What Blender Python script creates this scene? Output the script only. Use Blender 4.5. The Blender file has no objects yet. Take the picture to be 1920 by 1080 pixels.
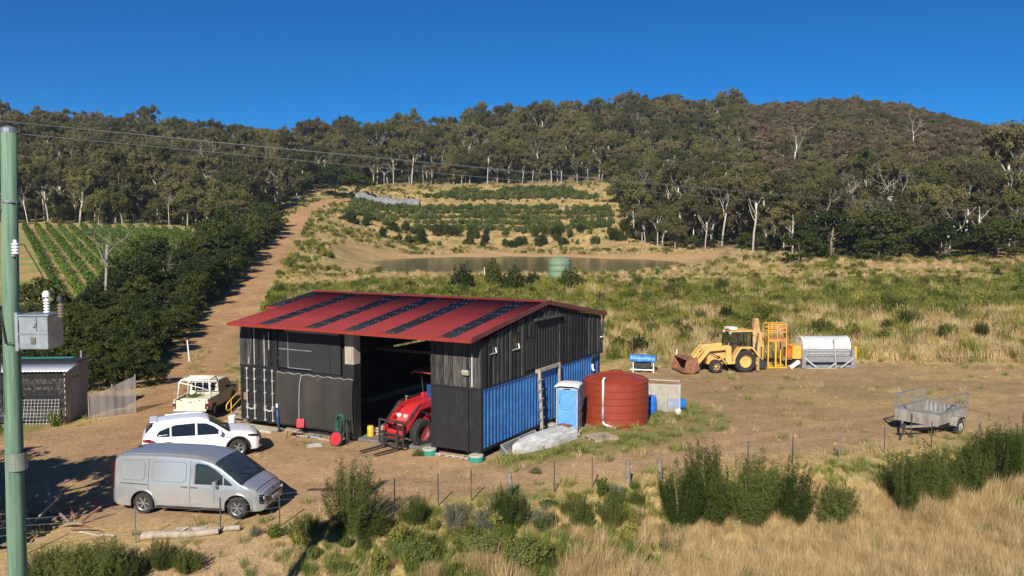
import bpy, bmesh, math, random
import numpy as np
from mathutils import Vector, Matrix

# ------------------------------------------------------------------ camera, sky, sun, exposure
SC = bpy.context.scene
COL = SC.collection
CAM_Z = 9.38
cam_d = bpy.data.cameras.new('camera')
cam_d.sensor_width = 36.0
cam_d.lens = 36.0 * 1625.0 / 1920.0
cam_d.clip_start = 0.5
cam_d.clip_end = 4000.0
cam = bpy.data.objects.new('camera', cam_d)
cam.location = (0, 0, CAM_Z)
cam.rotation_euler = (math.radians(90 - 3.934), 0, 0)
COL.objects.link(cam)
SC.camera = cam

SUN_EL, SUN_AZ = math.radians(33), math.radians(193)      # azimuth clockwise from +Y
world = bpy.data.worlds.new('World')
SC.world = world
world.use_nodes = True
wn, wl = world.node_tree.nodes, world.node_tree.links
sky = wn.new('ShaderNodeTexSky')
sky.sky_type = 'NISHITA'
sky.sun_disc = False
sky.sun_elevation = SUN_EL
sky.sun_rotation = SUN_AZ
sky.altitude = 2000
sky.air_density = 0.75
sky.dust_density = 0.0
sky.ozone_density = 6.0
hs = wn.new('ShaderNodeHueSaturation')
hs.inputs['Saturation'].default_value = 1.62
hs.inputs['Value'].default_value = 1.0
hs.inputs['Hue'].default_value = .503
wl.new(sky.outputs[0], hs.inputs['Color'])
wl.new(hs.outputs[0], wn['Background'].inputs[0])
wn['Background'].inputs[1].default_value = 0.064

sun_d = bpy.data.lights.new('sun', 'SUN')
sun_d.energy = 5.0
sun_d.angle = math.radians(0.5)
sun_d.color = (1.0, 0.93, 0.82)
sun = bpy.data.objects.new('sun', sun_d)
sv = Vector((math.sin(SUN_AZ) * math.cos(SUN_EL), math.cos(SUN_AZ) * math.cos(SUN_EL), math.sin(SUN_EL)))
sun.rotation_euler = sv.to_track_quat('Z', 'Y').to_euler()
sun.location = (-20, -60, 80)
COL.objects.link(sun)

vs = SC.view_settings
vs.view_transform = 'Standard'
vs.look = 'None'
vs.gamma = 1.0
vs.use_curve_mapping = False
vs.exposure = 0.60
SC.render.engine = 'CYCLES'
SC.cycles.max_bounces = 6
SC.cycles.transparent_max_bounces = 12

# ------------------------------------------------------------------ materials
MATS = {}
def pm(name, col, rough=.6, metal=0., var=.15, scale=6., bump=0., col2=None, spec=.5, detail=4., stretch=None, coat=0.):
    """procedural material: noise between two tones of one colour, optional relief"""
    if name in MATS: return MATS[name]
    m = bpy.data.materials.new(name); m.use_nodes = True
    n, l = m.node_tree.nodes, m.node_tree.links
    b = n['Principled BSDF']
    tc = n.new('ShaderNodeTexCoord')
    src = tc.outputs['Object']
    if stretch:
        mp = n.new('ShaderNodeMapping'); mp.inputs['Scale'].default_value = stretch
        l.new(src, mp.inputs[0]); src = mp.outputs[0]
    ns = n.new('ShaderNodeTexNoise'); ns.inputs['Scale'].default_value = scale; ns.inputs['Detail'].default_value = detail
    ns.inputs['Roughness'].default_value = .65
    l.new(src, ns.inputs['Vector'])
    rp = n.new('ShaderNodeValToRGB')
    rp.color_ramp.elements[0].position = .32; rp.color_ramp.elements[1].position = .68
    a = [min(1, c * (1 - var)) for c in col]; c2 = col2 if col2 else [min(1, c * (1 + var)) for c in col]
    rp.color_ramp.elements[0].color = (*a, 1); rp.color_ramp.elements[1].color = (*c2, 1)
    l.new(ns.outputs[0], rp.inputs[0]); l.new(rp.outputs[0], b.inputs['Base Color'])
    b.inputs['Roughness'].default_value = rough; b.inputs['Metallic'].default_value = metal
    b.inputs['Specular IOR Level'].default_value = spec
    if coat: b.inputs['Coat Weight'].default_value = coat; b.inputs['Coat Roughness'].default_value = .06
    if bump:
        bp = n.new('ShaderNodeBump'); bp.inputs['Strength'].default_value = bump; bp.inputs['Distance'].default_value = .02
        l.new(ns.outputs[0], bp.inputs['Height']); l.new(bp.outputs[0], b.inputs['Normal'])
    MATS[name] = m
    return m

def leafmat(name, col, col2, trans=.35, rough=.55, vein=1.4, vary=.7):
    """leaf: colour differs from plant to plant and from leaf clump to leaf clump, some light passes through"""
    if name in MATS: return MATS[name]
    m = bpy.data.materials.new(name); m.use_nodes = True
    n, l = m.node_tree.nodes, m.node_tree.links
    b = n['Principled BSDF']; out = n['Material Output']
    oi = n.new('ShaderNodeObjectInfo'); tc = n.new('ShaderNodeTexCoord')
    ns = n.new('ShaderNodeTexNoise'); ns.inputs['Scale'].default_value = vein; ns.inputs['Detail'].default_value = 5
    l.new(tc.outputs['Object'], ns.inputs['Vector'])
    ad = n.new('ShaderNodeMath'); ad.operation = 'ADD'
    mu = n.new('ShaderNodeMath'); mu.operation = 'MULTIPLY_ADD'; mu.inputs[1].default_value = vary; mu.inputs[2].default_value = -vary / 2
    l.new(oi.outputs['Random'], mu.inputs[0]); l.new(mu.outputs[0], ad.inputs[0]); l.new(ns.outputs[0], ad.inputs[1])
    rp = n.new('ShaderNodeValToRGB'); rp.color_ramp.elements[0].position = .15; rp.color_ramp.elements[1].position = .85
    rp.color_ramp.elements[0].color = (*col, 1); rp.color_ramp.elements[1].color = (*col2, 1)
    l.new(ad.outputs[0], rp.inputs[0])
    l.new(rp.outputs[0], b.inputs['Base Color']); b.inputs['Roughness'].default_value = rough
    b.inputs['Specular IOR Level'].default_value = .12
    tr = n.new('ShaderNodeBsdfTranslucent'); l.new(rp.outputs[0], tr.inputs[0])
    mx = n.new('ShaderNodeMixShader'); mx.inputs[0].default_value = trans
    l.new(b.outputs[0], mx.inputs[1]); l.new(tr.outputs[0], mx.inputs[2]); l.new(mx.outputs[0], out.inputs[0])
    MATS[name] = m
    return m

# ------------------------------------------------------------------ mesh helpers
def tag(o, label=None, cat=None, group=None, kind=None):
    if label: o['label'] = label
    if cat: o['category'] = cat
    if group: o['group'] = group
    if kind: o['kind'] = kind
    return o
def link(o, parent=None):
    COL.objects.link(o)
    if parent is not None: o.parent = parent
    return o
def empty(name, loc=(0, 0, 0), rz=0., label=None, cat=None, group=None):
    o = bpy.data.objects.new(name, None); o.empty_display_size = .2
    o.location = loc; o.rotation_euler = (0, 0, rz)
    link(o); return tag(o, label, cat, group)

class MB:
    """collects shapes of one mesh"""
    def __init__(s): s.v = []; s.f = []
    def add(s, V, F):
        k = len(s.v); s.v += [tuple(p) for p in V]; s.f += [tuple(i + k for i in q) for q in F]; return s
    def box(s, x0, x1, y0, y1, z0, z1, M=None):
        V = [Vector((x, y, z)) for z in (z0, z1) for y in (y0, y1) for x in (x0, x1)]
        if M is not None: V = [M @ p for p in V]
        return s.add(V, [(0, 2, 3, 1), (4, 5, 7, 6), (0, 1, 5, 4), (2, 6, 7, 3), (0, 4, 6, 2), (1, 3, 7, 5)])
    def cbox(s, c, size, rot=None):
        M = Matrix.Translation(c)
        if rot is not None: M = M @ rot
        a, b, d = size[0] / 2, size[1] / 2, size[2] / 2
        return s.box(-a, a, -b, b, -d, d, M)
    def beam(s, p0, p1, w, h, roll=0.):
        """bar of rectangular section from p0 to p1 (w across, h up)"""
        p0, p1 = Vector(p0), Vector(p1); d = p1 - p0; L = d.length; d.normalize()
        up = Vector((0, 0, 1)) if abs(d.z) < .95 else Vector((0, 1, 0))
        sx = d.cross(up).normalized(); sz = sx.cross(d)
        M = Matrix((sx, d, sz)).transposed().to_4x4(); M.translation = p0
        if roll: M = M @ Matrix.Rotation(roll, 4, 'Y')
        return s.box(-w / 2, w / 2, 0, L, -h / 2, h / 2, M)
    def tube(s, pts, r, n=8, cap=True):
        pts = [Vector(p) for p in pts]; m = len(pts)
        rs = r if isinstance(r, (list, tuple)) else [r] * m
        V = []; F = []; prev = None
        for i, p in enumerate(pts):
            d = (pts[min(i + 1, m - 1)] - pts[max(i - 1, 0)]).normalized()
            if prev is None:
                a = Vector((0, 0, 1)) if abs(d.z) < .9 else Vector((1, 0, 0))
                sx = d.cross(a).normalized()
            else:
                sx = (prev - d * prev.dot(d)).normalized()
            prev = sx; sy = d.cross(sx)
            for k in range(n):
                t = 2 * math.pi * k / n
                V.append(p + (sx * math.cos(t) + sy * math.sin(t)) * rs[i])
        for i in range(m - 1):
            for k in range(n):
                k2 = (k + 1) % n
                F.append((i * n + k, i * n + k2, (i + 1) * n + k2, (i + 1) * n + k))
        if cap:
            F.append(tuple(range(n))[::-1]); F.append(tuple((m - 1) * n + k for k in range(n)))
        return s.add(V, F)
    def cyl(s, p0, p1, r, r1=None, n=16): return s.tube([p0, p1], [r, r if r1 is None else r1], n)
    def lathe(s, prof, n=32, M=None, a0=0., a1=2 * math.pi):
        """profile of (r, z) turned about z"""
        full = abs(a1 - a0 - 2 * math.pi) < 1e-6; m = n if full else n + 1
        V = []; F = []
        for r, z in prof:
            for k in range(m):
                t = a0 + (a1 - a0) * k / n
                V.append(Vector((r * math.cos(t), r * math.sin(t), z)))
        for i in range(len(prof) - 1):
            for k in range(n):
                k2 = (k + 1) % m
                F.append((i * m + k, i * m + k2, (i + 1) * m + k2, (i + 1) * m + k))
        if M is not None: V = [M @ p for p in V]
        return s.add(V, F)
    def prism(s, poly, d0, d1, M=None):
        """polygon in the x-z plane pushed along y from d0 to d1"""
        k = len(poly)
        V = [Vector((x, d0, z)) for x, z in poly] + [Vector((x, d1, z)) for x, z in poly]
        if M is not None: V = [M @ p for p in V]
        F = [tuple(range(k)), tuple(range(2 * k - 1, k - 1, -1))]
        for i in range(k):
            j = (i + 1) % k; F.append((i, i + k, j + k, j))
        return s.add(V, F)
    def grid(s, P, nx, ny):
        """P: list of nx*ny points, row by row"""
        return s.add(P, [(j * nx + i, j * nx + i + 1, (j + 1) * nx + i + 1, (j + 1) * nx + i) for j in range(ny - 1) for i in range(nx - 1)])
    def mesh(s, name, mat, smooth=False, fix=True):
        me = bpy.data.meshes.new(name); me.from_pydata(s.v, [], s.f)
        if fix:
            bm = bmesh.new(); bm.from_mesh(me); bmesh.ops.recalc_face_normals(bm, faces=bm.faces); bm.to_mesh(me); bm.free()
        if mat is not None: me.materials.append(mat)
        if smooth:
            me.polygons.foreach_set('use_smooth', [True] * len(me.polygons))
        return me
    def build(s, name, mat, parent=None, smooth=False, bevel=0., seg=2, auto=None, loc=None, solid=0., sub=0):
        o = bpy.data.objects.new(name, s.mesh(name, mat, smooth or auto is not None))
        link(o, parent)
        if loc is not None: o.location = loc
        if solid:
            q = o.modifiers.new('thickness', 'SOLIDIFY'); q.thickness = solid; q.offset = 0
        if sub:
            q = o.modifiers.new('smooth', 'SUBSURF'); q.levels = sub; q.render_levels = sub
        if bevel:
            q = o.modifiers.new('edges', 'BEVEL'); q.width = bevel; q.segments = seg; q.limit_method = 'ANGLE'; q.angle_limit = math.radians(35)
        if auto is not None:
            bm = bmesh.new(); bm.from_mesh(o.data)
            for e in bm.edges:
                if len(e.link_faces) == 2 and e.calc_face_angle(0) > math.radians(auto): e.smooth = False
            bm.to_mesh(o.data); bm.free()
        return o
def inst(name, me, parent, loc=(0, 0, 0), rot=(0, 0, 0), scale=(1, 1, 1)):
    o = bpy.data.objects.new(name, me); link(o, parent)
    o.location = loc; o.rotation_euler = rot; o.scale = scale
    return o
def copy_tree(o, parent=None):
    c = o.copy(); COL.objects.link(c)
    if parent is not None: c.parent = parent
    for ch in o.children: copy_tree(ch, c)
    return c
def np_mesh(name, V, Q, mat=None, smooth=False):
    """mesh from numpy arrays; Q is (n,4) or (n,3)"""
    me = bpy.data.meshes.new(name); V = np.asarray(V, dtype=np.float32); Q = np.asarray(Q, dtype=np.int32)
    k = Q.shape[1]
    me.vertices.add(len(V)); me.vertices.foreach_set('co', V.ravel())
    me.loops.add(Q.size); me.loops.foreach_set('vertex_index', Q.ravel())
    me.polygons.add(len(Q)); me.polygons.foreach_set('loop_start', np.arange(0, Q.size, k, dtype=np.int32))
    me.polygons.foreach_set('loop_total', np.full(len(Q), k, dtype=np.int32))
    if smooth: me.polygons.foreach_set('use_smooth', np.ones(len(Q), dtype=bool))
    me.update(calc_edges=True); me.validate()
    if mat is not None: me.materials.append(mat)
    return me

# ================================================================== THE LAND
def vnoise(x, y, seed=0):
    """smooth value noise 0..1"""
    xi = np.floor(x).astype(np.int64); yi = np.floor(y).astype(np.int64)
    fx = x - xi; fy = y - yi; fx = fx * fx * (3 - 2 * fx); fy = fy * fy * (3 - 2 * fy)
    def h(a, b):
        n = (a * 374761393 + b * 668265263 + seed * 1442695041) & 0x7fffffff
        n = ((n ^ (n >> 13)) * 1274126177) & 0x7fffffff
        return ((n ^ (n >> 16)) & 0xffff) / 65535.
    return (h(xi, yi) * (1 - fx) + h(xi + 1, yi) * fx) * (1 - fy) + (h(xi, yi + 1) * (1 - fx) + h(xi + 1, yi + 1) * fx) * fy
def fbm(x, y, seed=0, oct=4):
    s = 0; a = .5
    for i in range(oct):
        s = s + a * vnoise(x, y, seed + i * 17); x = x * 2.03 + 11.3; y = y * 2.03 + 5.7; a *= .5
    return s / (1 - .5 ** oct)
def sstep(a, b, x):
    t = np.clip((x - a) / (b - a), 0, 1); return t * t * (3 - 2 * t)

# height profiles going away from the yard, along nine bearings (X/Y)
PROF = {
 -0.95: [(60,0),(85,.3),(108,1),(150,5.5),(190,9),(215,12),(260,20),(330,36),(400,50),(450,54),(520,46),(700,20),(1000,5)],
 -0.59: [(60,0),(85,.3),(108,1),(150,5.5),(190,9.2),(215,12),(260,20),(330,36),(400,51),(450,56),(520,48),(700,20),(1000,5)],
 -0.437:[(60,0),(85,.3),(108,1),(150,5.2),(190,9.2),(215,11.5),(260,18),(330,34),(400,47),(450,50),(520,42),(700,15),(1000,5)],
 -0.295:[(60,0),(75,.2),(105,1.0),(160,4.3),(230,10.5),(260,14),(330,28),(400,42),(440,44),(520,38),(700,15),(1000,5)],
 -0.221:[(60,0),(75,.3),(105,2.3),(130,3.2),(160,4.2),(230,10),(290,18.9),(330,24.5),(400,38),(440,44),(520,40),(700,15),(1000,5)],
 -0.11: [(62,0),(80,.9),(105,2.7),(118,2.9),(130,2.4),(225,2.4),(240,4),(262,8.5),(290,14.5),(340,25.5),(400,39),(460,50),(540,48),(700,20),(1000,5)],
 0.062: [(66,0),(85,1.1),(113,2.9),(120,2.8),(130,2.4),(230,2.4),(243,3.6),(290,14.4),(340,25.8),(420,48),(490,63),(600,60),(800,30),(1000,10)],
 0.178: [(66,0),(85,1.2),(118,3.0),(126,2.8),(135,2.5),(205,2.5),(212,3.4),(235,5),(290,15),(340,27),(420,49),(500,67),(560,73),(640,70),(800,40),(1000,10)],
 0.283: [(66,0),(85,1.2),(118,3.3),(135,3.4),(170,3.5),(230,11),(290,23),(340,35),(420,55),(500,73),(560,83),(640,82),(800,50),(1000,10)],
 0.394: [(62,0),(85,1.5),(120,3.9),(150,3.8),(180,6),(230,14),(330,38),(420,60),(520,80),(580,84),(660,80),(800,50),(1000,10)],
 0.59:  [(55,0),(85,1.8),(112,3.6),(140,3.3),(180,6),(230,14),(330,34),(420,50),(480,58),(560,60),(640,55),(800,35),(1000,10)],
 0.95:  [(50,0),(85,1.8),(112,3.4),(140,3.3),(180,6),(230,12),(330,26),(420,36),(480,38),(560,36),(640,30),(800,20),(1000,10)],
}
def _heightmap():
    xs = np.arange(-620, 621, 2.); ys = np.arange(-40, 1000, 2.)
    X, Y = np.meshgrid(xs, ys); T = np.clip(X / np.maximum(Y, 8), -.949, .949)
    ks = sorted(PROF); Z = np.zeros_like(X)
    tab = np.array([np.interp(Y[:, 0], [p[0] for p in PROF[k]], [p[1] for p in PROF[k]]) for k in ks])   # (k, ny)
    idx = np.clip(np.searchsorted(ks, T) - 1, 0, len(ks) - 2)
    k0 = np.array(ks)[idx]; k1 = np.array(ks)[idx + 1]; f = (T - k0) / (k1 - k0); f = f * f * (3 - 2 * f)
    row = np.repeat(np.arange(len(ys))[:, None], len(xs), 1)
    Z = tab[idx, row] * (1 - f) + tab[idx + 1, row] * f
    for _ in range(3):
        P = np.pad(Z, 2, mode='edge')
        Z = sum(P[i:i + Z.shape[0], 2:2 + Z.shape[1]] for i in range(5)) / 5
        P = np.pad(Z, 2, mode='edge')
        Z = sum(P[2:2 + Z.shape[0], i:i + Z.shape[1]] for i in range(5)) / 5
    return xs, ys, Z
HX, HY, HZ = _heightmap()
WATER_Z = 2.2
def fence_y(x): return np.interp(x, [-60, -30, -11.2, -4, 0, 5.5, 16.4, 30, 80], [14, 19.5, 25.3, 28.2, 29.8, 31.8, 36, 41, 58])
def pond_r(x, y):
    a = np.arctan2((y - 178) / 47, (x - 1) / 36)
    w = 1 + .06 * np.sin(3 * a + 1) + .05 * np.sin(5 * a + .4)
    return np.sqrt(((x - 1) / 36) ** 2 + ((y - 178) / 47) ** 2) / w
def ground_z(x, y):
    x = np.asarray(x, float); y = np.asarray(y, float)
    gx = np.clip((x - HX[0]) / 2., 0, len(HX) - 1.001); gy = np.clip((y - HY[0]) / 2., 0, len(HY) - 1.001)
    i = gx.astype(int); j = gy.astype(int); fx = gx - i; fy = gy - j
    z = (HZ[j, i] * (1 - fx) + HZ[j, i + 1] * fx) * (1 - fy) + (HZ[j + 1, i] * (1 - fx) + HZ[j + 1, i + 1] * fx) * fy
    # the dam
    r = pond_r(x, y); k = sstep(1.25, .8, r)
    z = z * (1 - k) + (WATER_Z - 1.6 + 1.9 * np.clip(r, 0, 1.2) ** 2) * k
    # roadside bank below the fence
    d = (fence_y(x) - y) * .93
    z = z - np.clip(d - .3, 0, 4.2) * .42 * sstep(-2, 1.5, d) - np.clip(d - 4.5, 0, 40) * .10
    # terraces above the dam
    tz = sstep(246, 252, y) * sstep(338, 325, y) * sstep(-58, -50, x) * sstep(52, 44, x)
    z = z + tz * .9 * np.sin((y - 246) / 7.2 * 2 * np.pi)
    # small relief
    far = sstep(60, 80, y)
    z = z + (fbm(x * .9, y * .9, 5) - .5) * (.05 + .25 * far) + (fbm(x * .06, y * .06, 9) - .5) * (2.0 * sstep(200, 260, y))
    z = z + (fbm(x * .16, y * .16, 31) - .5) * (.12 + .7 * far)
    return z
def gz(x, y): return float(ground_z(np.array([x]), np.array([y]))[0])

def poly_dist(x, y, pts):
    """distance to a polyline"""
    d = np.full(np.shape(x), 1e9)
    for (x0, y0), (x1, y1) in zip(pts[:-1], pts[1:]):
        dx, dy = x1 - x0, y1 - y0; t = np.clip(((x - x0) * dx + (y - y0) * dy) / (dx * dx + dy * dy), 0, 1)
        d = np.minimum(d, np.hypot(x - x0 - t * dx, y - y0 - t * dy))
    return d
def in_poly(x, y, poly):
    c = np.zeros(np.shape(x), bool); n = len(poly)
    for i in range(n):
        x0, y0 = poly[i]; x1, y1 = poly[(i + 1) % n]
        if y0 == y1: continue
        c ^= ((y0 > y) != (y1 > y)) & (x < (x1 - x0) * (y - y0) / (y1 - y0) + x0)
    return c
def poly_mask(x, y, poly, soft):
    """1 inside, 0 outside, soft edge of the given width"""
    d = poly_dist(x, y, poly + [poly[0]]); s = np.where(in_poly(x, y, poly), d, -d)
    return sstep(-soft, soft, s)
TRACK = [(-14.5, 38), (-17.5, 45), (-20.5, 55), (-25, 72), (-31, 98), (-40, 140), (-49, 185), (-60, 245), (-63, 275), (-61, 292), (-54, 302)]
YARD = [(-30, 24), (-11, 26.8), (-4, 29.2), (1, 31.4), (6, 33.3), (16.5, 37.4), (30, 42.5), (60, 55), (40, 57), (26, 58.5), (10, 57.5), (6, 55), (2.5, 50), (-2, 50), (-11, 44.5), (-13, 47.5), (-22.5, 48), (-20, 41.5), (-26, 36)]
WEEDS = [(-.9, 33.9), (2, 34.2), (6, 36.5), (10.5, 40.5), (10.8, 43.5), (8.5, 46), (6, 47), (3, 44), (1, 38)]
def masks(x, y):
    n1 = fbm(x * .35, y * .35, 3) - .5; n2 = fbm(x * 1.3, y * 1.3, 7) - .5; n3 = fbm(x * .08, y * .08, 21) - .5
    wx = x + n1 * 2.2 + n2 * .9; wy = y + n1 * 2.2 - n2 * .9
    yard = poly_mask(wx, wy, YARD, 1.0)
    td = poly_dist(x + n1 * 1.2 * np.clip(y / 80, .6, 2), y, TRACK)
    tw = 1.9 + .5 * sstep(150, 260, y)
    track = sstep(tw + 1.2, tw - .6, td)
    weeds = poly_mask(wx, wy, WEEDS, .8)
    return dict(yard=yard, track=track, td=td, weeds=weeds, n1=n1, n2=n2, n3=n3)

def build_ground():
    na, nr = 470, 470
    t = np.linspace(-1, 1, na); ang = np.sign(t) * (np.abs(t) * .8 + .2 * np.abs(t) ** 3) * 1.12
    r = 24 * (1050 / 24) ** np.linspace(0, 1, nr)
    A, R = np.meshgrid(ang, r)
    X = np.tan(A * .75) * R; Y = R - 22.
    Z = ground_z(X, Y)
    m = masks(X, Y)
    c = lambda r_, g_, b_: np.array([r_, g_, b_])
    def lerp(a, b, k): return a * (1 - k[..., None]) + b * k[..., None]
    dirt, dirt2, straw, green, olive, forest, clay = c(.43, .275, .147), c(.345, .222, .120), c(.44, .31, .135), c(.13, .16, .04), c(.22, .19, .07), c(.13, .10, .055), c(.48, .30, .15)
    base = lerp(np.broadcast_to(straw, X.shape + (3,)), olive, sstep(-.05, .25, m['n1']))
    base = lerp(base, green, sstep(.08, .3, m['n2'] + m['n3'] * .6) * .6)
    base = lerp(base, straw * .9, sstep(110, 135, Y) * sstep(340, 300, Y) * .6)
    fo = np.maximum(sstep(335, 350, Y), np.maximum(sstep(.19, .25, X / np.maximum(Y, 1)) * sstep(150, 190, Y), sstep(-.27, -.32, X / np.maximum(Y, 1)) * sstep(205, 225, Y)))
    base = lerp(base, olive, sstep(120, 140, Y) * sstep(-.08, .12, m['n1'] + m['n2'] * .5) * .55)
    base = lerp(base, forest, fo * .85)
    shore = sstep(1.24, 1.06, pond_r(X, Y) + m['n1'] * .2) * (.35 + .65 * sstep(165, 195, Y)) * (.25 + .75 * sstep(-36, -22, X))
    base = lerp(base, clay, shore * .85)
    # yard: brown dirt, paler wheel tracks, worn olive patches on the right side
    ydirt = lerp(np.broadcast_to(dirt, X.shape + (3,)), dirt2, sstep(-.1, .22, m['n1']))
    ydirt = lerp(ydirt, c(.25, .17, .09), sstep(4, 14, X) * .55)
    ydirt = lerp(ydirt, olive * .95, sstep(-.02, .2, m['n2'] + m['n3'] * .8) * sstep(4, 12, X) * .4)
    ydirt = lerp(ydirt, straw * .95, sstep(.02, .22, m['n1'] + .10 * sstep(14, 22, X)) * sstep(8, 16, X) * .7)
    ydirt = lerp(ydirt, straw * .85, sstep(.06, .2, m['n2']) * sstep(-8, -12, X) * sstep(33, 29, Y) * .6)
    for RUT, wd in (([(-21, 56), (-18.2, 47), (-14.2, 39.8), (-8.5, 34.6), (-2.5, 32.9), (3.5, 34.3), (9.5, 37.0), (16, 40.6), (26, 46), (40, 53)], .82), ([(-14, 41), (-9, 37.2), (-5.6, 35.6), (-3, 37.5)], .75), ([(-13, 30.5), (-7, 31.2), (-1, 32.2)], .8)):
        rd = poly_dist(X + m['n1'] * 1.1, Y + m['n2'] * .5, RUT)
        rut = np.exp(-((rd - wd) / .24) ** 2); mid = np.exp(-(rd / .38) ** 2)
        ydirt = lerp(ydirt, c(.45, .30, .165), rut * .55); ydirt = lerp(ydirt, c(.23, .165, .085), mid * .45 * sstep(-.15, .1, m['n2']))
    base = lerp(base, ydirt, m['yard'])
    base = lerp(base, lerp(np.broadcast_to(olive, X.shape + (3,)), green, sstep(-.1, .2, m['n2'])), m['weeds'] * .8)
    tr = m['track'] * (1 - .75 * sstep(.55, .2, m['td']) * sstep(48, 62, Y) * sstep(.0, -.15, m['n2']))
    base = lerp(base, lerp(np.broadcast_to(dirt * np.array([.92, .84, .78]), X.shape + (3,)), dirt2 * np.array([1.0, .88, .8]), sstep(-.1, .2, m['n2'])), tr)
    base = lerp(base, c(.44, .28, .155), np.exp(-((m['td'] - .85) / .28) ** 2) * sstep(46, 52, Y) * .45)
    # vineyard floor in the hollow at the left
    vy = sstep(-.36, -.42, X / np.maximum(Y, 1)) * sstep(85, 95, Y) * sstep(200, 190, Y)
    base = lerp(base, lerp(np.broadcast_to(straw * .8, X.shape + (3,)), green * 1.5, sstep(-.1, .15, m['n1'])), vy)
    # bank below the fence: bare earth at the left end
    bare = sstep(-.2, .6, fence_y(X) - Y) * sstep(-3, -8, X) * sstep(7, 3, fence_y(X) - Y)
    base = lerp(base, c(.34, .23, .13), bare * .9)
    V = np.stack([X, Y, Z], -1).reshape(-1, 3)
    i, j = np.meshgrid(np.arange(na - 1), np.arange(nr - 1))
    q = (j * na + i).ravel(); Q = np.stack([q, q + 1, q + na + 1, q + na], 1)
    fm = lambda k: k.reshape(nr, na)[:-1, :-1].ravel()
    isT = (fm(m['track']) > .5) & (fm(Y) > 47.5); isY = (fm(m['yard']) > .5) & ~isT
    colr = np.concatenate([base.reshape(-1, 3), np.ones((len(V), 1))], 1).astype(np.float32)
    # material
    g = bpy.data.materials.new('earth_and_grass'); g.use_nodes = True
    n, l = g.node_tree.nodes, g.node_tree.links; b = n['Principled BSDF']
    at_ = n.new('ShaderNodeAttribute'); at_.attribute_name = 'tint'
    tc = n.new('ShaderNodeTexCoord')
    def noise(sc, det=6, ro=.7):
        q_ = n.new('ShaderNodeTexNoise'); q_.inputs['Scale'].default_value = sc; q_.inputs['Detail'].default_value = det; q_.inputs['Roughness'].default_value = ro
        l.new(tc.outputs['Object'], q_.inputs['Vector']); return q_
    n1, n2, n3 = noise(.9), noise(5.5, 8, .75), noise(26, 3, .6)
    def mr(src, a, b_):
        q_ = n.new('ShaderNodeMapRange'); q_.inputs['From Min'].default_value = .28; q_.inputs['From Max'].default_value = .72
        q_.inputs['To Min'].default_value = a; q_.inputs['To Max'].default_value = b_; l.new(src.outputs[0], q_.inputs[0]); return q_
    a1, a2, a3 = mr(n1, .82, 1.16), mr(n2, .58, 1.38), mr(n3, .62, 1.32)
    p1 = n.new('ShaderNodeMath'); p1.operation = 'MULTIPLY'; l.new(a1.outputs[0], p1.inputs[0]); l.new(a2.outputs[0], p1.inputs[1])
    p2 = n.new('ShaderNodeMath'); p2.operation = 'MULTIPLY'; l.new(p1.outputs[0], p2.inputs[0]); l.new(a3.outputs[0], p2.inputs[1])
    vm = n.new('ShaderNodeVectorMath'); vm.operation = 'SCALE'; l.new(at_.outputs['Color'], vm.inputs[0]); l.new(p2.outputs[0], vm.inputs['Scale'])
    l.new(vm.outputs[0], b.inputs['Base Color']); b.inputs['Roughness'].default_value = .95; b.inputs['Specular IOR Level'].default_value = .1
    ad = n.new('ShaderNodeMath'); ad.operation = 'ADD'; l.new(n2.outputs[0], ad.inputs[0]); l.new(n3.outputs[0], ad.inputs[1])
    bp = n.new('ShaderNodeBump'); bp.inputs['Strength'].default_value = .55; bp.inputs['Distance'].default_value = .06
    l.new(ad.outputs[0], bp.inputs['Height']); l.new(bp.outputs[0], b.inputs['Normal'])
    for name, sel in (('ground', ~(isT | isY)), ('dirt_yard', isY), ('dirt_track', isT)):
        qq = Q[sel]; used, inv = np.unique(qq, return_inverse=True)
        me = np_mesh(name, V[used], inv.reshape(-1, 4), g, True)
        ca = me.color_attributes.new('tint', 'FLOAT_COLOR', 'POINT'); ca.data.foreach_set('color', colr[used].ravel())
        tag(link(bpy.data.objects.new(name, me)), kind='structure')
build_ground()

# dam water
def build_water():
    m = bpy.data.materials.new('dam_water'); m.use_nodes = True
    n, l = m.node_tree.nodes, m.node_tree.links; b = n['Principled BSDF']
    b.inputs['Base Color'].default_value = (.075, .070, .035, 1); b.inputs['Roughness'].default_value = .16; b.inputs['Specular IOR Level'].default_value = .5
    tc = n.new('ShaderNodeTexCoord'); mp = n.new('ShaderNodeMapping'); mp.inputs['Scale'].default_value = (.5, 2.2, 1)
    ns = n.new('ShaderNodeTexNoise'); ns.inputs['Scale'].default_value = 2.2; ns.inputs['Detail'].default_value = 3
    l.new(tc.outputs['Object'], mp.inputs[0]); l.new(mp.outputs[0], ns.inputs['Vector'])
    bp = n.new('ShaderNodeBump'); bp.inputs['Strength'].default_value = .12; bp.inputs['Distance'].default_value = .05
    l.new(ns.outputs[0], bp.inputs['Height']); l.new(bp.outputs[0], b.inputs['Normal'])
    th = np.linspace(0, 2 * np.pi, 96, endpoint=False)
    w = 1 + .06 * np.sin(3 * th + 1) + .05 * np.sin(5 * th + .4)
    V = np.stack([1 + 36 * 1.12 * w * np.cos(th), 178 + 47 * 1.12 * w * np.sin(th), np.full(96, WATER_Z)], 1)
    V = np.concatenate([V, [[1, 178, WATER_Z]]]); Q = np.stack([np.arange(96), (np.arange(96) + 1) % 96, np.full(96, 96)], 1)
    tag(link(bpy.data.objects.new('dam_water', np_mesh('dam_water', V, Q, m))), kind='structure')
build_water()

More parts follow.
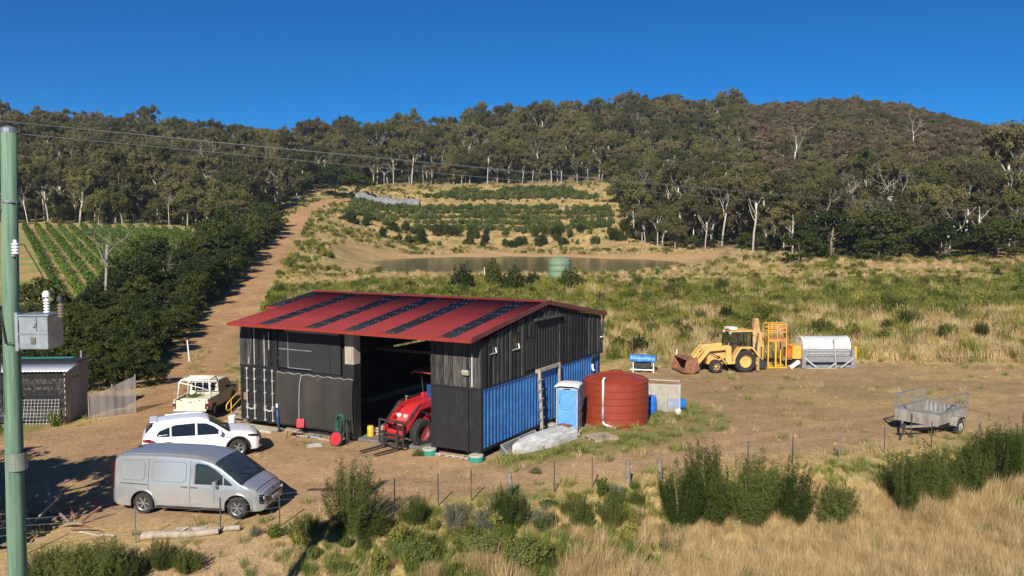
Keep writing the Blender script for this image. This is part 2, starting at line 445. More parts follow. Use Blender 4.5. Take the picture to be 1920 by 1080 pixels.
# ================================================================== PLANTS
F_PX, PITCH = 1625.0, math.radians(3.934)
def at(u, v, z=None):
    """the spot of ground seen at a point of the 1920 x 1080 photograph (or the spot at height z)"""
    dx, dv = (u - 960) / F_PX, (540 - v) / F_PX
    D = np.array([dx, math.cos(PITCH) + dv * math.sin(PITCH), -math.sin(PITCH) + dv * math.cos(PITCH)])
    if z is not None:
        t = (z - CAM_Z) / D[2]; return float(D[0] * t), float(D[1] * t)
    ts = np.concatenate([np.arange(18, 120, .05), np.arange(120, 700, .5)])
    zz = CAM_Z + D[2] * ts; g = ground_z(D[0] * ts, D[1] * ts); k = np.argmax(zz <= g)
    return float(D[0] * ts[k]), float(D[1] * ts[k])

M_gum = leafmat('gum_leaf', (.076, .072, .028), (.185, .155, .064), trans=.45, vary=1.2)
M_gum2 = leafmat('gum_leaf_bright', (.076, .084, .024), (.180, .170, .056), trans=.45, vary=1.1)
M_dark = leafmat('dark_leaf', (.024, .038, .009), (.078, .092, .020), trans=.3, vary=.9)
M_brown = leafmat('dry_canopy_leaf', (.100, .084, .040), (.205, .145, .080), vary=1.0)
M_heath = leafmat('heath_leaf', (.040, .060, .012), (.125, .145, .036), vein=3, vary=1.0)
M_scrub = leafmat('scrub_leaf', (.085, .115, .020), (.27, .255, .060), vein=2, vary=1.0)
M_rush = leafmat('rush_blade', (.12, .16, .022), (.36, .33, .075), trans=.3, vary=1.0)
M_straw = leafmat('dry_grass_blade', (.38, .27, .12), (.68, .52, .28), trans=.3, vary=.9)
M_grass = leafmat('green_grass_blade', (.10, .15, .03), (.26, .28, .07), trans=.3)
M_vine = leafmat('vine_leaf', (.065, .12, .018), (.135, .20, .035))
M_berry = leafmat('berry_leaf', (.065, .10, .025), (.17, .19, .055))
M_greyleaf = leafmat('grey_leaf', (.12, .135, .10), (.20, .20, .15))
M_barkp = pm('pale_bark', (.44, .38, .31), .9, var=.3, scale=1.5, col2=(.62, .56, .48), stretch=(1, 1, .3))
M_barkb = pm('brown_bark', (.20, .15, .11), .95, var=.35, scale=2, stretch=(1, 1, .3))
M_greydead = pm('grey_dead_wood', (.25, .23, .21), .9, var=.3, scale=2)
M_dead = pm('dead_wood', (.40, .37, .33), .9, var=.25, scale=2, col2=(.66, .62, .56))

def leaf_quads(C, N, size, asp, rng):
    C = np.asarray(C); N = N / np.maximum(np.linalg.norm(N, axis=1, keepdims=True), 1e-6)
    R = rng.normal(size=C.shape); T = np.cross(N, R); T /= np.maximum(np.linalg.norm(T, axis=1, keepdims=True), 1e-6)
    B = np.cross(N, T)
    s = (size * rng.uniform(.6, 1.35, len(C)))[:, None]
    T = T * s; B = B * s * asp
    V = np.stack([C - T - B * .5, C + T * .2 - B, C + T + B * .5, C - T * .2 + B], 1).reshape(-1, 3)
    return V, np.arange(len(V)).reshape(-1, 4)
def ragged(c, R, n, rng, flat=.9):
    q = rng.normal(size=(n, 3)); q /= np.linalg.norm(q, axis=1, keepdims=True)
    rad = R * rng.uniform(.05, 1.0, n) ** .45 * rng.uniform(.75, 1.2, n)
    P = np.asarray(c) + q * rad[:, None] * np.array([1, 1, flat])
    N = q * np.array([1, 1, .5]) * .9 + rng.normal(size=(n, 3)) * np.array([.6, .6, .3]) + np.array([0, 0, .15])
    return P, N
def clump(c, R, n, rng, flat=.65, jit=.7):
    q = rng.normal(size=(n, 3)); q /= np.linalg.norm(q, axis=1, keepdims=True)
    q[:, 2] = np.where(q[:, 2] < -.3, -q[:, 2] * .5, q[:, 2])
    rad = R * rng.uniform(.35, 1.0, n) ** .5
    P = np.asarray(c) + q * rad[:, None] * np.array([1, 1, flat])
    return P, q + jit * rng.normal(size=(n, 3)) + np.array([0, 0, .25])
def limb(mb, p, d, L, r, lvl, rng, tips, bend=.35, n=6, kids=(2, 3), up=.25, ratio=.66):
    pts = [p]; rs = [r]; q = Vector(p); d = Vector(d).normalized()
    for i in range(3):
        d = (d + Vector(rng.normal(size=3)) * bend * .35 + Vector((0, 0, up * .3))).normalized()
        q = q + d * L / 3; pts.append(q.copy()); rs.append(r * (1 - .17 * (i + 1)))
    mb.tube(pts, rs, n, cap=(lvl == 0))
    if lvl <= 0:
        tips.append((q.copy(), d.copy())); return
    k = rng.integers(kids[0], kids[1] + 1); a0 = rng.uniform(0, 6.28)
    for i in range(k):
        a = a0 + i * 6.283 / k + rng.normal() * .3
        sx = d.cross(Vector((0, 0, 1))) if abs(d.z) < .9 else d.cross(Vector((1, 0, 0)))
        sx.normalize(); sy = d.cross(sx)
        nd = (d * .75 + (sx * math.cos(a) + sy * math.sin(a)) * rng.uniform(.5, .85) + Vector((0, 0, up))).normalized()
        limb(mb, q, nd, L * ratio * rng.uniform(.8, 1.2), r * .5, lvl - 1, rng, tips, bend, max(4, n - 1), kids, up, ratio)
        if lvl >= 2 and i == 0: tips.append((q + nd * L * .2, nd))
def tree_proto(name, kind, seed):
    """one tree kind: (trunk mesh, crown mesh or None), origin at the foot"""
    rng = np.random.default_rng(seed); mb = MB(); tips = []; C = []; N = []
    bark, leaf, size, asp = M_barkp, M_gum, .205, .55
    if kind == 'gum':                       # tall, bare pale stem, open crown of separate clumps
        h = rng.uniform(6.0, 8.5); lean = Vector((rng.normal() * .07, rng.normal() * .07, 1))
        top = lean * h
        mb.tube([Vector((0, 0, -.6)), lean * h * .35, lean * h * .7 + Vector((rng.normal() * .2, rng.normal() * .2, 0)), top], [.23, .19, .15, .12], 7)
        for i in range(5):
            a = i * 1.256 + rng.normal() * .4
            limb(mb, lean * h * rng.uniform(.42, 1), (math.cos(a) * .6, math.sin(a) * .6, .8), rng.uniform(1.7, 3.1), .075, 2, rng, tips, up=.3)
        for t, d in tips:
            P, n_ = ragged(t + d * .3 + Vector(rng.normal(size=3) * .3), rng.uniform(.5, 1.15), int(rng.integers(85, 140)), rng, rng.uniform(.55, .95)); C.append(P); N.append(n_)
        for i in range(7):
            a = rng.uniform(0, 6.28); rr = rng.uniform(.3, 1.5); P, n_ = ragged((rr * math.cos(a), rr * math.sin(a), h * rng.uniform(.5, 1.05)), rng.uniform(.4, .8), 70, rng, 1.1); C.append(P); N.append(n_)
        leaf = M_gum if seed % 2 else M_gum2
    elif kind == 'bushygum':                # crown from low down, rounder
        h = rng.uniform(3.6, 5.4); top = Vector((rng.normal() * .4, rng.normal() * .4, h))
        mb.tube([Vector((0, 0, -.6)), top * .5, top], [.2, .15, .1], 6)
        for i in range(5):
            a = i * 1.256 + rng.normal() * .4
            limb(mb, top * rng.uniform(.35, 1), (math.cos(a) * .75, math.sin(a) * .75, .75), rng.uniform(1.7, 2.8), .07, 2, rng, tips, up=.22)
        for t, d in tips:
            P, n_ = ragged(t + Vector(rng.normal(size=3) * .35), rng.uniform(.65, 1.25), int(rng.integers(95, 150)), rng, .8); C.append(P); N.append(n_)
        for i in range(8):
            a = rng.uniform(0, 6.28); rr = rng.uniform(.4, 2.0); P, n_ = ragged((rr * math.cos(a), rr * math.sin(a), h * rng.uniform(.35, .95)), rng.uniform(.5, .9), 80, rng, 1.0); C.append(P); N.append(n_)
        leaf = M_gum2 if seed % 2 else M_gum; bark = M_barkp
    elif kind == 'canopy':                  # low dome-shaped hillside tree
        mb.tube([Vector((0, 0, -.6)), Vector((.1, .1, 2)), Vector((0, .2, 4))], [.2, .16, .1], 5)
        for i in range(9):
            a = rng.uniform(0, 6.28); rr = rng.uniform(.2, 2.6); c = (rr * math.cos(a), rr * math.sin(a), 4.4 + .9 * math.cos(rr / 2.2) + rng.normal() * .25)
            P, n_ = clump(c, rng.uniform(.9, 1.5), 80, rng, .7); C.append(P); N.append(n_)
        leaf = M_brown if seed % 3 else M_gum; bark = M_barkb; size = .25
    elif kind in ('dark', 'round'):                    # dense dark tree, leaves to the ground
        h = 2.2; mb.tube([Vector((0, 0, -.5)), Vector((.1, 0, h)), Vector((0, .2, h * 2))], [.15, .12, .06], 6)
        for i in range(5): limb(mb, Vector((0, 0, h * rng.uniform(.4, 1.2))), (math.cos(i * 1.25) * .8, math.sin(i * 1.25) * .8, .6), 1.6, .09, 1, rng, tips)
        for i in range(42):
            q = rng.normal(size=3); q /= np.linalg.norm(q); q[2] = abs(q[2]) if rng.random() < .6 else q[2]
            c = np.array([0, 0, 2.5]) + q * np.array([2.5, 2.5, 2.7]) * rng.uniform(.6, 1.08); c[2] = max(c[2], .45)
            P, n_ = clump(c, rng.uniform(.45, 1.05), 120, rng, .8, .9); C.append(P); N.append(n_)
        leaf = M_dark if kind == 'dark' else M_heath; bark = M_barkb; size = .155
    elif kind in ('dead', 'greydead'):                    # bare white limbs
        h = rng.uniform(5, 7.5); lean = Vector((rng.normal() * .08, rng.normal() * .08, 1))
        mb.tube([Vector((0, 0, -.6)), lean * h * .5, lean * h], [.19, .15, .11], 6)
        for i in range(4):
            a = i * 1.57 + rng.normal() * .5
            limb(mb, lean * h * rng.uniform(.6, 1), (math.cos(a) * .6, math.sin(a) * .6, .8), rng.uniform(2.0, 3.2), .06, 3, rng, tips, bend=.7, n=5, up=.2)
        bark = M_dead if kind == 'dead' else M_greydead
    elif kind == 'conifer':
        mb.tube([Vector((0, 0, -.4)), Vector((0, 0, 6))], [.2, .04], 6)
        for i in range(420 * 3):
            z = rng.uniform(.4, 6.6); rr = (6.9 - z) / 6.9 * 2.2 * math.sqrt(rng.uniform(.25, 1)); a = rng.uniform(0, 6.28)
            C.append(np.array([[rr * math.cos(a), rr * math.sin(a), z]])); N.append(np.array([[math.cos(a), math.sin(a), .8]]) + rng.normal(size=(1, 3)) * .6)
        leaf = M_vine; bark = M_barkb; size = .26
    tm = mb.mesh(name + '_trunk', bark, True, fix=False)
    if not C: return tm, None
    V, Q = leaf_quads(np.concatenate(C), np.concatenate(N), size, asp, rng)
    return tm, np_mesh(name + '_crown', V, Q, leaf)
TREES = {}
def spot(x, y):
    """which landmark of the picture a far plant is seen over"""
    u = 960 + F_PX * x / y
    for lim, w in ((60, 'seen beside the utility pole'), (200, 'seen above the small black shed'), (330, 'seen above the silver van'), (450, 'seen above the white wagon'), (560, 'seen over the left end of the shed'), (680, 'seen over the shade cloth bay'), (810, 'seen over the open shed bay'), (930, 'seen over the right container'), (1040, 'seen over the shed gable'), (1150, 'seen over the red tank'), (1260, 'seen over the tarped cart'), (1420, 'seen over the backhoe'), (1480, 'seen over the yellow cage'), (1610, 'seen over the drum machine'), (1720, 'seen right of the drum machine'), (1830, 'seen over the trailer')):
        if u < lim: return w
    return 'seen at the far right edge'
for kd, cnt in (('gum', 6), ('bushygum', 4), ('canopy', 5), ('dark', 4), ('dead', 5), ('conifer', 1), ('round', 2), ('greydead', 2)):
    TREES[kd] = [tree_proto(kd + str(i), kd, 100 + 7 * i + len(kd)) for i in range(cnt)]

def tree(name, kind, k, x, y, s, rz, label, group, sz=1.0, z=None):
    tm, cm = TREES[kind][k % len(TREES[kind])]
    o = empty(name, (x, y, gz(x, y) if z is None else z), rz, label, 'tree', group)
    o.scale = (s, s, s * sz)
    inst('trunk', tm, o)
    if cm is not None: inst('crown', cm, o)
    return o

# -- plants scattered as instances on points (only for what nobody could count)
def proto_coll(name, meshes):
    c = bpy.data.collections.new(name)
    for i, me in enumerate(meshes): c.objects.link(bpy.data.objects.new('%s_%02d' % (name, i), me))
    return c
def join_mesh(name, parts):
    bm = bmesh.new(); me = bpy.data.meshes.new(name); off = 0
    for k, p in enumerate(parts):
        bm.from_mesh(p); bm.faces.ensure_lookup_table()
        for f in bm.faces[off:]: f.material_index = k
        off = len(bm.faces); me.materials.append(p.materials[0])
    bm.to_mesh(me); bm.free()
    return me
def scatter(name, P, rz, scl, pick, coll, label, cat, tilt=0.):
    P = np.asarray(P, np.float32); n = len(P)
    me = bpy.data.meshes.new(name); me.vertices.add(n); me.vertices.foreach_set('co', P.ravel())
    R = np.zeros((n, 3), np.float32); R[:, 2] = rz
    if tilt: R[:, :2] = np.random.default_rng(n).normal(size=(n, 2)) * tilt
    S = np.asarray(scl, np.float32)
    if S.ndim == 1: S = np.repeat(S[:, None], 3, 1)
    a = me.attributes.new('rot', 'FLOAT_VECTOR', 'POINT'); a.data.foreach_set('vector', R.ravel())
    a = me.attributes.new('scl', 'FLOAT_VECTOR', 'POINT'); a.data.foreach_set('vector', S.ravel())
    a = me.attributes.new('pick', 'INT', 'POINT'); a.data.foreach_set('value', np.asarray(pick, np.int32))
    o = tag(link(bpy.data.objects.new(name, me)), label, cat, kind='stuff')
    ng = bpy.data.node_groups.new(name, 'GeometryNodeTree')
    ng.interface.new_socket('Geometry', in_out='INPUT', socket_type='NodeSocketGeometry')
    ng.interface.new_socket('Geometry', in_out='OUTPUT', socket_type='NodeSocketGeometry')
    N_, L_ = ng.nodes, ng.links
    gi, go, ip, ci = N_.new('NodeGroupInput'), N_.new('NodeGroupOutput'), N_.new('GeometryNodeInstanceOnPoints'), N_.new('GeometryNodeCollectionInfo')
    ci.inputs['Collection'].default_value = coll; ci.inputs['Separate Children'].default_value = True; ci.inputs['Reset Children'].default_value = True
    def na(nm, ty):
        q = N_.new('GeometryNodeInputNamedAttribute'); q.data_type = ty; q.inputs[0].default_value = nm; return q.outputs['Attribute']
    L_.new(gi.outputs[0], ip.inputs['Points']); L_.new(ci.outputs[0], ip.inputs['Instance'])
    ip.inputs['Pick Instance'].default_value = True
    L_.new(na('pick', 'INT'), ip.inputs['Instance Index']); L_.new(na('rot', 'FLOAT_VECTOR'), ip.inputs['Rotation']); L_.new(na('scl', 'FLOAT_VECTOR'), ip.inputs['Scale'])
    L_.new(ip.outputs[0], go.inputs[0])
    o.modifiers.new('plants', 'NODES').node_group = ng
    return o

def blades(n, h, spread, w, lean, rng, seg=2):
    """a tuft of bent grass blades"""
    V = []; Q = []
    for i in range(n):
        a = rng.uniform(0, 6.28); r = spread * math.sqrt(rng.uniform(0, 1)); b = np.array([r * math.cos(a), r * math.sin(a), -.03])
        a2 = a + rng.normal() * .8; hh = h * rng.uniform(.55, 1.15); ln = lean * rng.uniform(.2, 1.2) * hh
        d = np.array([math.cos(a2), math.sin(a2), 0]); s = np.array([-d[1], d[0], 0]); s = s * math.cos(rng.uniform(-1, 1)) * w
        p1 = b + d * ln * .35 + np.array([0, 0, hh * .6]); p2 = b + d * ln + np.array([0, 0, hh])
        k = len(V); V += [b - s, b + s, p1 + s * .8, p1 - s * .8, p2 + s * .25, p2 - s * .25]
        Q += [(k, k + 1, k + 2, k + 3), (k + 3, k + 2, k + 4, k + 5)]
    return np.array(V), np.array(Q)
def tuft_mesh(name, mat, n, h, spread, w, lean, seed):
    V, Q = blades(n, h, spread, w, lean, np.random.default_rng(seed)); return np_mesh(name, V, Q, mat)
def bush_mesh(name, mat, seed, stems=70, per=46, h=1.6, r=.8, leaf=.05, asp=.35, fuzz=.13, core=.25):
    """feathery shrub: many stems fanning from the foot, leaves along the outer part of each"""
    rng = np.random.default_rng(seed); C = []; N = []
    for i in range(stems):
        a = rng.uniform(0, 6.28); rr = r * math.sqrt(rng.uniform(.02, 1)); lob = .86 + .22 * math.sin(2 * a + seed) + .16 * math.sin(3 * a + seed * 2.3) + .08 * math.sin(5 * a + seed); rr *= lob
        hh = h * (1 - .42 * (rr / r) ** 2) * rng.uniform(.7, 1.1) * (.72 + .33 * lob)
        tip = np.array([rr * math.cos(a), rr * math.sin(a), hh]); b = np.array([rr * .25 * math.cos(a), rr * .25 * math.sin(a), 0])
        mid = b * .5 + tip * .5 + np.array([rr * .18 * math.cos(a), rr * .18 * math.sin(a), -.05 * h])
        t = rng.uniform(core, 1, per) ** .8; t = t[:, None]
        P = (1 - t) ** 2 * b + 2 * t * (1 - t) * mid + t * t * tip
        off = rng.normal(size=(per, 3)) * (fuzz * r + .02) * (1.12 - t * .8)
        C.append(P + off); N.append(off / .1 + np.array([math.cos(a) * .5, math.sin(a) * .5, .6]) + rng.normal(size=(per, 3)) * .5)
    C = np.concatenate(C); C[:, 2] = np.abs(C[:, 2])
    V, Q = leaf_quads(C, np.concatenate(N), leaf, asp, rng)
    st = MB()
    for i in range(7):
        a = i * .9 + rng.uniform(0, .5); st.tube([(0, 0, -.15), (r * .22 * math.cos(a), r * .22 * math.sin(a), h * .35), (r * .45 * math.cos(a), r * .45 * math.sin(a), h * .72)], [.03, .02, .008], 4)
    return st.mesh(name + '_stems', M_barkb, False, fix=False), np_mesh(name + '_leaves', V, Q, mat)
BUSH = {
 'heath': [bush_mesh('heath%d' % i, M_heath, 40 + i, 150, 130, 1.75, .80, .040, .13, .055, .08) for i in range(4)],
 'low':   [bush_mesh('lowbush%d' % i, M_heath, 60 + i, 120, 84, .9, .72, .038, .15, .06, .08) for i in range(3)],
 'scrub': [bush_mesh('scrub%d' % i, M_scrub, 70 + i, 46, 30, 1.3, .9, .085, .4) for i in range(4)],
 'dscrub':[bush_mesh('dscrub%d' % i, M_dark, 80 + i, 60, 40, 1.9, .95, .085, .45) for i in range(4)],
 'berry': [bush_mesh('berry%d' % i, M_berry, 90 + i, 36, 22, 1.5, .95, .14, .5) for i in range(3)],
 'bramble':[bush_mesh('bramble%d' % i, M_berry, 95 + i, 90, 80, .9, 1.0, .036, .7) for i in range(2)],
 'grey':  [bush_mesh('grey%d' % i, M_greyleaf, 98 + i, 70, 60, .9, .7, .042, .12) for i in range(2)],
}
def shrub(name, kind, k, x, y, s, rz, label, group=None, sz=1., z=None):
    sm, lm = BUSH[kind][k % len(BUSH[kind])]
    o = empty(name, (x, y, (gz(x, y) if z is None else z) - .03), rz, label, 'shrub', group); o.scale = (s, s, s * sz)
    inst('stems', sm, o); inst('foliage', lm, o)
    return o

# ------------------------------------------------------------------ the forest on the hills
rngF = np.random.default_rng(7)
def forest_edge(t): return np.interp(t, [-.95, -.6, -.32, -.27, -.235, -.21, .10, .118, .135, .20, .28, .40, .60, .95], [197, 197, 200, 255, 308, 338, 345, 335, 243, 208, 176, 156, 150, 150])
def jgrid(x0, x1, y0, y1, s):
    gx, gy = np.meshgrid(np.arange(x0, x1, s), np.arange(y0, y1, s)); n = gx.size
    return gx.ravel() + rngF.uniform(-.42, .42, n) * s, gy.ravel() + rngF.uniform(-.42, .42, n) * s
fx, fy = jgrid(-360, 420, 150, 560, 5.0)
ft = fx / fy; fd = fy - forest_edge(ft)
hillside = (ft > .262) & (fy > 232)                      # the low even canopy on the right hand hill
keep = (fd > 0) & (np.abs(ft) < .72) & ~hillside & ~((ft < -.3) & (fy > 480)) & ~((ft > -.3) & (ft < .1) & (fy > 520))
fx, fy, ft, fd = fx[keep], fy[keep], ft[keep], fd[keep]
ridge = np.interp(ft, [-.6, -.437, -.295, -.221, -.11, .062, .178, .27], [440, 440, 435, 435, 455, 490, 505, 520])
inframe = np.abs(ft) < .61
score = np.where(inframe, np.minimum(fd, np.abs(fy - ridge) * 1.6 + 8), 1e6)
order = np.argsort(score); solo = np.zeros(len(fx), bool); solo[order[:235]] = True
kinds = rngF.random(len(fx))
def forest_pick(i):
    k = kinds[i]; t = ft[i]
    if k < .60: return 'gum'
    if k < .92: return 'bushygum'
    return 'dead'
zf = ground_z(fx, fy)
for i in np.nonzero(solo)[0]:
    kd = forest_pick(i); t = ft[i]; back = abs(fy[i] - ridge[i]) < 22
    where = ('on the skyline ridge, ' if back else 'at the forest edge, ') + spot(fx[i], fy[i])
    lab = {'gum': 'tall pale-trunked gum tree ', 'bushygum': 'bushy olive gum tree ', 'dead': 'dead bare pale tree '}[kd] + where
    s = rngF.uniform(.58, 1.08) * (1.0 if not back else 1.15) * (1.25 if -.24 < t < .11 else 1.0)
    tree({'gum': 'gum_tree', 'bushygum': 'gum_tree', 'dead': 'dead_tree'}[kd], kd, int(rngF.integers(0, 9)), fx[i], fy[i], s * (.8 if kd == 'dead' else 1), rngF.uniform(0, 6.28), lab, lab.replace('tree ', 'trees '), z=float(zf[i]), sz=rngF.uniform(.85, 1.3))
fw = {k: [join_mesh('wood_%s%d' % (k, i), [m for m in TREES[k][i] if m]) for i in range(len(TREES[k]))] for k in ('gum', 'bushygum', 'dead', 'canopy', 'dark')}
wood = fw['gum'][:6] + fw['bushygum'][:4] + fw['dead'][:5]
rest = np.nonzero(~solo)[0]
pk = np.array([int(rngF.integers(0, 6)) if kinds[i] < .58 else 6 + int(rngF.integers(0, 4)) if kinds[i] < .93 else 10 + int(rngF.integers(0, 5)) for i in rest])
scatter('wooded_ridge', np.stack([fx[rest], fy[rest], zf[rest]], 1), rngF.uniform(0, 6.28, len(rest)), (lambda w, hh: np.stack([w, w, w * hh], 1))(rngF.uniform(.5, 1.15, len(rest)) * np.where((ft[rest] > -.24) & (ft[rest] < .2), 1.2, 1.0), rngF.uniform(.8, 1.35, len(rest))), pk, proto_coll('wood', wood), 'dense olive gum forest covering the ridge behind the front trees', 'forest')
# even brownish canopy of the right hand hill
hx, hy = jgrid(50, 460, 220, 720, 4.6)
ht = hx / hy; k_ = (ht > .25) & (ht < .75) & (hy > 226) & (hy < 690)
hx, hy = hx[k_], hy[k_]
cb = vnoise(hx * .03, hy * .03, 77)
pk = np.where(rngF.random(len(hx)) < .08 + .35 * (cb < .38) + .6 * sstep(330, 235, hy), rngF.integers(5, 9, len(hx)), rngF.integers(0, 5, len(hx)))
scatter('hillside_canopy', np.stack([hx, hy, ground_z(hx, hy)], 1), rngF.uniform(0, 6.28, len(hx)), np.stack([rngF.uniform(.65, 1.1, len(hx)) * np.where(pk > 4, .75, 1), rngF.uniform(.65, 1.1, len(hx)) * np.where(pk > 4, .75, 1), rngF.uniform(.6, 1.15, len(hx)) * np.where(pk > 4, .75, 1)], 1), pk, proto_coll('canopy', fw['canopy'] + [fw['bushygum'][i] for i in range(4)]), 'even brownish green tree canopy covering the hill on the right', 'forest')
# dark understorey along the forest edge
ux, uy = jgrid(-230, 230, 140, 420, 4.2); ut = ux / uy; ud = uy - forest_edge(ut)
k_ = (ud > 3) & (ud < 42) & (np.abs(ut) < .68); ux, uy = ux[k_], uy[k_]
scatter('forest_understorey', np.stack([ux, uy, ground_z(ux, uy)], 1), rngF.uniform(0, 6.28, len(ux)), rngF.uniform(.3, .75, len(ux)), rngF.integers(0, 4, len(ux)), proto_coll('under', fw['dark']), 'dark shrubby understorey between the trunks at the forest edge', 'undergrowth')

# notable single trees
for nm, kd, k, x, y, s, sz, lab in [
 ('dead_tree', 'greydead', 0, -43.8, 93, 1.0, 1.0, 'bare grey tree standing in front of the vineyard rows'),
 ('dead_tree', 'greydead', 1, -42.5, 104, .7, .8, 'low bare grey tree tangle right of the vineyard beside the dark hedge'),
 ('dead_tree', 'dead', 2, 66, 172, 1.15, 1.05, 'bleached forked dead tree among dark trees right of the dam'),
 ('dead_tree', 'dead', 3, 71, 168, 1.25, 1.1, 'tall bleached dead tree above the green thicket right of the dam'),
 ('dead_tree', 'dead', 4, 80, 176, 1.1, 1.1, 'slender bleached dead tree right of the pair of forked dead trees'),
 ('dead_tree', 'dead', 0, 97, 180, 1.2, 1.2, 'bleached dead tree with one arching limb near the right edge'),
 ('dead_tree', 'dead', 1, 154, 335, 1.2, 1.3, 'lone white dead tree sticking out of the brown hillside canopy'),
 ('dead_tree', 'dead', 3, 96, 300, 1.2, 1.3, 'cluster-topped white dead tree low on the brown hillside'),
 ('dead_tree', 'dead', 4, 62, 330, 1.3, 1.4, 'tall white dead trunk left of the smooth brown hill'),
 ('gum_tree', 'gum', 2, 99, 171, 1.75, 1.15, 'very tall pale gum tree at the right edge of the forest'),
 ('blackwood_tree', 'dark', 0, -62.0, 304, 2.5, .78, 'broad dark round tree at the bend of the dirt track'),
 ('blackwood_tree', 'dark', 1, -54.5, 306, 2.2, .8, 'second broad dark round tree, right one of the pair at the track bend'),
 ('conifer', 'conifer', 0, -76, 303, 1.15, 1.1, 'small bright green conifer left of the track bend'),
 ('round_tree', 'round', 0, 45, 136, 1.08, .9, 'rounded bright green tree standing alone in front of the forest'),
 ('round_tree', 'dark', 2, 56, 152, 2.0, .78, 'wide dark tree behind the rounded bright green tree'),
 ('round_tree', 'dark', 3, 65, 153, 2.0, .8, 'wide dark tree beside the pale dead trees right of the dam'),
 ('round_tree', 'round', 1, 59.5, 141, 1.6, .5, 'low bright green thicket tree on the grass right of the dam'),
 ('round_tree', 'dark', 1, 74, 150, 1.7, .72, 'flat-topped dark tree at the grass edge on the right'),
 ('round_tree', 'dark', 0, 83, 148, 1.7, .75, 'dark spreading tree nearest the right edge of the picture'),
 ('wattle_tree', 'bushygum', 3, -58, 168, .62, .8, 'yellow green wattle behind the vineyard above the bare grey tree'),
 ('wattle_tree', 'bushygum', 1, -66, 200, .7, .8, 'yellow green wattle at the top of the vineyard'),
]: tree(nm, kd, k, x, y, s, (k * 2.3 + x) % 6.28, lab, None, sz)
# dark hedge trees along the left of the track
hedge = []
rngH = np.random.default_rng(11)
tp = np.array(TRACK)
for yy in np.arange(57, 226, 3.4):
    cx = np.interp(yy, tp[:, 1], tp[:, 0]); gap = 3.6 + .010 * yy
    rows = 2 if yy > 122 else 3 if yy > 92 else 4
    for k in range(rows):
        x = cx - gap - k * (3.6 + .012 * yy) + rngH.normal() * .7; y = yy + rngH.normal() * .8
        if x / y < -.62: continue
        s = (.64 + .0030 * (yy - 57)) * rngH.choice([.62, .8, .95, 1.1, 1.35])
        if yy < 96: s *= .66 + .05 * k
        s = min(s, 1.35)
        lab = ('small' if s < .62 else 'tall' if s > .9 else 'medium') + ' dark hedge tree, ' + ('front' if k == 0 else 'second' if k == 1 else 'rear') + ' row of the ' + ('nearest' if yy < 68 else 'near' if yy < 82 else 'near middle' if yy < 105 else 'middle' if yy < 130 else 'far middle' if yy < 160 else 'far' if yy < 195 else 'farthest') + ' track stretch'
        tree('hedge_tree', 'dark', int(rngH.integers(0, 4)), x, y, s, rngH.uniform(0, 6.28), lab, lab.replace('tree', 'trees'), rngH.uniform(.82, 1.1), z=gz(x, y) - .3 * s)
# tree outside the frame on the left whose shadow falls on the yard
tree('roadside_tree', 'dark', 2, -18.6, 23.2, 1.35, .6, 'roadside gum tree beside the yard, outside the picture on the left', None, 1.0)
tree('roadside_tree', 'dark', 0, -23.0, 24.0, 1.3, 2.1, 'second roadside gum tree farther outside the picture on the left', None, 1.0)

# ------------------------------------------------------------------ vineyard rows (each row a thing)
rngV = np.random.default_rng(5)
post_me = MB().box(-.05, .05, -.05, .05, 0, 1.75).mesh('vine_post', M_barkb)
for r in range(16):
    a = np.array([-52.0 + r * 2.49, 100.0]); b = np.array([-105.6 + r * 2.49, 188.0])
    if r > 3: a = a + (b - a) * min(.72, .085 * (r - 3))
    L = np.hypot(*(b - a)); n = int(L * 34); t = rngV.uniform(0, 1, n)
    side = np.array([(b - a)[1], -(b - a)[0]]) / L
    o_ = rngV.normal(size=n) * .27; c = a + (b - a) * t[:, None] + side * o_[:, None]
    hgt = .45 + 1.35 * rngV.uniform(0, 1, n) ** .75 + .12 * np.sin(t * L * 4)
    z0 = gz(*a)
    C = np.stack([c[:, 0] - a[0], c[:, 1] - a[1], ground_z(c[:, 0], c[:, 1]) - z0 + hgt], 1)
    N = np.stack([side[0] * o_ * 3, side[1] * o_ * 3, hgt - .9], 1) + rngV.normal(size=(n, 3)) * .5
    V, Q = leaf_quads(C, N, .17, .8, rngV)
    nth = ['nearest the utility pole', 'second from the utility pole', 'third from the utility pole', 'fourth from the utility pole', 'fifth from the utility pole', 'sixth from the utility pole', 'seventh from the utility pole', 'eighth from the utility pole', 'ninth from the utility pole', 'tenth from the utility pole', 'eleventh from the utility pole', 'twelfth from the utility pole', 'thirteenth from the utility pole', 'fourteenth from the utility pole', 'fifteenth from the utility pole', 'farthest from the utility pole'][r]
    e = empty('vine_row', (a[0], a[1], z0), 0, 'green trellised vine row in the vineyard, ' + nth, 'vine row', 'vine rows in the vineyard')
    link(bpy.data.objects.new('vine_foliage', np_mesh('vine_foliage', V, Q, M_vine)), e)
    for k in range(0, int(L / 8) + 1):
        p = a + (b - a) * min(1, k * 8 / L); inst('post', post_me, e, (p[0] - a[0], p[1] - a[1], gz(*p) - z0))

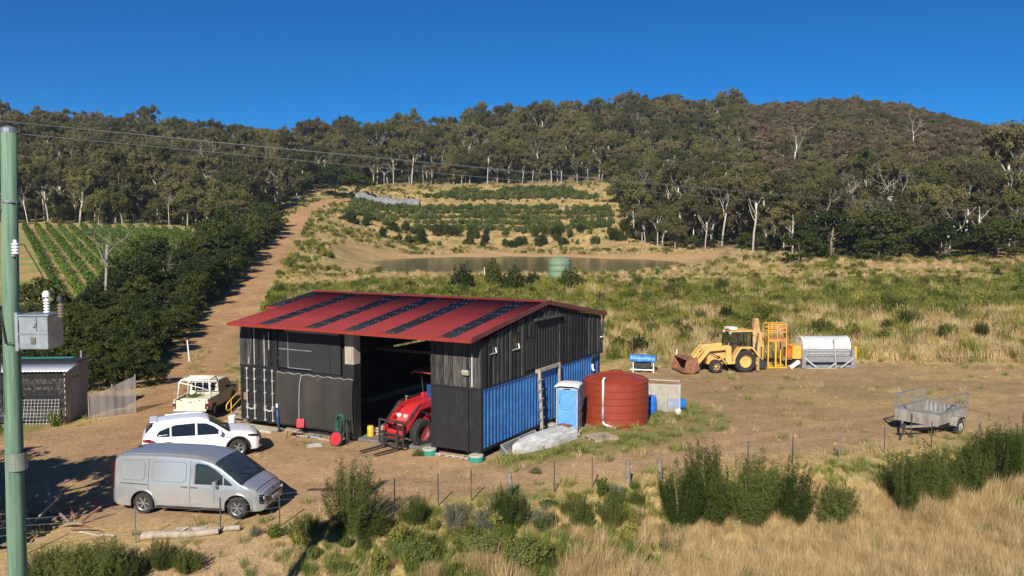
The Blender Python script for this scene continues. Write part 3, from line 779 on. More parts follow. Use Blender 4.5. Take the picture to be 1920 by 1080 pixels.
# ------------------------------------------------------------------ berry rows on the terraces, shrubs by the dam
rngO = np.random.default_rng(3)
P = []; S = []
for yy, x0, x1, dens in [(262, -50, 30, .7), (270, -50, 31, .85), (277, -51, 32, .95), (284, -52, 33, .95), (291, -53, 33, .9), (312, -30, 30, .8), (319, -26, 28, .9), (326, -22, 22, .6)]:
    for rr in (0, 1.3, 2.6):
        x = np.arange(x0, x1, 1.15); n = len(x); x = x + rngO.normal(size=n) * .4; y = yy + rr + rngO.normal(size=n) * .4
        k = (vnoise(x * .12, y * .25, 40) > .62 - dens * .5) & (rngO.random(n) < .93)
        P.append(np.stack([x[k], y[k], ground_z(x[k], y[k]) - .05], 1)); S.append(rngO.uniform(.8, 1.45, k.sum()))
P = np.concatenate(P); S = np.concatenate(S)
scatter('berry_rows', P, rngO.uniform(0, 6.28, len(P)), S, rngO.integers(0, 3, len(P)), proto_coll('berryrow', [join_mesh('berryj%d' % i, BUSH['berry'][i]) for i in range(3)]), 'long leafy green crop rows across the terraces above the dam', 'crop rows')
for i in range(74):
    x = rngO.uniform(-52, 40); y = rngO.choice([245, 247, 254, 256]) + rngO.normal() * .9
    if x < -38 and y < 250: y += 3
    if pond_r(x, y) < 1.2: y += 6
    lab = ('dark rounded shrub along the far bank of the dam ' if y < 251 else 'dark rounded shrub on the lowest terrace above the dam ') + spot(x, y)
    shrub('bank_shrub', 'dscrub', i, x, y, rngO.uniform(1.0, 2.1), rngO.uniform(0, 6.28), lab, lab.replace('shrub', 'shrubs'), rngO.uniform(.8, 1.1))

# scrub slope between the yard and the dam
rngS = np.random.default_rng(21)
def in_slope(x, y):
    t = x / y; e = np.interp(t, [-.6, -.25, -.1, .06, .2, .4, .65], [62, 60, 60, 61, 62, 60.5, 57.5])
    top = np.interp(t, [-.27, -.2, -.1, .06, .2, .3, .6], [128, 126, 119, 117, 121, 124, 112])
    return (y > e) & (y < top) & (poly_dist(x, y, TRACK) > 3.4) & (x > np.interp(y, tp[:, 1], tp[:, 0]))
n = 21000
x = rngS.uniform(-40, 85, n); y = 57 + rngS.uniform(0, 1, n) ** .85 * 72
k = in_slope(x, y); x, y = x[k], y[k]
crest = 1 - .55 * sstep(98, 114, y)
dn = fbm(x * .13, y * .13, 55); dn2 = fbm(x * .5, y * .5, 56)
low = sstep(63, 84, y + 16 * (dn2 - .5))                               # straw at the foot, green scrub above
grn = (dn * .45 + dn2 * 1.0 + .20 * low - .22 * sstep(100, 116, y) - .14 * sstep(.25, .4, x / y) * sstep(90, 76, y) - .10 * sstep(.02, .08, x / y) * sstep(86, 70, y)) > .80
pk = np.where(grn, rngS.integers(0, 7, len(x)), np.where(rngS.random(len(x)) < .8, rngS.integers(7, 10, len(x)), rngS.integers(4, 7, len(x))))
scl = np.where(pk < 4, rngS.uniform(.5, 1.0, len(x)), np.where(pk < 7, rngS.uniform(.7, 1.25, len(x)), rngS.uniform(.8, 1.5, len(x))))
protos = [join_mesh('scrubj%d' % i, BUSH['scrub'][i]) for i in range(4)] + [tuft_mesh('rush%d' % i, M_rush, 70, 1.05, .34, .018, .75, 200 + i) for i in range(3)] + [tuft_mesh('strawtuft%d' % i, M_straw, 60, .75, .5, .014, .6, 210 + i) for i in range(3)]
scatter('scrub_and_rushes', np.stack([x, y, ground_z(x, y)], 1), rngS.uniform(0, 6.28, len(x)), scl * crest * rngS.uniform(.6, 1.1, len(x)), pk, proto_coll('slope', protos), 'mixed green scrub, rushes and straw covering the slope below the dam', 'scrub', .12)
# dark shrubs standing out of it
cnt = 0
while cnt < 150:
    xx = rngS.uniform(-32, 66); yy = rngS.uniform(63, 108)
    if not in_slope(np.array([xx]), np.array([yy]))[0]: continue
    t = xx / yy; lab = ('dark round' if cnt % 2 == 0 else 'green upright') + ' bush ' + ('low' if yy < 78 else 'midway' if yy < 94 else 'high') + ' on scrub slope ' + spot(xx, yy)
    shrub('slope_bush', ('dscrub', 'heath')[cnt % 2], cnt, xx, yy, rngS.uniform(.4, 1.05) * (1.1 if cnt % 2 else .85), rngS.uniform(0, 6.28), lab, lab.replace('bush', 'bushes'), rngS.uniform(.7, 1.05))
    cnt += 1
for u, v, s, sz, lab in [(868, 552, 1.5, 1.25, 'upright dark conifer-like bush just behind the shed ridge'), (925, 540, 1.25, 1.5, 'narrow upright dark bush left of the green tank'), (962, 552, 1.35, 1.3, 'broad dark bush between the shed ridge and green tank'), (1000, 540, 1.1, 1.0, 'dark bush leaning toward the green tank from the left'), (1070, 548, 1.6, .95, 'rounded dark bush right in front of the green tank'), (1255, 560, 1.1, .8, 'rounded shrub on the dam slope right of the shed gable')]:
    xx, yy = at(u, v); shrub('dark_bush', 'dscrub', int(u), xx, yy, s, u * .1, lab, None, sz)

# low dark growth under the hedge trees
x_, y_ = [], []
for yy in np.arange(50, 226, 1.6):
    cx = np.interp(yy, tp[:, 1], tp[:, 0])
    for k in range(7 if yy < 96 else 4): x_.append(cx - 3.0 - .008 * yy - k * 2.2 + rngH.normal() * .6); y_.append(yy + rngH.normal() * .6)
x_, y_ = np.array(x_), np.array(y_); k = (x_ / y_ > -.64) & ~((x_ < -20.3) & (y_ < 48.5)); x_, y_ = x_[k], y_[k]
scatter('hedge_undergrowth', np.stack([x_, y_, ground_z(x_, y_) - .3], 1), rngH.uniform(0, 6.28, len(x_)), rngH.uniform(.22, .46, len(x_)), rngH.integers(0, 4, len(x_)), proto_coll('hedgeunder', fw['dark']), 'dark leafy undergrowth filling the hedge left of the dirt track', 'undergrowth')
# rough straw and small scrub on the open ground round the dam and the terraces
n = 30000
x = rngS.uniform(-70, 105, n); y = rngS.uniform(108, 345, n)
k = (y < forest_edge(x / y) + 2) & (poly_dist(x, y, TRACK) > 2.8) & (pond_r(x, y) > 1.13) & (x > np.interp(y, tp[:, 1], tp[:, 0]) - 6) & ~in_slope(x, y)
x, y = x[k], y[k]; dn = fbm(x * .09, y * .09, 61); dn2 = fbm(x * .4, y * .4, 62)
k = rngS.random(len(x)) < .5 + 1.1 * (dn2 - .35); x, y, dn, dn2 = x[k], y[k], dn[k], dn2[k]
grn = (dn * .5 + dn2 * .8 + .08 * (x < -30)) > .72
pk = np.where(grn, rngS.integers(0, 7, len(x)), rngS.integers(7, 10, len(x)))
scatter('rough_pasture', np.stack([x, y, ground_z(x, y)], 1), rngS.uniform(0, 6.28, len(x)), np.where(grn, rngS.uniform(.35, .9, len(x)), rngS.uniform(.6, 1.1, len(x))), pk, bpy.data.collections['slope'], 'rough dry grass and low scrub on the open ground round the dam', 'pasture', .12)

# ================================================================== FOREGROUND BANK: grass, weeds, shrubs
rngG = np.random.default_rng(77)
n = 44000
x = rngG.uniform(-16, 24, n); y = rngG.uniform(15, 37, n)
d = fence_y(x) - y
k = (d > .35) & (d < 14) & (np.abs(x / y) < .66); x, y, d = x[k], y[k], d[k]
g1 = fbm(x * .3, y * .3, 91); g2 = fbm(x * 1.1, y * 1.1, 92)
leftbare = sstep(-5.5, -8.5, x) * sstep(6.5, 3.5, d)
keep = rngG.random(len(x)) > leftbare * .96
grn = (g1 * .5 + g2 * .5 + .16 * sstep(3.5, 1.0, d) + .10 * sstep(2, -6, x)) > .56 - .05 * sstep(6, 0, x)
pk = np.where(grn, rngG.integers(4, 7, len(x)), rngG.integers(0, 4, len(x)))
keep &= ~(grn & (rngG.random(len(x)) < .35)) & (rngG.random(len(x)) < .62 + .36 * sstep(2.5, 5.5, d))
x, y, d, pk = x[keep], y[keep], d[keep], pk[keep]; g1k = g1[keep]
s = np.where(pk < 4, rngG.uniform(.5, 1.1, len(x)) * (.35 + 1.2 * g1k), rngG.uniform(.5, 1.0, len(x))) * (.55 + .45 * sstep(.5, 4.5, d))
protos = [tuft_mesh('drygrass%d' % i, M_straw, 44, .80, .28, .0055, .5, 300 + i) for i in range(4)] + [tuft_mesh('weedgrass%d' % i, M_grass, 36, .6, .26, .009, .6, 320 + i) for i in range(3)]
scatter('roadside_grass', np.stack([x, y, ground_z(x, y)], 1), rngG.uniform(0, 6.28, len(x)), s, pk, proto_coll('roadgrass', protos), 'tall dry golden grass on the roadside bank in front of the fence', 'grass', .15)
# weeds and thin grass in and round the yard
n = 26000
x = rngG.uniform(-30, 62, n); y = rngG.uniform(26, 66, n)
m_ = masks(x, y)
out = (1 - m_['yard']) * (1 - m_['track'])
pr = np.maximum(m_['weeds'] * .95, out * .42)
pr = np.maximum(pr, .10 * sstep(.02, .2, m_['n2'] + m_['n1'] * .6) * sstep(4, 14, x))
strip = np.exp(-((poly_dist(x, y, [(-4, 31.8), (2, 33.6), (8, 36.4), (16, 40)]) / .35) ** 2)) * .5       # weedy centre line of the wheel track
lx0 = (x + 12.963) * math.cos(math.radians(-28.83)) + (y - 40.97) * math.sin(math.radians(-28.83)); ly0 = -(x + 12.963) * math.sin(math.radians(-28.83)) + (y - 40.97) * math.cos(math.radians(-28.83))
pr = np.maximum(pr, .45 * ((lx0 > 2.2) & (lx0 < 7.4) & (ly0 > -1.5) & (ly0 < -.3)) * sstep(-.05, .1, m_['n2']))
pr = np.maximum(pr, strip); pr = np.maximum(pr, .5 * np.exp(-(np.clip(m_['td'], 0, 9) / .55) ** 2) * (y > 48))
# not inside the shed
c_, s_ = math.cos(SHED_A0 := math.radians(-28.83)), math.sin(SHED_A0)
lx = (x + 12.963) * c_ + (y - 40.97) * s_; ly = -(x + 12.963) * s_ + (y - 40.97) * c_
k = (rngG.random(len(x)) < pr) & ~((lx > -.2) & (lx < 13.5) & (ly > -.25) & (ly < 12.4)) & (fence_y(x) - y < -.2) & (np.abs(x / y) < .68)
k &= (rngG.random(len(x)) < .3 + .7 * sstep(-.1, .15, m_['n2']))
x, y = x[k], y[k]; w = m_['weeds'][k]; grn = (rngG.random(len(x)) < np.where(w > .4, .85, .45))
pk = np.where(grn, rngG.integers(0, 3, len(x)), rngG.integers(3, 5, len(x)))
protos = [tuft_mesh('yardweed%d' % i, M_grass, 34, .32, .2, .010, .8, 340 + i) for i in range(3)] + [tuft_mesh('yardstraw%d' % i, M_straw, 34, .34, .24, .007, .8, 350 + i) for i in range(2)]
scatter('yard_weeds', np.stack([x, y, ground_z(x, y)], 1), rngG.uniform(0, 6.28, len(x)), rngG.uniform(.4, 1.15, len(x)), pk, proto_coll('yardweeds', protos), 'low green weeds and thin dry grass around the yard', 'weeds', .2)

# shrubs of the bank, each standing out in the picture
for nm, kd, u, v, s, sz, lab in [
 ('bank_bush', 'heath', 662, 1005, 1.12, 1.12, 'tall feathery green bush in front of the yard right of the silver van'),
 ('bank_bush', 'heath', 778, 985, .62, .8, 'small green bush between the tall feathery bush and the wooden fence post'),
 ('bank_bush', 'heath', 955, 985, .75, .95, 'mid green bush at the foot of the wooden fence post'),
 ('bank_bush', 'heath', 1085, 985, .72, .75, 'left dark bush of the pair in the dry grass below the shed corner'),
 ('bank_bush', 'heath', 1145, 985, .70, .8, 'right dark bush of the pair in the dry grass below the shed corner'),
 ('bank_bush', 'heath', 1272, 985, 1.05, 1.1, 'left bush of the big green clump right of centre'),
 ('bank_bush', 'heath', 1330, 978, 1.15, 1.35, 'tallest bush of the big green clump right of centre'),
 ('bank_bush', 'heath', 1405, 985, 1.25, 1.15, 'broad middle bush of the big green clump right of centre'),
 ('bank_bush', 'heath', 1478, 975, 1.1, 1.05, 'right bush of the big green clump right of centre'),
 ('bank_bush', 'low', 1570, 975, 1.35, 1.0, 'low bright green bush between the two big clumps'),
 ('bank_bush', 'heath', 1690, 950, 1.15, 1.0, 'left bush of the dark clump below the trailer'),
 ('bank_bush', 'heath', 1752, 948, 1.25, 1.05, 'second bush of the dark clump below the trailer'),
 ('bank_bush', 'heath', 1815, 925, 1.1, 1.0, 'third bush of the dark clump below the trailer'),
 ('bank_bush', 'heath', 1868, 905, 1.2, 1.15, 'fourth bush of the dark clump, close to the right edge'),
 ('bank_bush', 'heath', 1920, 905, 1.2, 1.1, 'bush cut by the right edge of the picture'),
 ('bank_bush', 'low', 75, 1090, .85, 1.1, 'low green bush at the foot of the utility pole'),
 ('bank_bush', 'low', 130, 1092, .95, 1.15, 'low green bush right of the utility pole foot'),
 ('bank_bush', 'low', 195, 1085, 1.0, 1.2, 'third low green bush from the utility pole'),
 ('bank_bush', 'low', 245, 1088, .8, 1.0, 'fourth low green bush from the utility pole'),
 ('bank_bush', 'heath', 298, 1068, .55, .85, 'dark upright bush below the split log'),
 ('bank_bush', 'low', 350, 1070, .7, 1.0, 'small green bush right of the dark upright bush below the log'),
 ('bank_bush', 'low', 575, 1010, .75, 1.0, 'light green low bush left of the tall feathery bush'),
 ('bank_bush', 'low', 720, 1000, .7, .8, 'greyish green low bush right of the tall feathery bush'),
 ('bank_bush', 'grey', 850, 985, .9, .9, 'grey green bush left of the wooden fence post'),
 ('bank_bush', 'grey', 905, 990, .8, .9, 'grey twiggy bush close under the wooden fence post'),
 ('bank_bush', 'grey', 1015, 985, .7, .8, 'grey green bush right of the wooden fence post'),
 ('bramble', 'bramble', 985, 1060, .95, .9, 'dark green bramble mound at the bottom centre'),
 ('bramble', 'bramble', 890, 1030, .75, .8, 'low bramble left of the bottom centre mound'),
 ('bramble', 'bramble', 770, 1035, .8, .7, 'reddish green bramble tangle left of the bottom centre'),
 ('bramble', 'bramble', 1240, 1000, .5, .6, 'small green bramble in the golden grass left of the big clump'),
 ('yard_shrub', 'low', 1335, 905, .45, 1.3, 'small green shrub on the yard edge above the big clump'),
 ('yard_shrub', 'low', 1005, 888, .3, 1.0, 'tiny weed bush on the wheel track below the boat'),
 ('yard_shrub', 'low', 785, 855, .33, 1.0, 'small grassy weed bush beside the left concrete stump'),
]:
    xx, yy = at(u, v); s *= (1.2 if u > 1200 else 1.16) if nm == 'bank_bush' else 1.1; sz *= .9 if u > 1200 else 1.0; o = shrub(nm, kd, int(u) % 7, xx, yy, s, u * .37, lab, None, sz); o.scale = (o.scale[0] * (1 + .16 * math.sin(u * 1.3)), o.scale[1] * (1 - .12 * math.sin(u * 1.3)), o.scale[2]); o.rotation_euler = (.10 * math.sin(u), .10 * math.cos(u * 1.7), u * .37)

# straw litter and pebbly tufts lying on the yard dirt
n = 9000
x = rngG.uniform(-24, 44, n); y = rngG.uniform(27, 58, n); m_ = masks(x, y)
k = (m_['yard'] > .4) & (rngG.random(n) < .25 + .6 * sstep(-.05, .15, m_['n1'] + m_['n2']) + .3 * sstep(6, 20, x)); x, y = x[k], y[k]
lx = (x + 12.963) * c_ + (y - 40.97) * s_; ly = -(x + 12.963) * s_ + (y - 40.97) * c_
k = ~((lx > -.2) & (lx < 13.5) & (ly > -.25) & (ly < 12.4)); x, y = x[k], y[k]
lit = [tuft_mesh('litter%d' % i, M_straw, 9, .06, .22, .012, 2.2, 370 + i) for i in range(3)] + [tuft_mesh('litterg%d' % i, M_grass, 9, .09, .16, .010, 1.2, 375 + i) for i in range(1)]
scatter('yard_litter', np.stack([x, y, ground_z(x, y)], 1), rngG.uniform(0, 6.28, len(x)), rngG.uniform(.4, 1.3, len(x)), np.where(rngG.random(len(x)) < .82, rngG.integers(0, 3, len(x)), 3), proto_coll('litter', lit), 'flattened straw and short tufts lying on the yard dirt', 'ground litter', .2)

# tangled weeds, twigs and bramble between the shrubs of the bank
n = 1500
x = rngG.uniform(-9, 15, n); y = rngG.uniform(19, 36, n); d = fence_y(x) - y
g = fbm(x * .45, y * .45, 131)
k = (d > .5) & (d < 7.5) & (rngG.random(n) < np.clip((g - .38) * 3.2, 0, 1) * sstep(7.5, 4, d) * sstep(9, 3, x) * sstep(-9, -5.5, x)); x, y = x[k], y[k]
wp = [join_mesh('tangle%d' % i, BUSH[q][j]) for i, (q, j) in enumerate((('scrub', 2), ('bramble', 1), ('low', 0), ('low', 1), ('grey', 0), ('scrub', 1), ('scrub', 0)))]
scatter('bank_weeds', np.stack([x, y, ground_z(x, y)], 1), rngG.uniform(0, 6.28, len(x)), np.stack([rngG.uniform(.2, .5, len(x))] * 2 + [rngG.uniform(.2, .6, len(x))], 1), rngG.integers(0, 7, len(x)), proto_coll('tangle', wp), 'tangled low weeds, brambles and grey twigs on the bank below the fence', 'weeds', .15)

# ================================================================== THE SHED
SHED_A = math.radians(-28.83)
SHED_O = (-12.963, 40.970, 0.0)
SW, SD, SB = 13.365, 12.19, .30                     # front width, depth, underside of the containers
shed = empty('farm_shed', SHED_O, SHED_A, 'black two-storey farm shed of stacked containers under a red corrugated roof', 'shed')
def shed_pt(x, y, z=0.):
    c, s = math.cos(SHED_A), math.sin(SHED_A)
    return (SHED_O[0] + c * x - s * y, SHED_O[1] + s * x + c * y, z)

def plankmat(name, col, worn, amount):
    """charred or painted boards: every board its own tone, streaks of bare weathered grain"""
    m = bpy.data.materials.new(name); m.use_nodes = True
    n, l = m.node_tree.nodes, m.node_tree.links; b = n['Principled BSDF']
    oi = n.new('ShaderNodeObjectInfo'); tc = n.new('ShaderNodeTexCoord'); mp = n.new('ShaderNodeMapping')
    mp.inputs['Scale'].default_value = (3, 3, 1.2)
    l.new(tc.outputs['Object'], mp.inputs[0])
    sc = n.new('ShaderNodeVectorMath'); sc.operation = 'SCALE'; sc.inputs[0].default_value = (37, 91, 53); l.new(oi.outputs['Random'], sc.inputs['Scale'])
    l.new(sc.outputs[0], mp.inputs['Location'])
    ns = n.new('ShaderNodeTexNoise'); ns.inputs['Scale'].default_value = 2.2; ns.inputs['Detail'].default_value = 7; ns.inputs['Roughness'].default_value = .75
    l.new(mp.outputs[0], ns.inputs['Vector'])
    ad = n.new('ShaderNodeMath'); ad.operation = 'MULTIPLY_ADD'; ad.inputs[1].default_value = .22; l.new(oi.outputs['Random'], ad.inputs[0]); l.new(ns.outputs[0], ad.inputs[2])
    rp = n.new('ShaderNodeValToRGB'); rp.color_ramp.elements[0].position = .72 - amount; rp.color_ramp.elements[1].position = .98 - amount * .6
    rp.color_ramp.elements[0].color = (*col, 1); rp.color_ramp.elements[1].color = (*worn, 1)
    l.new(ad.outputs[0], rp.inputs[0]); l.new(rp.outputs[0], b.inputs['Base Color']); b.inputs['Roughness'].default_value = .8; b.inputs['Specular IOR Level'].default_value = .3
    bp = n.new('ShaderNodeBump'); bp.inputs['Strength'].default_value = .5; bp.inputs['Distance'].default_value = .02; l.new(ns.outputs[0], bp.inputs['Height']); l.new(bp.outputs[0], b.inputs['Normal'])
    return m
M_plank = plankmat('charred_board', (.010, .010, .011), (.15, .14, .13), .13)
M_plankw = plankmat('weathered_board', (.014, .014, .015), (.17, .15, .13), .22)
M_black = pm('black_steel_paint', (.011, .011, .012), .6, var=.35, scale=3, bump=.05)
M_blackin = pm('dark_inner_wall', (.010, .010, .011), .8, var=.3, scale=2)
M_blue = pm('blue_container_paint', (.018, .11, .32), .55, var=.22, scale=1.5, bump=.04, col2=(.038, .155, .39))
M_roof = pm('red_roof_paint', (.165, .022, .024), .65, var=.10, scale=.5, spec=.15)
M_gutter = pm('red_gutter_paint', (.23, .026, .014), .5, var=.1, scale=2)
M_rake = pm('brown_red_trim', (.14, .035, .030), .5, var=.15, scale=2)
M_strip = pm('dark_roof_sheet', (.010, .011, .016), .45, var=.4, scale=2.5, spec=.3)
M_white = pm('white_paint', (.72, .71, .68), .45, var=.08, scale=4)
M_whitem = pm('worn_white_metal', (.36, .36, .34), .5, var=.2, scale=5)
M_steel = pm('galvanised_steel', (.42, .43, .44), .42, .75, var=.18, scale=5)
M_grey = pm('grey_metal', (.25, .26, .27), .5, .4, var=.2, scale=4)
M_timber = pm('grey_timber', (.32, .27, .21), .85, var=.25, scale=5, stretch=(1, 1, .25), bump=.2)
M_conc = pm('concrete', (.40, .36, .30), .9, var=.18, scale=2.5, bump=.15)
M_cloth = pm('shade_cloth', (.019, .018, .018), .95, var=.2, scale=.7, col2=(.042, .036, .030), stretch=(1, 1, .35), detail=7)
M_glassd = pm('dark_window', (.02, .025, .028), .08, var=.1, spec=.6)
M_rubber = pm('rubber', (.022, .022, .022), .85, var=.25, scale=12, bump=.1)
M_yellow = pm('yellow_paint', (.62, .36, .03), .5, var=.12, scale=5)

def corr_wall(name, L, z0, z1, mat, parent, x=0., y=0., rz=0., period=.28, depth=.036, lab=None):
    """trapezoid-ribbed container wall running along local +x, ribs towards -y"""
    mb = MB(); P = []; k = max(1, round(L / period)); p = L / k
    prof = []
    for i in range(k):
        a = i * p; prof += [(a, 0), (a + .27 * p, 0), (a + .5 * p, -depth), (a + .77 * p, -depth)]
    prof.append((L, 0))
    for z in (z0, z1): P += [(a, b, z) for a, b in prof]
    mb.grid(P, len(prof), 2)
    o = mb.build(name, mat, parent); o.location = (x, y, 0); o.rotation_euler = (0, 0, rz)
    if lab: o['label'] = lab
    return o
def boxpart(name, mat, parent, x0, x1, y0, y1, z0, z1, bevel=.008, lab=None):
    o = MB().box(x0, x1, y0, y1, z0, z1).build(name, mat, parent, bevel=bevel)
    if lab: o['label'] = lab
    return o
unit = {}
def unit_plank(v):
    if v in unit: return unit[v]
    r = random.Random(v); mb = MB(); P = []
    for z in np.linspace(0, 1, 5):
        j = [r.uniform(-.03, .03) for _ in range(4)]
        P.append([(-.5 + j[0], -.5 + j[1] * 2, z), (.5 + j[2], -.5 + j[3] * 2, z), (.5 + j[2], .5, z), (-.5 + j[0], .5, z)])
    V = [p for ring in P for p in ring]; F = [(0, 1, 2, 3), (16, 19, 18, 17)]
    for i in range(4):
        for k in range(4): F.append((i * 4 + k, i * 4 + (k + 1) % 4, i * 4 + 4 + (k + 1) % 4, i * 4 + 4 + k))
    unit[v] = mb.add(V, F).mesh('plank%d' % v, None); return unit[v]
def plank(x, y, z0, z1, w, t, mat, rz=0., v=0, parent=None):
    key = (v % 5, mat.name)
    if key not in unit:
        me = unit_plank(v % 5).copy(); me.materials.append(mat); unit[key] = me
    return inst('plank', unit[key], parent or shed, (x, y, z0), (random.Random(int(x * 977 + y * 3113)).uniform(-.006, .006), 0, rz), (w, t, z1 - z0))

ZM0, ZM1, ZT = SB + 2.59, SB + 2.65, 4.88           # top of lower containers, start of the cladding, wall top
rnd = random.Random(4)
# --- left container, end doors
boxpart('corner_post', M_black, shed, 0, .12, -.0, .14, SB, ZM0); boxpart('corner_post', M_black, shed, 2.32, 2.44, 0, .14, SB, ZM0)
boxpart('end_rail', M_black, shed, .123, 2.317, .0, .14, SB, SB + .14); boxpart('end_rail', M_black, shed, .123, 2.317, 0, .14, ZM0 - .13, ZM0)
for i, (xa, xb) in enumerate(((.135, 1.21), (1.23, 2.305))):
    mb = MB(); P = []; zs = [SB + .16]; ys = [.02]
    for k in range(5):
        z = SB + .34 + k * .44; zs += [z, z + .05, z + .17, z + .22]; ys += [.02, .055, .055, .02]
    zs.append(ZM0 - .15); ys.append(.02)
    for x_ in (xa, xb): P += [(x_, y_, z_) for y_, z_ in zip(ys, zs)]
    d = mb.grid(P, len(zs), 2).build('container_door', M_black, shed, solid=.02)
    for q in (.33, .78):
        xx = xa + q * (xb - xa) + (.02 if i else -.02)
        b_ = MB().cyl((xx, -.045, SB + .1), (xx, -.045, ZM0 - .06), .024, n=8)
        for z in (SB + .12, SB + .75, SB + 1.4, SB + 2.0, ZM0 - .12): b_.box(xx - .06, xx + .06, -.055, .015, z - .035, z + .035)
        b_.build('locking_bar', M_whitem, d)
        h_ = MB().beam((xx, -.07, SB + .62), (xx + (.3 if q < .5 else -.28), -.06, SB + .55), .03, .06).box(xx - .05, xx + .05, -.075, .0, SB + .55, SB + .7)
        h_.build('door_handle', M_whitem, d)
    if i == 0: boxpart('name_plate', pm('rusty_plate', (.22, .13, .09), .8), d, xa + .08, xa + .27, -.02, .018, SB + .95, SB + 1.3, 0)
corr_wall('container_side_wall', SD - .14, SB + .1, ZM0 - .05, M_black, shed, 0.005, SD, -math.pi / 2, lab='outer side wall of the left container')
corr_wall('container_side_wall', SD - .14, SB + .1, ZM0 - .05, M_blackin, shed, 2.44, .14, math.pi / 2)
# cladding above it
n_ = 12
for i in range(n_):
    w = 2.42 / n_; plank(.02 + (i + .5) * w, -.028 if i % 2 else .004, ZM1, ZT, w * .93, .04, M_plank, v=rnd.randrange(5))
for xx, z0, z1 in ((.98, ZM1 + .03, ZT - .0), (1.62, ZM1 + .02, ZT - .45), (1.92, 3.75, ZT - .3), (.62, ZM1 + .05, 3.32)):
    boxpart('pale_sealant_strip', M_whitem, shed, xx - .022, xx + .022, -.052, -.034, z0, z1, 0)
boxpart('floor_beam', M_black, shed, -.01, 2.45, -.035, .10, ZM0 + .003, ZM1 - .003)
corr_wall('upper_side_wall', SD, ZM1, ZT, M_blackin, shed, .01, SD, -math.pi / 2)
corr_wall('upper_side_wall', SD, ZM1, ZT, M_blackin, shed, 2.45, .05, math.pi / 2)
# --- covered bay: two dark panels above, shade cloth below
for xa, xb, yy, z0 in ((2.47, 4.52, -.01, 2.98), (4.50, 6.18, -.05, 2.90)):
    p_ = boxpart('cladding_panel', pm('dark_panel', (.015, .015, .016), .8, var=.2, scale=1.2), shed, xa, xb, yy, yy + .05, z0, 4.62)
    if xa < 3:
        boxpart('pale_batten', M_grey, p_, 3.05, 3.09, yy - .016, yy - .002, z0 + .04, 4.6, 0); boxpart('pale_batten', M_grey, p_, 2.5, 4.48, yy - .021, yy - .004, 3.83, 3.87, 0); boxpart('pale_batten', M_grey, p_, 3.05, 4.48, yy - .03, yy - .004, z0 + .005, z0 + .04, 0)
    else:
        boxpart('pale_batten', M_black, p_, 5.55, 5.6, yy - .02, yy - .002, z0 + .04, 4.6, 0)
boxpart('sliding_rail', M_grey, shed, 2.95, 6.1, -.09, -.03, 4.66, 4.73)
boxpart('floor_beam', M_black, shed, 2.46, 6.40, -.04, .1, 2.76, 2.87)
boxpart('bay_back_panel', M_blackin, shed, 2.46, 6.40, .12, .16, .1, 4.9, 0)
mb = MB(); P = []; nx, nz = 46, 20
for j in range(nz):
    for i in range(nx):
        x_ = 2.46 + (6.95 - 2.46) * i / (nx - 1); v_ = j / (nz - 1); z_ = .34 + (2.78 - .05 * math.sin(i * .55) - .34) * v_
        fold = .05 * math.sin(x_ * 4.1 + .8 * math.sin(v_ * 2)) * (1 - .6 * v_) + .025 * math.sin(x_ * 11 + v_ * 3)
        P.append((x_, -.13 + fold * .8 - .08 * math.sin(v_ * math.pi), z_))
cl = mb.grid(P, nx, nz).build('shade_cloth', M_cloth, shed, smooth=True, solid=.012)
MB().tube([(4.02, -.2, 2.75), (3.96, -.26, 2.3), (3.93, -.28, 1.6), (3.94, -.3, .75)], .018, 6).build('rope', M_whitem, cl)
MB().tube([(2.48 + i * .16, -.17 - .02 * math.sin(i * 2), 2.775 + .03 * math.sin(i * 1.7)) for i in range(29)], .014, 5).build('rope', M_whitem, cl)
boxpart('timber_post', M_black, shed, 6.42, 6.93, -.06, .42, .12, 3.42); boxpart('timber_post', M_timber, shed, 6.43, 6.92, -.055, .41, 3.423, 4.86, lab='bare grey timber upper half of the door post')
# --- open bay
boxpart('lintel', pm('truss_paint', (.35, .27, .13), .6), shed, 6.94, 10.93, .02, .1, 4.72, 4.78)
boxpart('concrete_floor', pm('dark_concrete', (.13, .12, .11), .9, var=.2, scale=1.5), shed, 2.5, 10.9, .2, SD - .1, .0, .14, lab='concrete floor slab inside the open bay')
boxpart('back_wall', M_blackin, shed, 2.5, 10.9, SD - .09, SD, 0, 5.0, 0)
for xx, yy in ((8.6, 5.2), (9.35, 6.0)): boxpart('inner_post', M_timber, shed, xx, xx + .1, yy, yy + .1, .14, 4.9)
boxpart('shelf_beam', M_timber, shed, 2.6, 10.85, 7.1, 7.18, 2.9, 3.05)
# --- right container
boxpart('corner_post', M_black, shed, 10.94, 11.06, 0, .14, SB, ZM0); boxpart('corner_post', M_black, shed, SW - .16, SW, 0, .16, SB, ZM0); boxpart('corner_post', M_black, shed, SW - .16, SW, SD - .16, SD, SB, ZM0)
boxpart('centre_post', M_black, shed, 12.70, 12.78, -.045, .1, SB - .06, ZT - .02)
boxpart('end_rail', M_black, shed, 11.063, SW - .163, .01, .13, SB, SB + .12); boxpart('end_rail', M_black, shed, 11.063, SW - .163, .01, .13, ZM0 - .11, ZM0)
mb = MB(); k = 7; xs_ = np.linspace(11.063, 12.69, k + 1); P = []; prof = []
for i in range(k): prof += [(xs_[i], .03), (xs_[i] + .03, .055), (xs_[i] + .045, .055), (xs_[i] + .075, .03)]
prof.append((xs_[-1], .03))
for z in (SB + .1, ZM0 - .1): P += [(a, b, z) for a, b in prof]
mb.grid(P, len(prof), 2).build('container_end_wall', M_black, shed)
mb = MB(); P = []; prof = [(12.785, .03), (12.95, .03), (12.98, .055), (13.0, .055), (13.03, .03), (SW - .165, .03)]
for z in (SB + .1, ZM0 - .1): P += [(a, b, z) for a, b in prof]
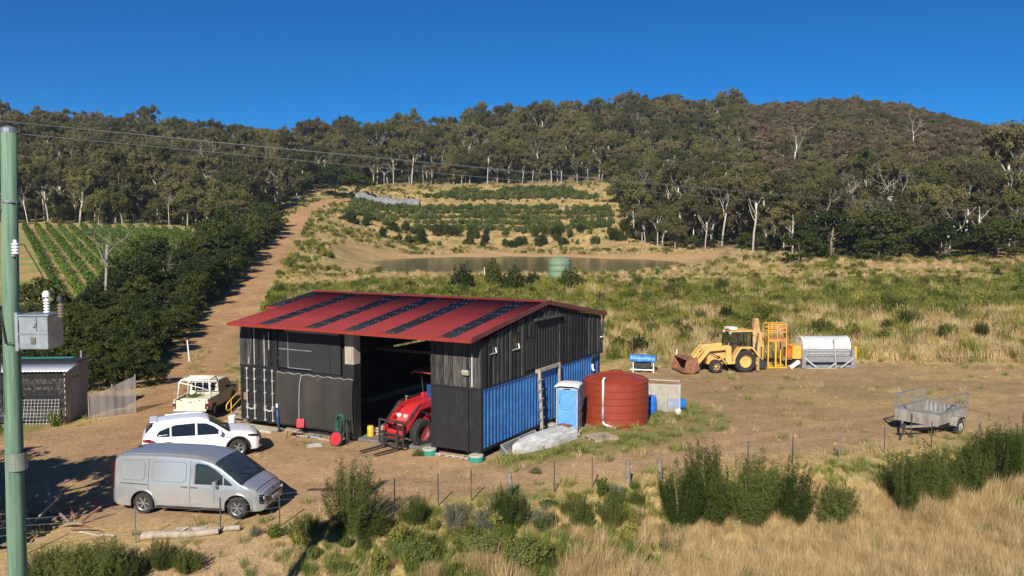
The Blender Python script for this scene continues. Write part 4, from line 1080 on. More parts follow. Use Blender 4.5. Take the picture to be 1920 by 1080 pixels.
mb.grid(P, len(prof), 2).build('container_end_wall', M_black, shed)
for xx in (10.94, SW - .18):
    for yy in (0, SD - .16): boxpart('corner_casting', M_black, shed, xx - .003, xx + .18, yy - .012, yy + .16, SB - .06, SB + .1, .01)
boxpart('bottom_rail', M_black, shed, SW - .05, SW - .003, .163, SD - .163, SB, SB + .14); boxpart('top_rail', M_blue, shed, SW - .05, SW - .003, .163, SD - .163, ZM0 - .11, ZM0 - .002)
corr_wall('blue_side_wall', SD - .34, SB + .14, ZM0 - .11, M_blue, shed, SW - .06, .17, math.pi / 2, depth=.055, lab='blue ribbed long side of the right container')
corr_wall('container_side_wall', SD - .3, SB + .1, ZM0, M_blackin, shed, 10.95, SD, -math.pi / 2)
corr_wall('upper_side_wall', SD, ZM1, ZT, M_blackin, shed, 10.95, SD, -math.pi / 2)
n_ = 8
for i in range(n_):
    w = (12.69 - 10.95) / n_; plank(10.95 + (i + .5) * w, .01 if i % 2 else -.005, ZM1, ZT, w * .94, .04, M_plankw, v=rnd.randrange(5))
for i in range(3):
    w = (SW - 12.79) / 3; plank(12.79 + (i + .5) * w, .01 if i % 2 else -.005, ZM1, ZT, w * .94, .04, M_plank, v=rnd.randrange(5))
boxpart('pale_sealant_strip', M_white, shed, 12.96, 12.99, -.05, -.03, ZM1 + .03, 4.35, 0)
boxpart('floor_beam', M_black, shed, 10.93, SW + .01, -.035, .1, ZM0 + .003, ZM1 - .003)
# --- gable cladding on the long side
APY, APZ = 5.75, 5.84
def roof_under(y): return (4.86 + (APZ - 4.86) * (y + .2) / (APY + .2)) if y < APY else (APZ + (4.84 - APZ) * (y - APY) / (SD - APY))
boxpart('floor_beam', M_black, shed, SW - .06, SW + .015, .1, SD, ZM0 + .003, ZM1 - .003)
wins = ((.66, 1.14, 4.28, 4.84), (2.56, 3.13, 4.22, 4.86))
y_ = .02; i = 0
while y_ < SD - .04:
    w = rnd.uniform(.15, .22); w = min(w, SD - y_); yc = y_ + w / 2; top = roof_under(yc) - .03
    segs = [(ZM1, top)]
    if 4.66 < yc < 7.22: segs = [(5.30, top)]
    elif 3.80 < yc <= 4.66: segs = [(4.55, top)]
    for a, b, c, d in wins:
        if a - .03 < yc < b + .03: segs = [(ZM1, c - .02), (d + .02, top)]
    for s0, s1 in segs:
        if s1 - s0 > .08: plank(SW + (.034 if i % 2 else .0) + rnd.uniform(-.006, .006), yc, s0 + rnd.uniform(0, .03) * (s0 > 3.2), s1, w * .96, .045, M_plank, math.pi / 2, rnd.randrange(5))
    y_ += w; i += 1
boxpart('backing_wall', M_blackin, shed, SW - .10, SW - .03, .15, SD - .05, ZM1, 4.84, 0)
mb = MB().prism([(-.0, 4.845), (APY, APZ - .02), (SD, 4.845)], -.03, .03)
g_ = mb.build('gable_backing', M_blackin, shed); g_.rotation_euler = (0, 0, math.pi / 2); g_.location = (SW - .08, 0, 0)
for a, b, c, d in wins:
    wn_ = boxpart('window', M_glassd, shed, SW - .012, SW + .0, a, b, c, d, 0)
    boxpart('window_frame', M_black, wn_, SW, SW + .05, a - .05, a, c - .0, d + .05); boxpart('window_frame', M_black, wn_, SW, SW + .05, b + .002, b + .05, c, d + .05); boxpart('window_frame', M_black, wn_, SW, SW + .05, a + .002, b, d, d + .05)
    boxpart('window_sill', M_whitem, wn_, SW, SW + .09, a - .03, b + .04, c - .045, c - .01); MB().beam((SW + .07, b + .02, c - .01), (SW + .05, b - .03, c + .2), .05, .03).build('window_stay', M_white, wn_)
lf = corr_wall('loft_door', 2.5, 3.05, 5.28, M_black, shed, SW - .025, 4.69, math.pi / 2, period=.27, depth=.06)
boxpart('door_hood', M_plank, shed, SW + .03, SW + .2, 4.6, 7.32, 5.24, 5.33)
boxpart('door_jamb', M_plank, shed, SW - .03, SW + .05, 7.17, 7.29, 3.0, 5.23)
boxpart('side_board', pm('flat_board', (.022, .022, .022), .7, var=.2, scale=2), shed, SW - .02, SW + .03, 3.86, 4.62, 3.1, 4.53)
boxpart('loft_landing_beam', M_timber, shed, SW + .03, SW + .14, 4.72, 7.12, 2.88, 3.04, lab='grey timber beam under the loft door')
MB().beam((SW + .1, 7.06, 3.05), (SW + .16, 7.0, 1.4), .11, .09).build('landing_prop', M_timber, shed)
# --- roof
RZ0, RZR, RY0, RYR, RY1, RZ1 = 5.03, 6.03, -.98, APY, SD + .42, 4.93
def roof_sheet(x0, x1, front, mat, ylo=None, lab=None, amp=.011, pitch=.0762):
    mb = MB(); n = max(2, int(round((x1 - x0) / pitch))); k = n * 4; P = []
    ya, za = ((RY0, RZ0) if front else (RY1, RZ1)); yb, zb = RYR, RZR
    if ylo is not None: za = za + (zb - za) * (ylo - ya) / (yb - ya); ya = ylo
    for q in (0, 1):
        for i in range(k + 1):
            x_ = x0 + (x1 - x0) * i / k; P.append((x_, ya + (yb - ya) * q, za + (zb - za) * q + amp * math.sin(2 * math.pi * i / 4 + .4)))
    o = mb.grid(P, k + 1, 2).build('roof_sheet', mat, shed, smooth=True, solid=.003)
    if lab: o['label'] = lab
    return o
strips = [(-.42, .36), (2.05, 2.82), (4.85, 5.62), (7.02, 7.78), (9.12, 9.88), (11.9, 12.62)]
xe = .36
for i, (a, b) in enumerate(strips):
    if i: roof_sheet(xe + .002, a - .002, True, M_roof); 
    xe = b
    s_ = roof_sheet(a, b, True, M_strip, 2.25 if i == 0 else None, 'dark see-through corrugated roof strip')
    sc_ = MB(); r_ = random.Random(i)
    ylo = 2.4 if i == 0 else RY0 + .2
    for q in range(9):
        yy = ylo + (RYR - .3 - ylo) * q / 8; zz = RZ0 + (RZR - RZ0) * (yy - RY0) / (RYR - RY0) + .016
        for w in range(4):
            if r_.random() < .75: sc_.cbox((a + (b - a) * (w + .5) / 4 + r_.uniform(-.03, .03), yy, zz), (.026, .026, .014))
    sc_.build('roof_screws', M_whitem, s_)
roof_sheet(xe + .002, SW + .16, True, M_roof)
roof_sheet(-.42, 4.5, False, M_roof); roof_sheet(4.503, 9.0, False, M_roof); roof_sheet(9.003, SW + .16, False, M_roof)
def along(name, mat, p0, p1, w, h): return MB().beam(p0, p1, w, h).build(name, mat, shed, bevel=.006)
gt = MB().prism([(-.07, -.10), (.06, -.10), (.06, .03), (.045, .03), (.045, -.085), (-.055, -.085), (-.055, .045), (-.07, .045)], .33, SW + .2)
g_ = gt.build('gutter', M_gutter, shed); g_.rotation_euler = (0, 0, -math.pi / 2); g_.location = (0, RY0 - .05, RZ0 - .03); g_.scale = (1, 1, 1)
g_.matrix_basis = Matrix(((0, 1, 0, 0), (-1, 0, 0, RY0 - .06), (0, 0, 1, RZ0 - .02), (0, 0, 0, 1)))
g2 = MB().beam((-.45, 2.2, 5.44), (.33, 2.2, 5.44), .05, .13).build('gutter', M_gutter, shed)
along('rake_trim', M_rake, (SW + .16, RY0 - .02, RZ0 - .02), (SW + .16, RYR, RZR - .02), .05, .2); along('rake_trim', M_rake, (SW + .16, RYR, RZR - .02), (SW + .16, RY1 + .05, RZ1 - .03), .05, .2)
along('rake_trim', M_rake, (.33, RY0, RZ0 - .06), (.33, 2.2, 5.43), .04, .12)
along('rake_trim', M_rake, (-.44, 2.2, 5.45), (-.44, RYR, RZR - .04), .04, .12)
mb = MB().prism([(-.24, -.035), (0, .035), (.24, -.035), (0, .02)], -.45, SW + .19)
r_ = mb.build('ridge_cap', M_roof, shed); r_.matrix_basis = Matrix(((0, 1, 0, 0), (-1, 0, 0, RYR), (0, 0, 1, RZR + .03), (0, 0, 0, 1)))
along('eave_beam', M_black, (.4, -.05, 4.90), (SW, -.05, 4.90), .1, .1)
for xx in np.linspace(1.0, SW - .3, 9): MB().beam((xx, RY0 + .1, RZ0 - .10), (xx, RYR, RZR - .10), .05, .12).build('rafter', M_blackin, shed)
# rainwater pipe on the far corner
pp = MB().tube([(SW + .1, RY1 - .05, RZ1 - .1), (SW + .06, RY1 - .1, 4.75), (SW + .08, SD + .08, 3.75), (SW + .08, SD + .06, 2.95), (SW + .12, SD - .02, 2.92), (SW + .12, 10.97, 2.92), (SW + .12, 10.95, 2.85), (SW + .12, 10.95, 2.45)], .05, 10).build('rainwater_pipe', M_black, shed, smooth=True)
MB().tube([(SW + .12, 10.95, 2.45), (SW + .12, 10.95, 2.2), (SW + .25, 10.85, 2.12)], .055, 10).build('white_pipe_end', M_white, pp, smooth=True)
MB().cbox((SW + .1, SD + .02, 3.72), (.1, .28, .05)).build('pipe_bracket', M_white, pp)
# flood lamp on the front corner
fl = MB().cbox((12.73, -.16, 3.56), (.3, .1, .2), Matrix.Rotation(.5, 4, 'X')).cbox((12.73, -.07, 3.5), (.05, .14, .05)).build('flood_lamp', M_whitem, shed, bevel=.01)
MB().cbox((12.73, -.205, 3.54), (.24, .03, .15), Matrix.Rotation(.5, 4, 'X')).build('lamp_glass', pm('lamp_glass', (.45, .42, .30), .2), fl)

# ================================================================== VEHICLES (x forward, y left, origin on the ground under the middle)
def ip(pts):
    xs = [p[0] for p in pts]; ys = [p[1] for p in pts]
    return lambda x: float(np.interp(x, xs, ys))
M_silver = pm('silver_car_paint', (.52, .53, .555), .24, .62, var=.05, scale=1, coat=.8)
M_carwhite = pm('white_car_paint', (.80, .81, .83), .30, var=.02, scale=1, coat=.8)
M_cream = pm('faded_cream_paint', (.60, .545, .41), .5, var=.12, scale=3)
M_carglass = pm('car_glass', (.012, .014, .016), .04, var=.1, spec=.8)
M_screen = pm('windscreen_glass', (.03, .04, .04), .04, var=.3, scale=2, spec=.8)
M_plastic = pm('black_plastic', (.018, .018, .02), .6, var=.2)
M_rim = pm('alloy_rim', (.50, .50, .50), .35, .8, var=.1)
M_redlens = pm('red_lens', (.16, .008, .008), .15, var=.2)
M_lens = pm('clear_lens', (.55, .57, .60), .1, var=.2, scale=12)
M_chrome = pm('chrome', (.7, .7, .7), .15, 1.0, var=.05)
M_plate = pm('number_plate', (.55, .55, .55), .4, var=.2, scale=10)
M_line = pm('panel_gap', (.05, .05, .055), .6)

class Shell:
    def __init__(s, zt, W, prof, zs_drop, zb0, wheels, ra, x0, x1, power=.55):
        s.zt, s.W, s.prof, s.drop, s.zb0, s.wheels, s.ra, s.x0, s.x1, s.pw = ip(zt), ip(W), ip(prof), ip(zs_drop), ip(zb0), wheels, ra, x0, x1, power
    def zs(s, x): return s.zt(x) - s.drop(x)
    def hw(s, x, z): return s.W(x) * s.prof(z)
    def zb(s, x):
        b = s.zb0(x)
        for xc, zc in s.wheels:
            if abs(x - xc) < s.ra: b = max(b, zc + math.sqrt(s.ra ** 2 - (x - xc) ** 2))
        return b
    def roof(s, x, t):
        """t 0 at the shoulder .. 1 on the centre line"""
        a = t * math.pi / 2; y = s.hw(x, s.zs(x)) * max(0, math.cos(a)) ** s.pw; z = s.zs(x) + s.drop(x) * math.sin(a) ** .8
        return y, z
    def build(s, name, mat, parent, nst=110):
        xs = list(np.linspace(s.x0, s.x1, nst))
        for xc, zc in s.wheels: xs += [xc - s.ra, xc + s.ra, xc - s.ra + .004, xc + s.ra - .004]
        xs = sorted(set(round(v, 4) for v in xs)); NS, NR = 14, 10; P = []
        for x in xs:
            b = min(s.zb(x), s.zs(x) - .02); half = []
            for k in range(NS): z = b + (s.zs(x) - b) * k / (NS - 1); half.append((s.hw(x, z), z))
            for k in range(1, NR + 1): half.append(s.roof(x, k / NR))
            half[-1] = (0., half[-1][1])
            P += [(x, y, z) for y, z in half] + [(x, -y, z) for y, z in half[-2::-1]]
        m = 2 * (NS + NR) - 1; mb = MB().grid(P, m, len(xs)); mb.f.append(tuple(range(m))); mb.f.append(tuple(range(len(mb.v) - m, len(mb.v))))
        return mb.build(name, mat, parent, auto=38)
    def side_patch(s, name, mat, parent, st, side, off=.007, n=10, m=6):
        """st: list of (x, z low, z high) along the window"""
        lo, hi = ip([(a, b) for a, b, c in st]), ip([(a, c) for a, b, c in st]); P = []
        xs = sorted(set(list(np.linspace(st[0][0], st[-1][0], n)) + [a for a, _, _ in st]))
        for x in xs:
            for k in range(m):
                z = lo(x) + (hi(x) - lo(x)) * k / (m - 1); P.append((x, side * (s.hw(x, z) + off), z))
        return MB().grid(P, m, len(xs)).build(name, mat, parent, smooth=True)
    def roof_patch(s, name, mat, parent, xa, xb, ta, off=(.004, .010), n=12, m=15, tb=None):
        """across the top between x = xa and xb, from shoulder fraction ta to its mirror"""
        P = []
        for i in range(n):
            f_ = i / (n - 1); x = xa + (xb - xa) * f_; t0 = ta + ((tb if tb is not None else ta) - ta) * f_
            for k in range(m):
                q = -1 + 2 * k / (m - 1); t = t0 + (1 - t0) * (1 - abs(q)); y, z = s.roof(x, t); P.append((x + off[0], y * (1 if q <= 0 else -1), z + off[1]))
        return MB().grid(P, m, n).build(name, mat, parent, smooth=True)
    def arch(s, name, mat, parent, xc, zc, side, w=.06, off=.012):
        P = []; N = 26
        for i in range(N + 1):
            a = math.pi * (-.06 + 1.12 * i / N)
            for r in (s.ra - .012, s.ra + w):
                x = xc + r * math.cos(a); z = zc + r * math.sin(a); P.append((x, side * (s.hw(x, z) + off), z))
        return MB().grid(P, 2, N + 1).build(name, mat, parent, smooth=True, solid=.012)

def wheel(parent, x, y, r, w, side, mat=None, spokes=5, rim=.64, double=True):
    """tyre with rim and spokes; side +1 = left"""
    M = Matrix.Translation((x, y, r)) @ Matrix.Rotation(-side * math.pi / 2, 4, 'X')
    t = MB().lathe([(r * rim, -w / 2), (r * .9, -w / 2), (r * .985, -w * .36), (r, -w * .2), (r, w * .2), (r * .985, w * .36), (r * .9, w / 2), (r * rim, w / 2), (r * rim, -w / 2)], 30, M)
    o = t.build('tyre', M_rubber, parent, auto=40)
    b = MB().lathe([(0, w * .12), (r * rim, w * .12), (r * rim, w * .16), (0, w * .16)], 24, M).build('brake_recess', M_plastic, o)
    q = MB().lathe([(r * rim * .93, w * .2), (r * rim * 1.02, w * .2), (r * rim * 1.02, w * .47), (r * rim * .93, w * .40), (r * rim * .93, w * .2)], 28, M)
    q.lathe([(0, w * .24), (r * .15, w * .24), (r * .15, w * .36), (0, w * .38)], 12, M)
    for k in range(spokes):
        for dd in ((-.16, .16) if double else (0,)):
            a = 2 * math.pi * k / spokes; a2 = a + dd
            p0 = M @ Vector((r * .12 * math.cos(a), r * .12 * math.sin(a), w * .31)); p1 = M @ Vector((r * rim * .97 * math.cos(a2), r * rim * .97 * math.sin(a2), w * .33))
            q.beam(p0, p1, r * (.085 if double else .13), w * .1)
    q.build('rim', mat or M_rim, o, auto=30)
    return o
def place(o, x, y, heading, dz=0.): o.location = (x, y, gz(x, y) + dz); o.rotation_euler = (0, 0, heading)
def mirror_part(parent, x, y, z, side, mat, mat2):
    a = MB().cbox((x, y, z), (.12, .22, .17)).cbox((x + .02, y - side * .12, z - .05), (.05, .14, .05)).build('door_mirror', mat, parent, bevel=.03, seg=3)
    MB().cbox((x - .064, y, z), (.008, .18, .13)).build('mirror_glass', mat2, a); return a

# ------------------------------------------------------------------ silver van
van = empty('silver_van', label='silver panel van with dark cab windows parked by the wire fence', cat='van')
RW = .355; VW = [(-1.50, RW), (1.80, RW)]
sh = Shell([(-2.63, .72), (-2.625, 1.1), (-2.60, 1.5), (-2.54, 1.84), (-2.42, 1.93), (-2.0, 1.975), (-1, 2.0), (0, 1.99), (.55, 1.945), (.9, 1.86), (1.25, 1.68), (1.6, 1.43), (1.92, 1.19), (2.15, 1.09), (2.38, .99), (2.52, .90), (2.60, .78), (2.635, .55)],
    [(-2.63, .86), (-2.5, .955), (-2.2, .99), (-1, 1.0), (1.2, 1.0), (1.8, .985), (2.15, .93), (2.4, .83), (2.55, .70), (2.635, .58)],
    [(.2, .955), (.4, .99), (.7, 1.0), (.95, .99), (1.15, .965), (1.6, .90), (2.0, .835)],
    [(-2.63, .12), (-2.4, .15), (.5, .16), (1.0, .17), (1.9, .12), (2.3, .10), (2.635, .16)],
    [(-2.63, .36), (-2.4, .27), (-2.0, .25), (2.2, .25), (2.5, .22), (2.635, .30)], VW, .445, -2.63, 2.635)
body = sh.build('body', M_silver, van)
MB().box(-2.45, 2.35, -.80, .80, .28, .86).build('underbody', M_plastic, van)
for sd in (1, -1):
    for xc, zc in VW: wheel(van, xc, sd * .875, RW, .235, sd, M_rim, 6); sh.arch('arch_trim', M_silver, body, xc, zc, sd, .05, .010)
    w_ = sh.side_patch('cab_window', M_carglass, van, [(.35, 1.09, 1.70), (.42, 1.09, 1.76), (.75, 1.09, 1.72), (1.05, 1.095, 1.58), (1.32, 1.10, 1.38)], sd)
    sh.side_patch('quarter_window', M_carglass, van, [(1.36, 1.10, 1.345), (1.5, 1.095, 1.24), (1.66, 1.09, 1.11)], sd)
    sh.side_patch('window_pillar', M_grey, van, [(.19, 1.08, 1.72), (.33, 1.08, 1.76)], sd, .008)
    # blind panels pressed into the cargo sides: a fine dark outline with a lighter field
    for a, b in ((-2.28, -1.42), (-1.17, .05)):
        sh.side_patch('panel_outline', pm('panel_edge', (.24, .245, .255), .4, .6), body, [(a, 1.20, 1.70), (a + .1, 1.12, 1.77), (b - .1, 1.12, 1.77), (b, 1.2, 1.70)], sd, .004)
        sh.side_patch('cargo_panel', M_silver, body, [(a + .018, 1.205, 1.69), (a + .11, 1.138, 1.752), (b - .11, 1.138, 1.752), (b - .018, 1.205, 1.69)], sd, .010)
    for a in (-1.30, .17, 1.02):
        sh.side_patch('door_gap', M_line, body, [(a, .34 if a < 1 else .5, 1.06 if a > .5 else 1.82), (a + .014, .34 if a < 1 else .5, 1.06 if a > .5 else 1.82)], sd, .006, 2)
    sh.side_patch('slide_rail', M_plastic, body, [(-2.3, 1.005, 1.03), (-1.32, .985, 1.01)], sd, .009)
    sh.side_patch('sill_trim', M_plastic, body, [(-1.05, .262, .33), (1.28, .262, .33)], sd, .010)
    for a in (-.13, .22):
        h_ = MB().cbox((a + .11, sd * (sh.hw(a, .98) + .018), .985), (.24, .03, .045)).build('door_handle', M_chrome, body, bevel=.008)
    mirror_part(van, 1.13, sd * 1.10, 1.17, sd, M_silver, M_carglass)
    MB().tube([(x_, sd * .70 * (1 if x_ < .3 else .98), sh.roof(x_, .42)[1] + .012) for x_ in np.linspace(-2.3, .6, 14)], .014, 6).build('roof_rail_moulding', M_grey, body)
    sh.side_patch('tail_lamp', M_redlens, van, [(-2.612, .82, 1.62), (-2.545, .82, 1.70)], sd, .010, 3)
    P = MB().cbox((2.50, sd * .66, .62), (.16, .22, .30), Matrix.Rotation(sd * -.55, 4, 'Z')); hl = P.build('headlamp', M_carglass, van, bevel=.03)
    MB().cbox((2.545, sd * .69, .67), (.12, .12, .10), Matrix.Rotation(sd * -.55, 4, 'Z')).build('lamp_lens', M_lens, hl, bevel=.01)
sh.roof_patch('windscreen', M_screen, van, 1.0, 1.86, .30, tb=.16)
sh.roof_patch('bonnet_gap', M_line, body, 2.40, 2.415, .02, (.006, .012), 2)
MB().beam((1.86, .55, 1.27), (1.60, -.05, 1.46), .02, .02).beam((1.88, -.05, 1.255), (1.66, -.6, 1.40), .02, .02).build('wipers', M_plastic, van)
sh.roof_patch('cowl_trim', M_plastic, body, 1.87, 1.97, .18, (.004, .008), 3)
grl = MB().box(2.585, 2.655, -.56, .56, .38, .66)
grl.build('grille', M_plastic, van, bevel=.02)
dots = MB()
for i in range(13):
    for j in range(4): dots.cbox((2.662, -.5 + i * .083 + (j % 2) * .04, .42 + j * .062), (.012, .05, .03))
dots.build('grille_studs', M_chrome, van)
sh.roof_patch('light_bar', M_lens, van, 2.535, 2.548, .03, (.014, .012), 2)
MB().box(2.62, 2.675, -.62, .62, .25, .34).build('bumper_lip', M_plastic, van, bevel=.015)
MB().box(2.66, 2.685, -.19, .19, .47, .58).build('number_plate', M_plate, van)
em = MB().tube([(2.60 - .03 * math.sin(t_), .085 * math.cos(t_), .80 + .045 * math.sin(t_)) for t_ in np.linspace(0, 2 * math.pi, 20)], .008, 5)
em.beam((2.60, -.04, .772), (2.585, -.02, .83), .014, .014).beam((2.60, .02, .772), (2.585, .04, .83), .014, .014).beam((2.595, -.03, .80), (2.595, .03, .802), .012, .012).build('emblem', M_chrome, van)
MB().cbox((-2.15, 0, 2.0), (.16, .04, .07)).build('roof_aerial', M_plastic, van, bevel=.015)
sh.roof_patch('roof_skin', pm('roof_grey_paint', (.36, .365, .38), .35, .5, var=.06, coat=.5), body, -2.36, .86, .30, (0, .004), 20)

# ------------------------------------------------------------------ white station wagon
suv = empty('white_suv', label='white station wagon with dark tinted windows parked behind the silver van', cat='car')
RW2 = .36; SWH = [(-1.33, RW2), (1.36, RW2)]
s2 = Shell([(-2.30, .62), (-2.29, .86), (-2.25, 1.02), (-2.13, 1.26), (-1.93, 1.50), (-1.78, 1.60), (-1.4, 1.66), (-.7, 1.69), (-.1, 1.68), (.2, 1.63), (.55, 1.44), (.98, 1.14), (1.12, 1.09), (1.6, 1.04), (1.95, .98), (2.14, .89), (2.26, .74), (2.30, .5)],
    [(-2.30, .74), (-2.2, .84), (-1.9, .91), (-1.3, .935), (1.3, .935), (1.8, .90), (2.1, .79), (2.24, .66), (2.30, .54)],
    [(.2, .95), (.45, .99), (.7, 1.0), (.88, .985), (1.02, .95), (1.3, .87), (1.65, .77)],
    [(-2.30, .10), (-2.0, .12), (-1.6, .13), (.1, .13), (.9, .11), (1.2, .09), (2.0, .09), (2.30, .16)],
    [(-2.30, .42), (-2.1, .32), (-1.8, .27), (1.9, .25), (2.15, .24), (2.30, .32)], SWH, .445, -2.30, 2.30)
b2 = s2.build('body', M_carwhite, suv)
MB().box(-2.1, 2.05, -.74, .74, .28, .82).build('underbody', M_plastic, suv)
for sd in (1, -1):
    for xc, zc in SWH: wheel(suv, xc, sd * .82, RW2, .225, sd, M_rim, 5); s2.arch('arch_trim', M_plastic, b2, xc, zc, sd, .055, .012)
    s2.side_patch('front_window', M_carglass, suv, [(-.20, 1.02, 1.49), (.15, 1.015, 1.46), (.42, 1.01, 1.33), (.72, 1.01, 1.10)], sd)
    s2.side_patch('rear_window', M_carglass, suv, [(-1.17, 1.05, 1.44), (-1.0, 1.04, 1.485), (-.28, 1.02, 1.50)], sd)
    q_ = s2.side_patch('quarter_window', M_carglass, suv, [(-1.72, 1.10, 1.16), (-1.62, 1.07, 1.29), (-1.24, 1.05, 1.43)], sd)
    tx = MB(); r_ = random.Random(2)
    for k in range(7): tx.box(-1.66 + k * .05, -1.66 + k * .05 + r_.uniform(.025, .042), sd * s2.hw(-1.5, 1.13) + (.008 if sd > 0 else -.014), sd * s2.hw(-1.5, 1.13) + (.014 if sd > 0 else -.008), 1.10, 1.145)
    tx.build('window_sticker', M_white, q_)
    for a, lo, hi in ((-.24, .36, 1.50), (-1.20, .80, 1.44), (.80, .45, 1.02)):
        s2.side_patch('door_gap', M_line, b2, [(a, lo, hi), (a + .012, lo, hi)], sd, .006, 2)
    s2.side_patch('sill_trim', M_plastic, b2, [(-.87, .262, .36), (.90, .262, .36)], sd, .012)
    for a in (-.45, -1.15 + .35): MB().cbox((a if a == -.45 else -1.05, sd * (s2.hw(-.5, .93) + .016), .93), (.2, .03, .04)).build('door_handle', M_carwhite, b2, bevel=.008)
    mirror_part(suv, .66, sd * 1.01, 1.08, sd, M_carwhite, M_carglass)
    s2.side_patch('tail_lamp', M_redlens, suv, [(-2.24, .90, .985), (-2.0, .87, 1.01), (-1.76, .875, .90)], sd, .012, 6)
    s2.side_patch('headlamp', M_carglass, suv, [(1.74, .83, .89), (1.95, .79, .89), (2.18, .74, .84)], sd, .012, 6)
    s2.side_patch('badge', M_chrome, b2, [(.93, .83, .855), (1.07, .83, .855)], sd, .012, 2)
    MB().tube([(x_, sd * .60, s2.roof(x_, .40)[1] + .03) for x_ in np.linspace(-1.4, .05, 10)], .018, 6).build('roof_rail', M_carwhite, b2)
    MB().cbox((2.2, sd * .58, .47), (.14, .2, .16), Matrix.Rotation(sd * -.5, 4, 'Z')).build('fog_lamp', M_plastic, suv, bevel=.02)
s2.roof_patch('windscreen', M_screen, suv, .27, .95, .22, tb=.12)
s2.roof_patch('rear_screen', M_carglass, suv, -2.12, -1.86, .22, (-.012, .010))
s2.roof_patch('cowl_trim', M_plastic, b2, .96, 1.06, .12, (.004, .008), 3)
MB().box(-1.98, -1.70, -.58, .58, 1.60, 1.64).build('roof_spoiler', M_carwhite, suv, bevel=.015)
MB().box(2.20, 2.325, -.5, .5, .40, .72).build('grille', M_plastic, suv, bevel=.03); MB().box(2.22, 2.335, -.56, .56, .27, .36).build('bumper_lip', M_grey, suv, bevel=.02)
MB().box(2.325, 2.34, -.18, .18, .46, .56).build('number_plate', M_plate, suv); MB().box(-2.335, -2.29, -.6, .6, .42, .58).build('rear_bumper', M_plastic, suv, bevel=.02)

# ------------------------------------------------------------------ cream utility truck
ute = empty('cream_utility_truck', label='old cream twin-cab utility truck with a white frame rack and loaded tray', cat='utility truck')
UW = [(-1.45, .36), (1.45, .36)]
s3 = Shell([(-.62, 1.0), (-.60, 1.30), (-.52, 1.62), (-.40, 1.69), (.3, 1.70), (.85, 1.66), (1.0, 1.60), (1.42, 1.16), (1.6, 1.10), (2.2, 1.03), (2.38, .98), (2.44, .8), (2.46, .6)],
    [(-.62, .80), (-.5, .82), (1.2, .83), (2.2, .82), (2.46, .79)], [(.3, .98), (.6, 1.0), (1.0, .99), (1.2, .95), (1.7, .82)], [(-.62, .07), (1.0, .08), (2.46, .06)], [(-.62, .45), (2.46, .42)], UW, .46, -.62, 2.46, .38)
b3 = s3.build('cab', M_cream, ute)
for sd in (1, -1):
    for xc, zc in UW: wheel(ute, xc, sd * .72, .36, .23, sd, pm('steel_wheel', (.45, .43, .38), .5, .3), 6, .58, False)
    s3.side_patch('front_window', M_carglass, ute, [(.42, 1.08, 1.55), (.85, 1.08, 1.53), (1.22, 1.08, 1.22)], sd)
    s3.side_patch('rear_window', M_carglass, ute, [(-.42, 1.09, 1.50), (-.2, 1.08, 1.56), (.34, 1.08, 1.56)], sd)
    s3.arch('arch_trim', M_cream, b3, 1.45, .36, sd, .05)
    for a in (-.5, .38, 1.22): s3.side_patch('door_gap', M_line, b3, [(a, .5, 1.06), (a + .012, .5, 1.06)], sd, .006, 2)
    mirror_part(ute, 1.1, sd * .98, 1.14, sd, M_plastic, M_carglass)
    tub = MB().prism([(-2.42, .62), (-1.93, .62), (-1.88, .78), (-1.62, .86), (-1.28, .86), (-1.02, .78), (-.97, .52), (-.66, .52), (-.66, 1.02), (-2.42, 1.02)], sd * .80 - .02, sd * .80 + .02)
    tub.build('tray_side', M_cream, ute, bevel=.012); MB().beam((-2.42, sd * .79, 1.03), (-.66, sd * .79, 1.03), .10, .05).build('tray_rail', M_cream, ute, bevel=.015)
    tl = MB().box(-2.47, -2.40, sd * .80 - .09, sd * .80 + .07, .72, .98).build('tail_lamp', M_redlens, ute, bevel=.012); MB().box(-2.478, -2.47, sd * .80 - .07, sd * .80 + .05, .88, .965).build('indicator', M_lens, tl)
MB().box(-2.4, -.66, -.78, .78, .55, .62).build('tray_floor', M_plastic, ute); MB().box(-.70, -.64, -.78, .78, .62, 1.0).build('tray_front', M_cream, ute)
tg = MB().box(-2.46, -2.41, -.70, .70, .60, 1.02).build('tailgate', M_cream, ute, bevel=.012)
MB().box(-2.468, -2.461, -.62, .62, .66, .88).build('tailgate_panel', M_cream, tg, bevel=.004); MB().box(-2.475, -2.46, -.07, .07, .92, .955).build('tailgate_latch', M_plastic, tg)
for yy in (-.45, .45): MB().box(-2.475, -2.40, yy - .03, yy + .03, 1.0, 1.03).build('tailgate_hinge', M_plastic, tg)
bp_ = MB().box(-2.58, -2.44, -.80, .80, .50, .60).build('rear_bumper', M_cream, ute, bevel=.02); MB().box(-2.59, -2.582, -.19, .19, .50, .60).build('number_plate', M_plate, bp_)
MB().beam((-2.5, -.7, .42), (-2.5, .7, .42), .08, .08).box(-2.66, -2.5, -.05, .05, .38, .46).build('tow_bar', M_grey, ute)
MB().box(-2.35, 2.2, -.5, .5, .36, .54).build('chassis', M_plastic, ute)
MB().cbox((-.615, 0, 1.36), (.02, 1.16, .36), Matrix.Rotation(.12, 4, 'Y')).build('rear_screen', M_carglass, ute)
MB().tube([(2.5, -.7, .5), (2.55, -.7, 1.05), (2.55, .7, 1.05), (2.5, .7, .5)], .04, 8).tube([(2.52, -.7, .75), (2.52, .7, .75)], .035, 8).build('bull_bar', M_plastic, ute)
rk = MB(); T = .032
for sd in (1, -1):
    rk.tube([(-1.98, sd * .79, 1.05), (-1.90, sd * .74, 1.78), (-1.8, sd * .68, 1.90), (-.74, sd * .66, 1.92), (-.70, sd * .72, 1.78), (-.70, sd * .78, 1.05)], T, 8)
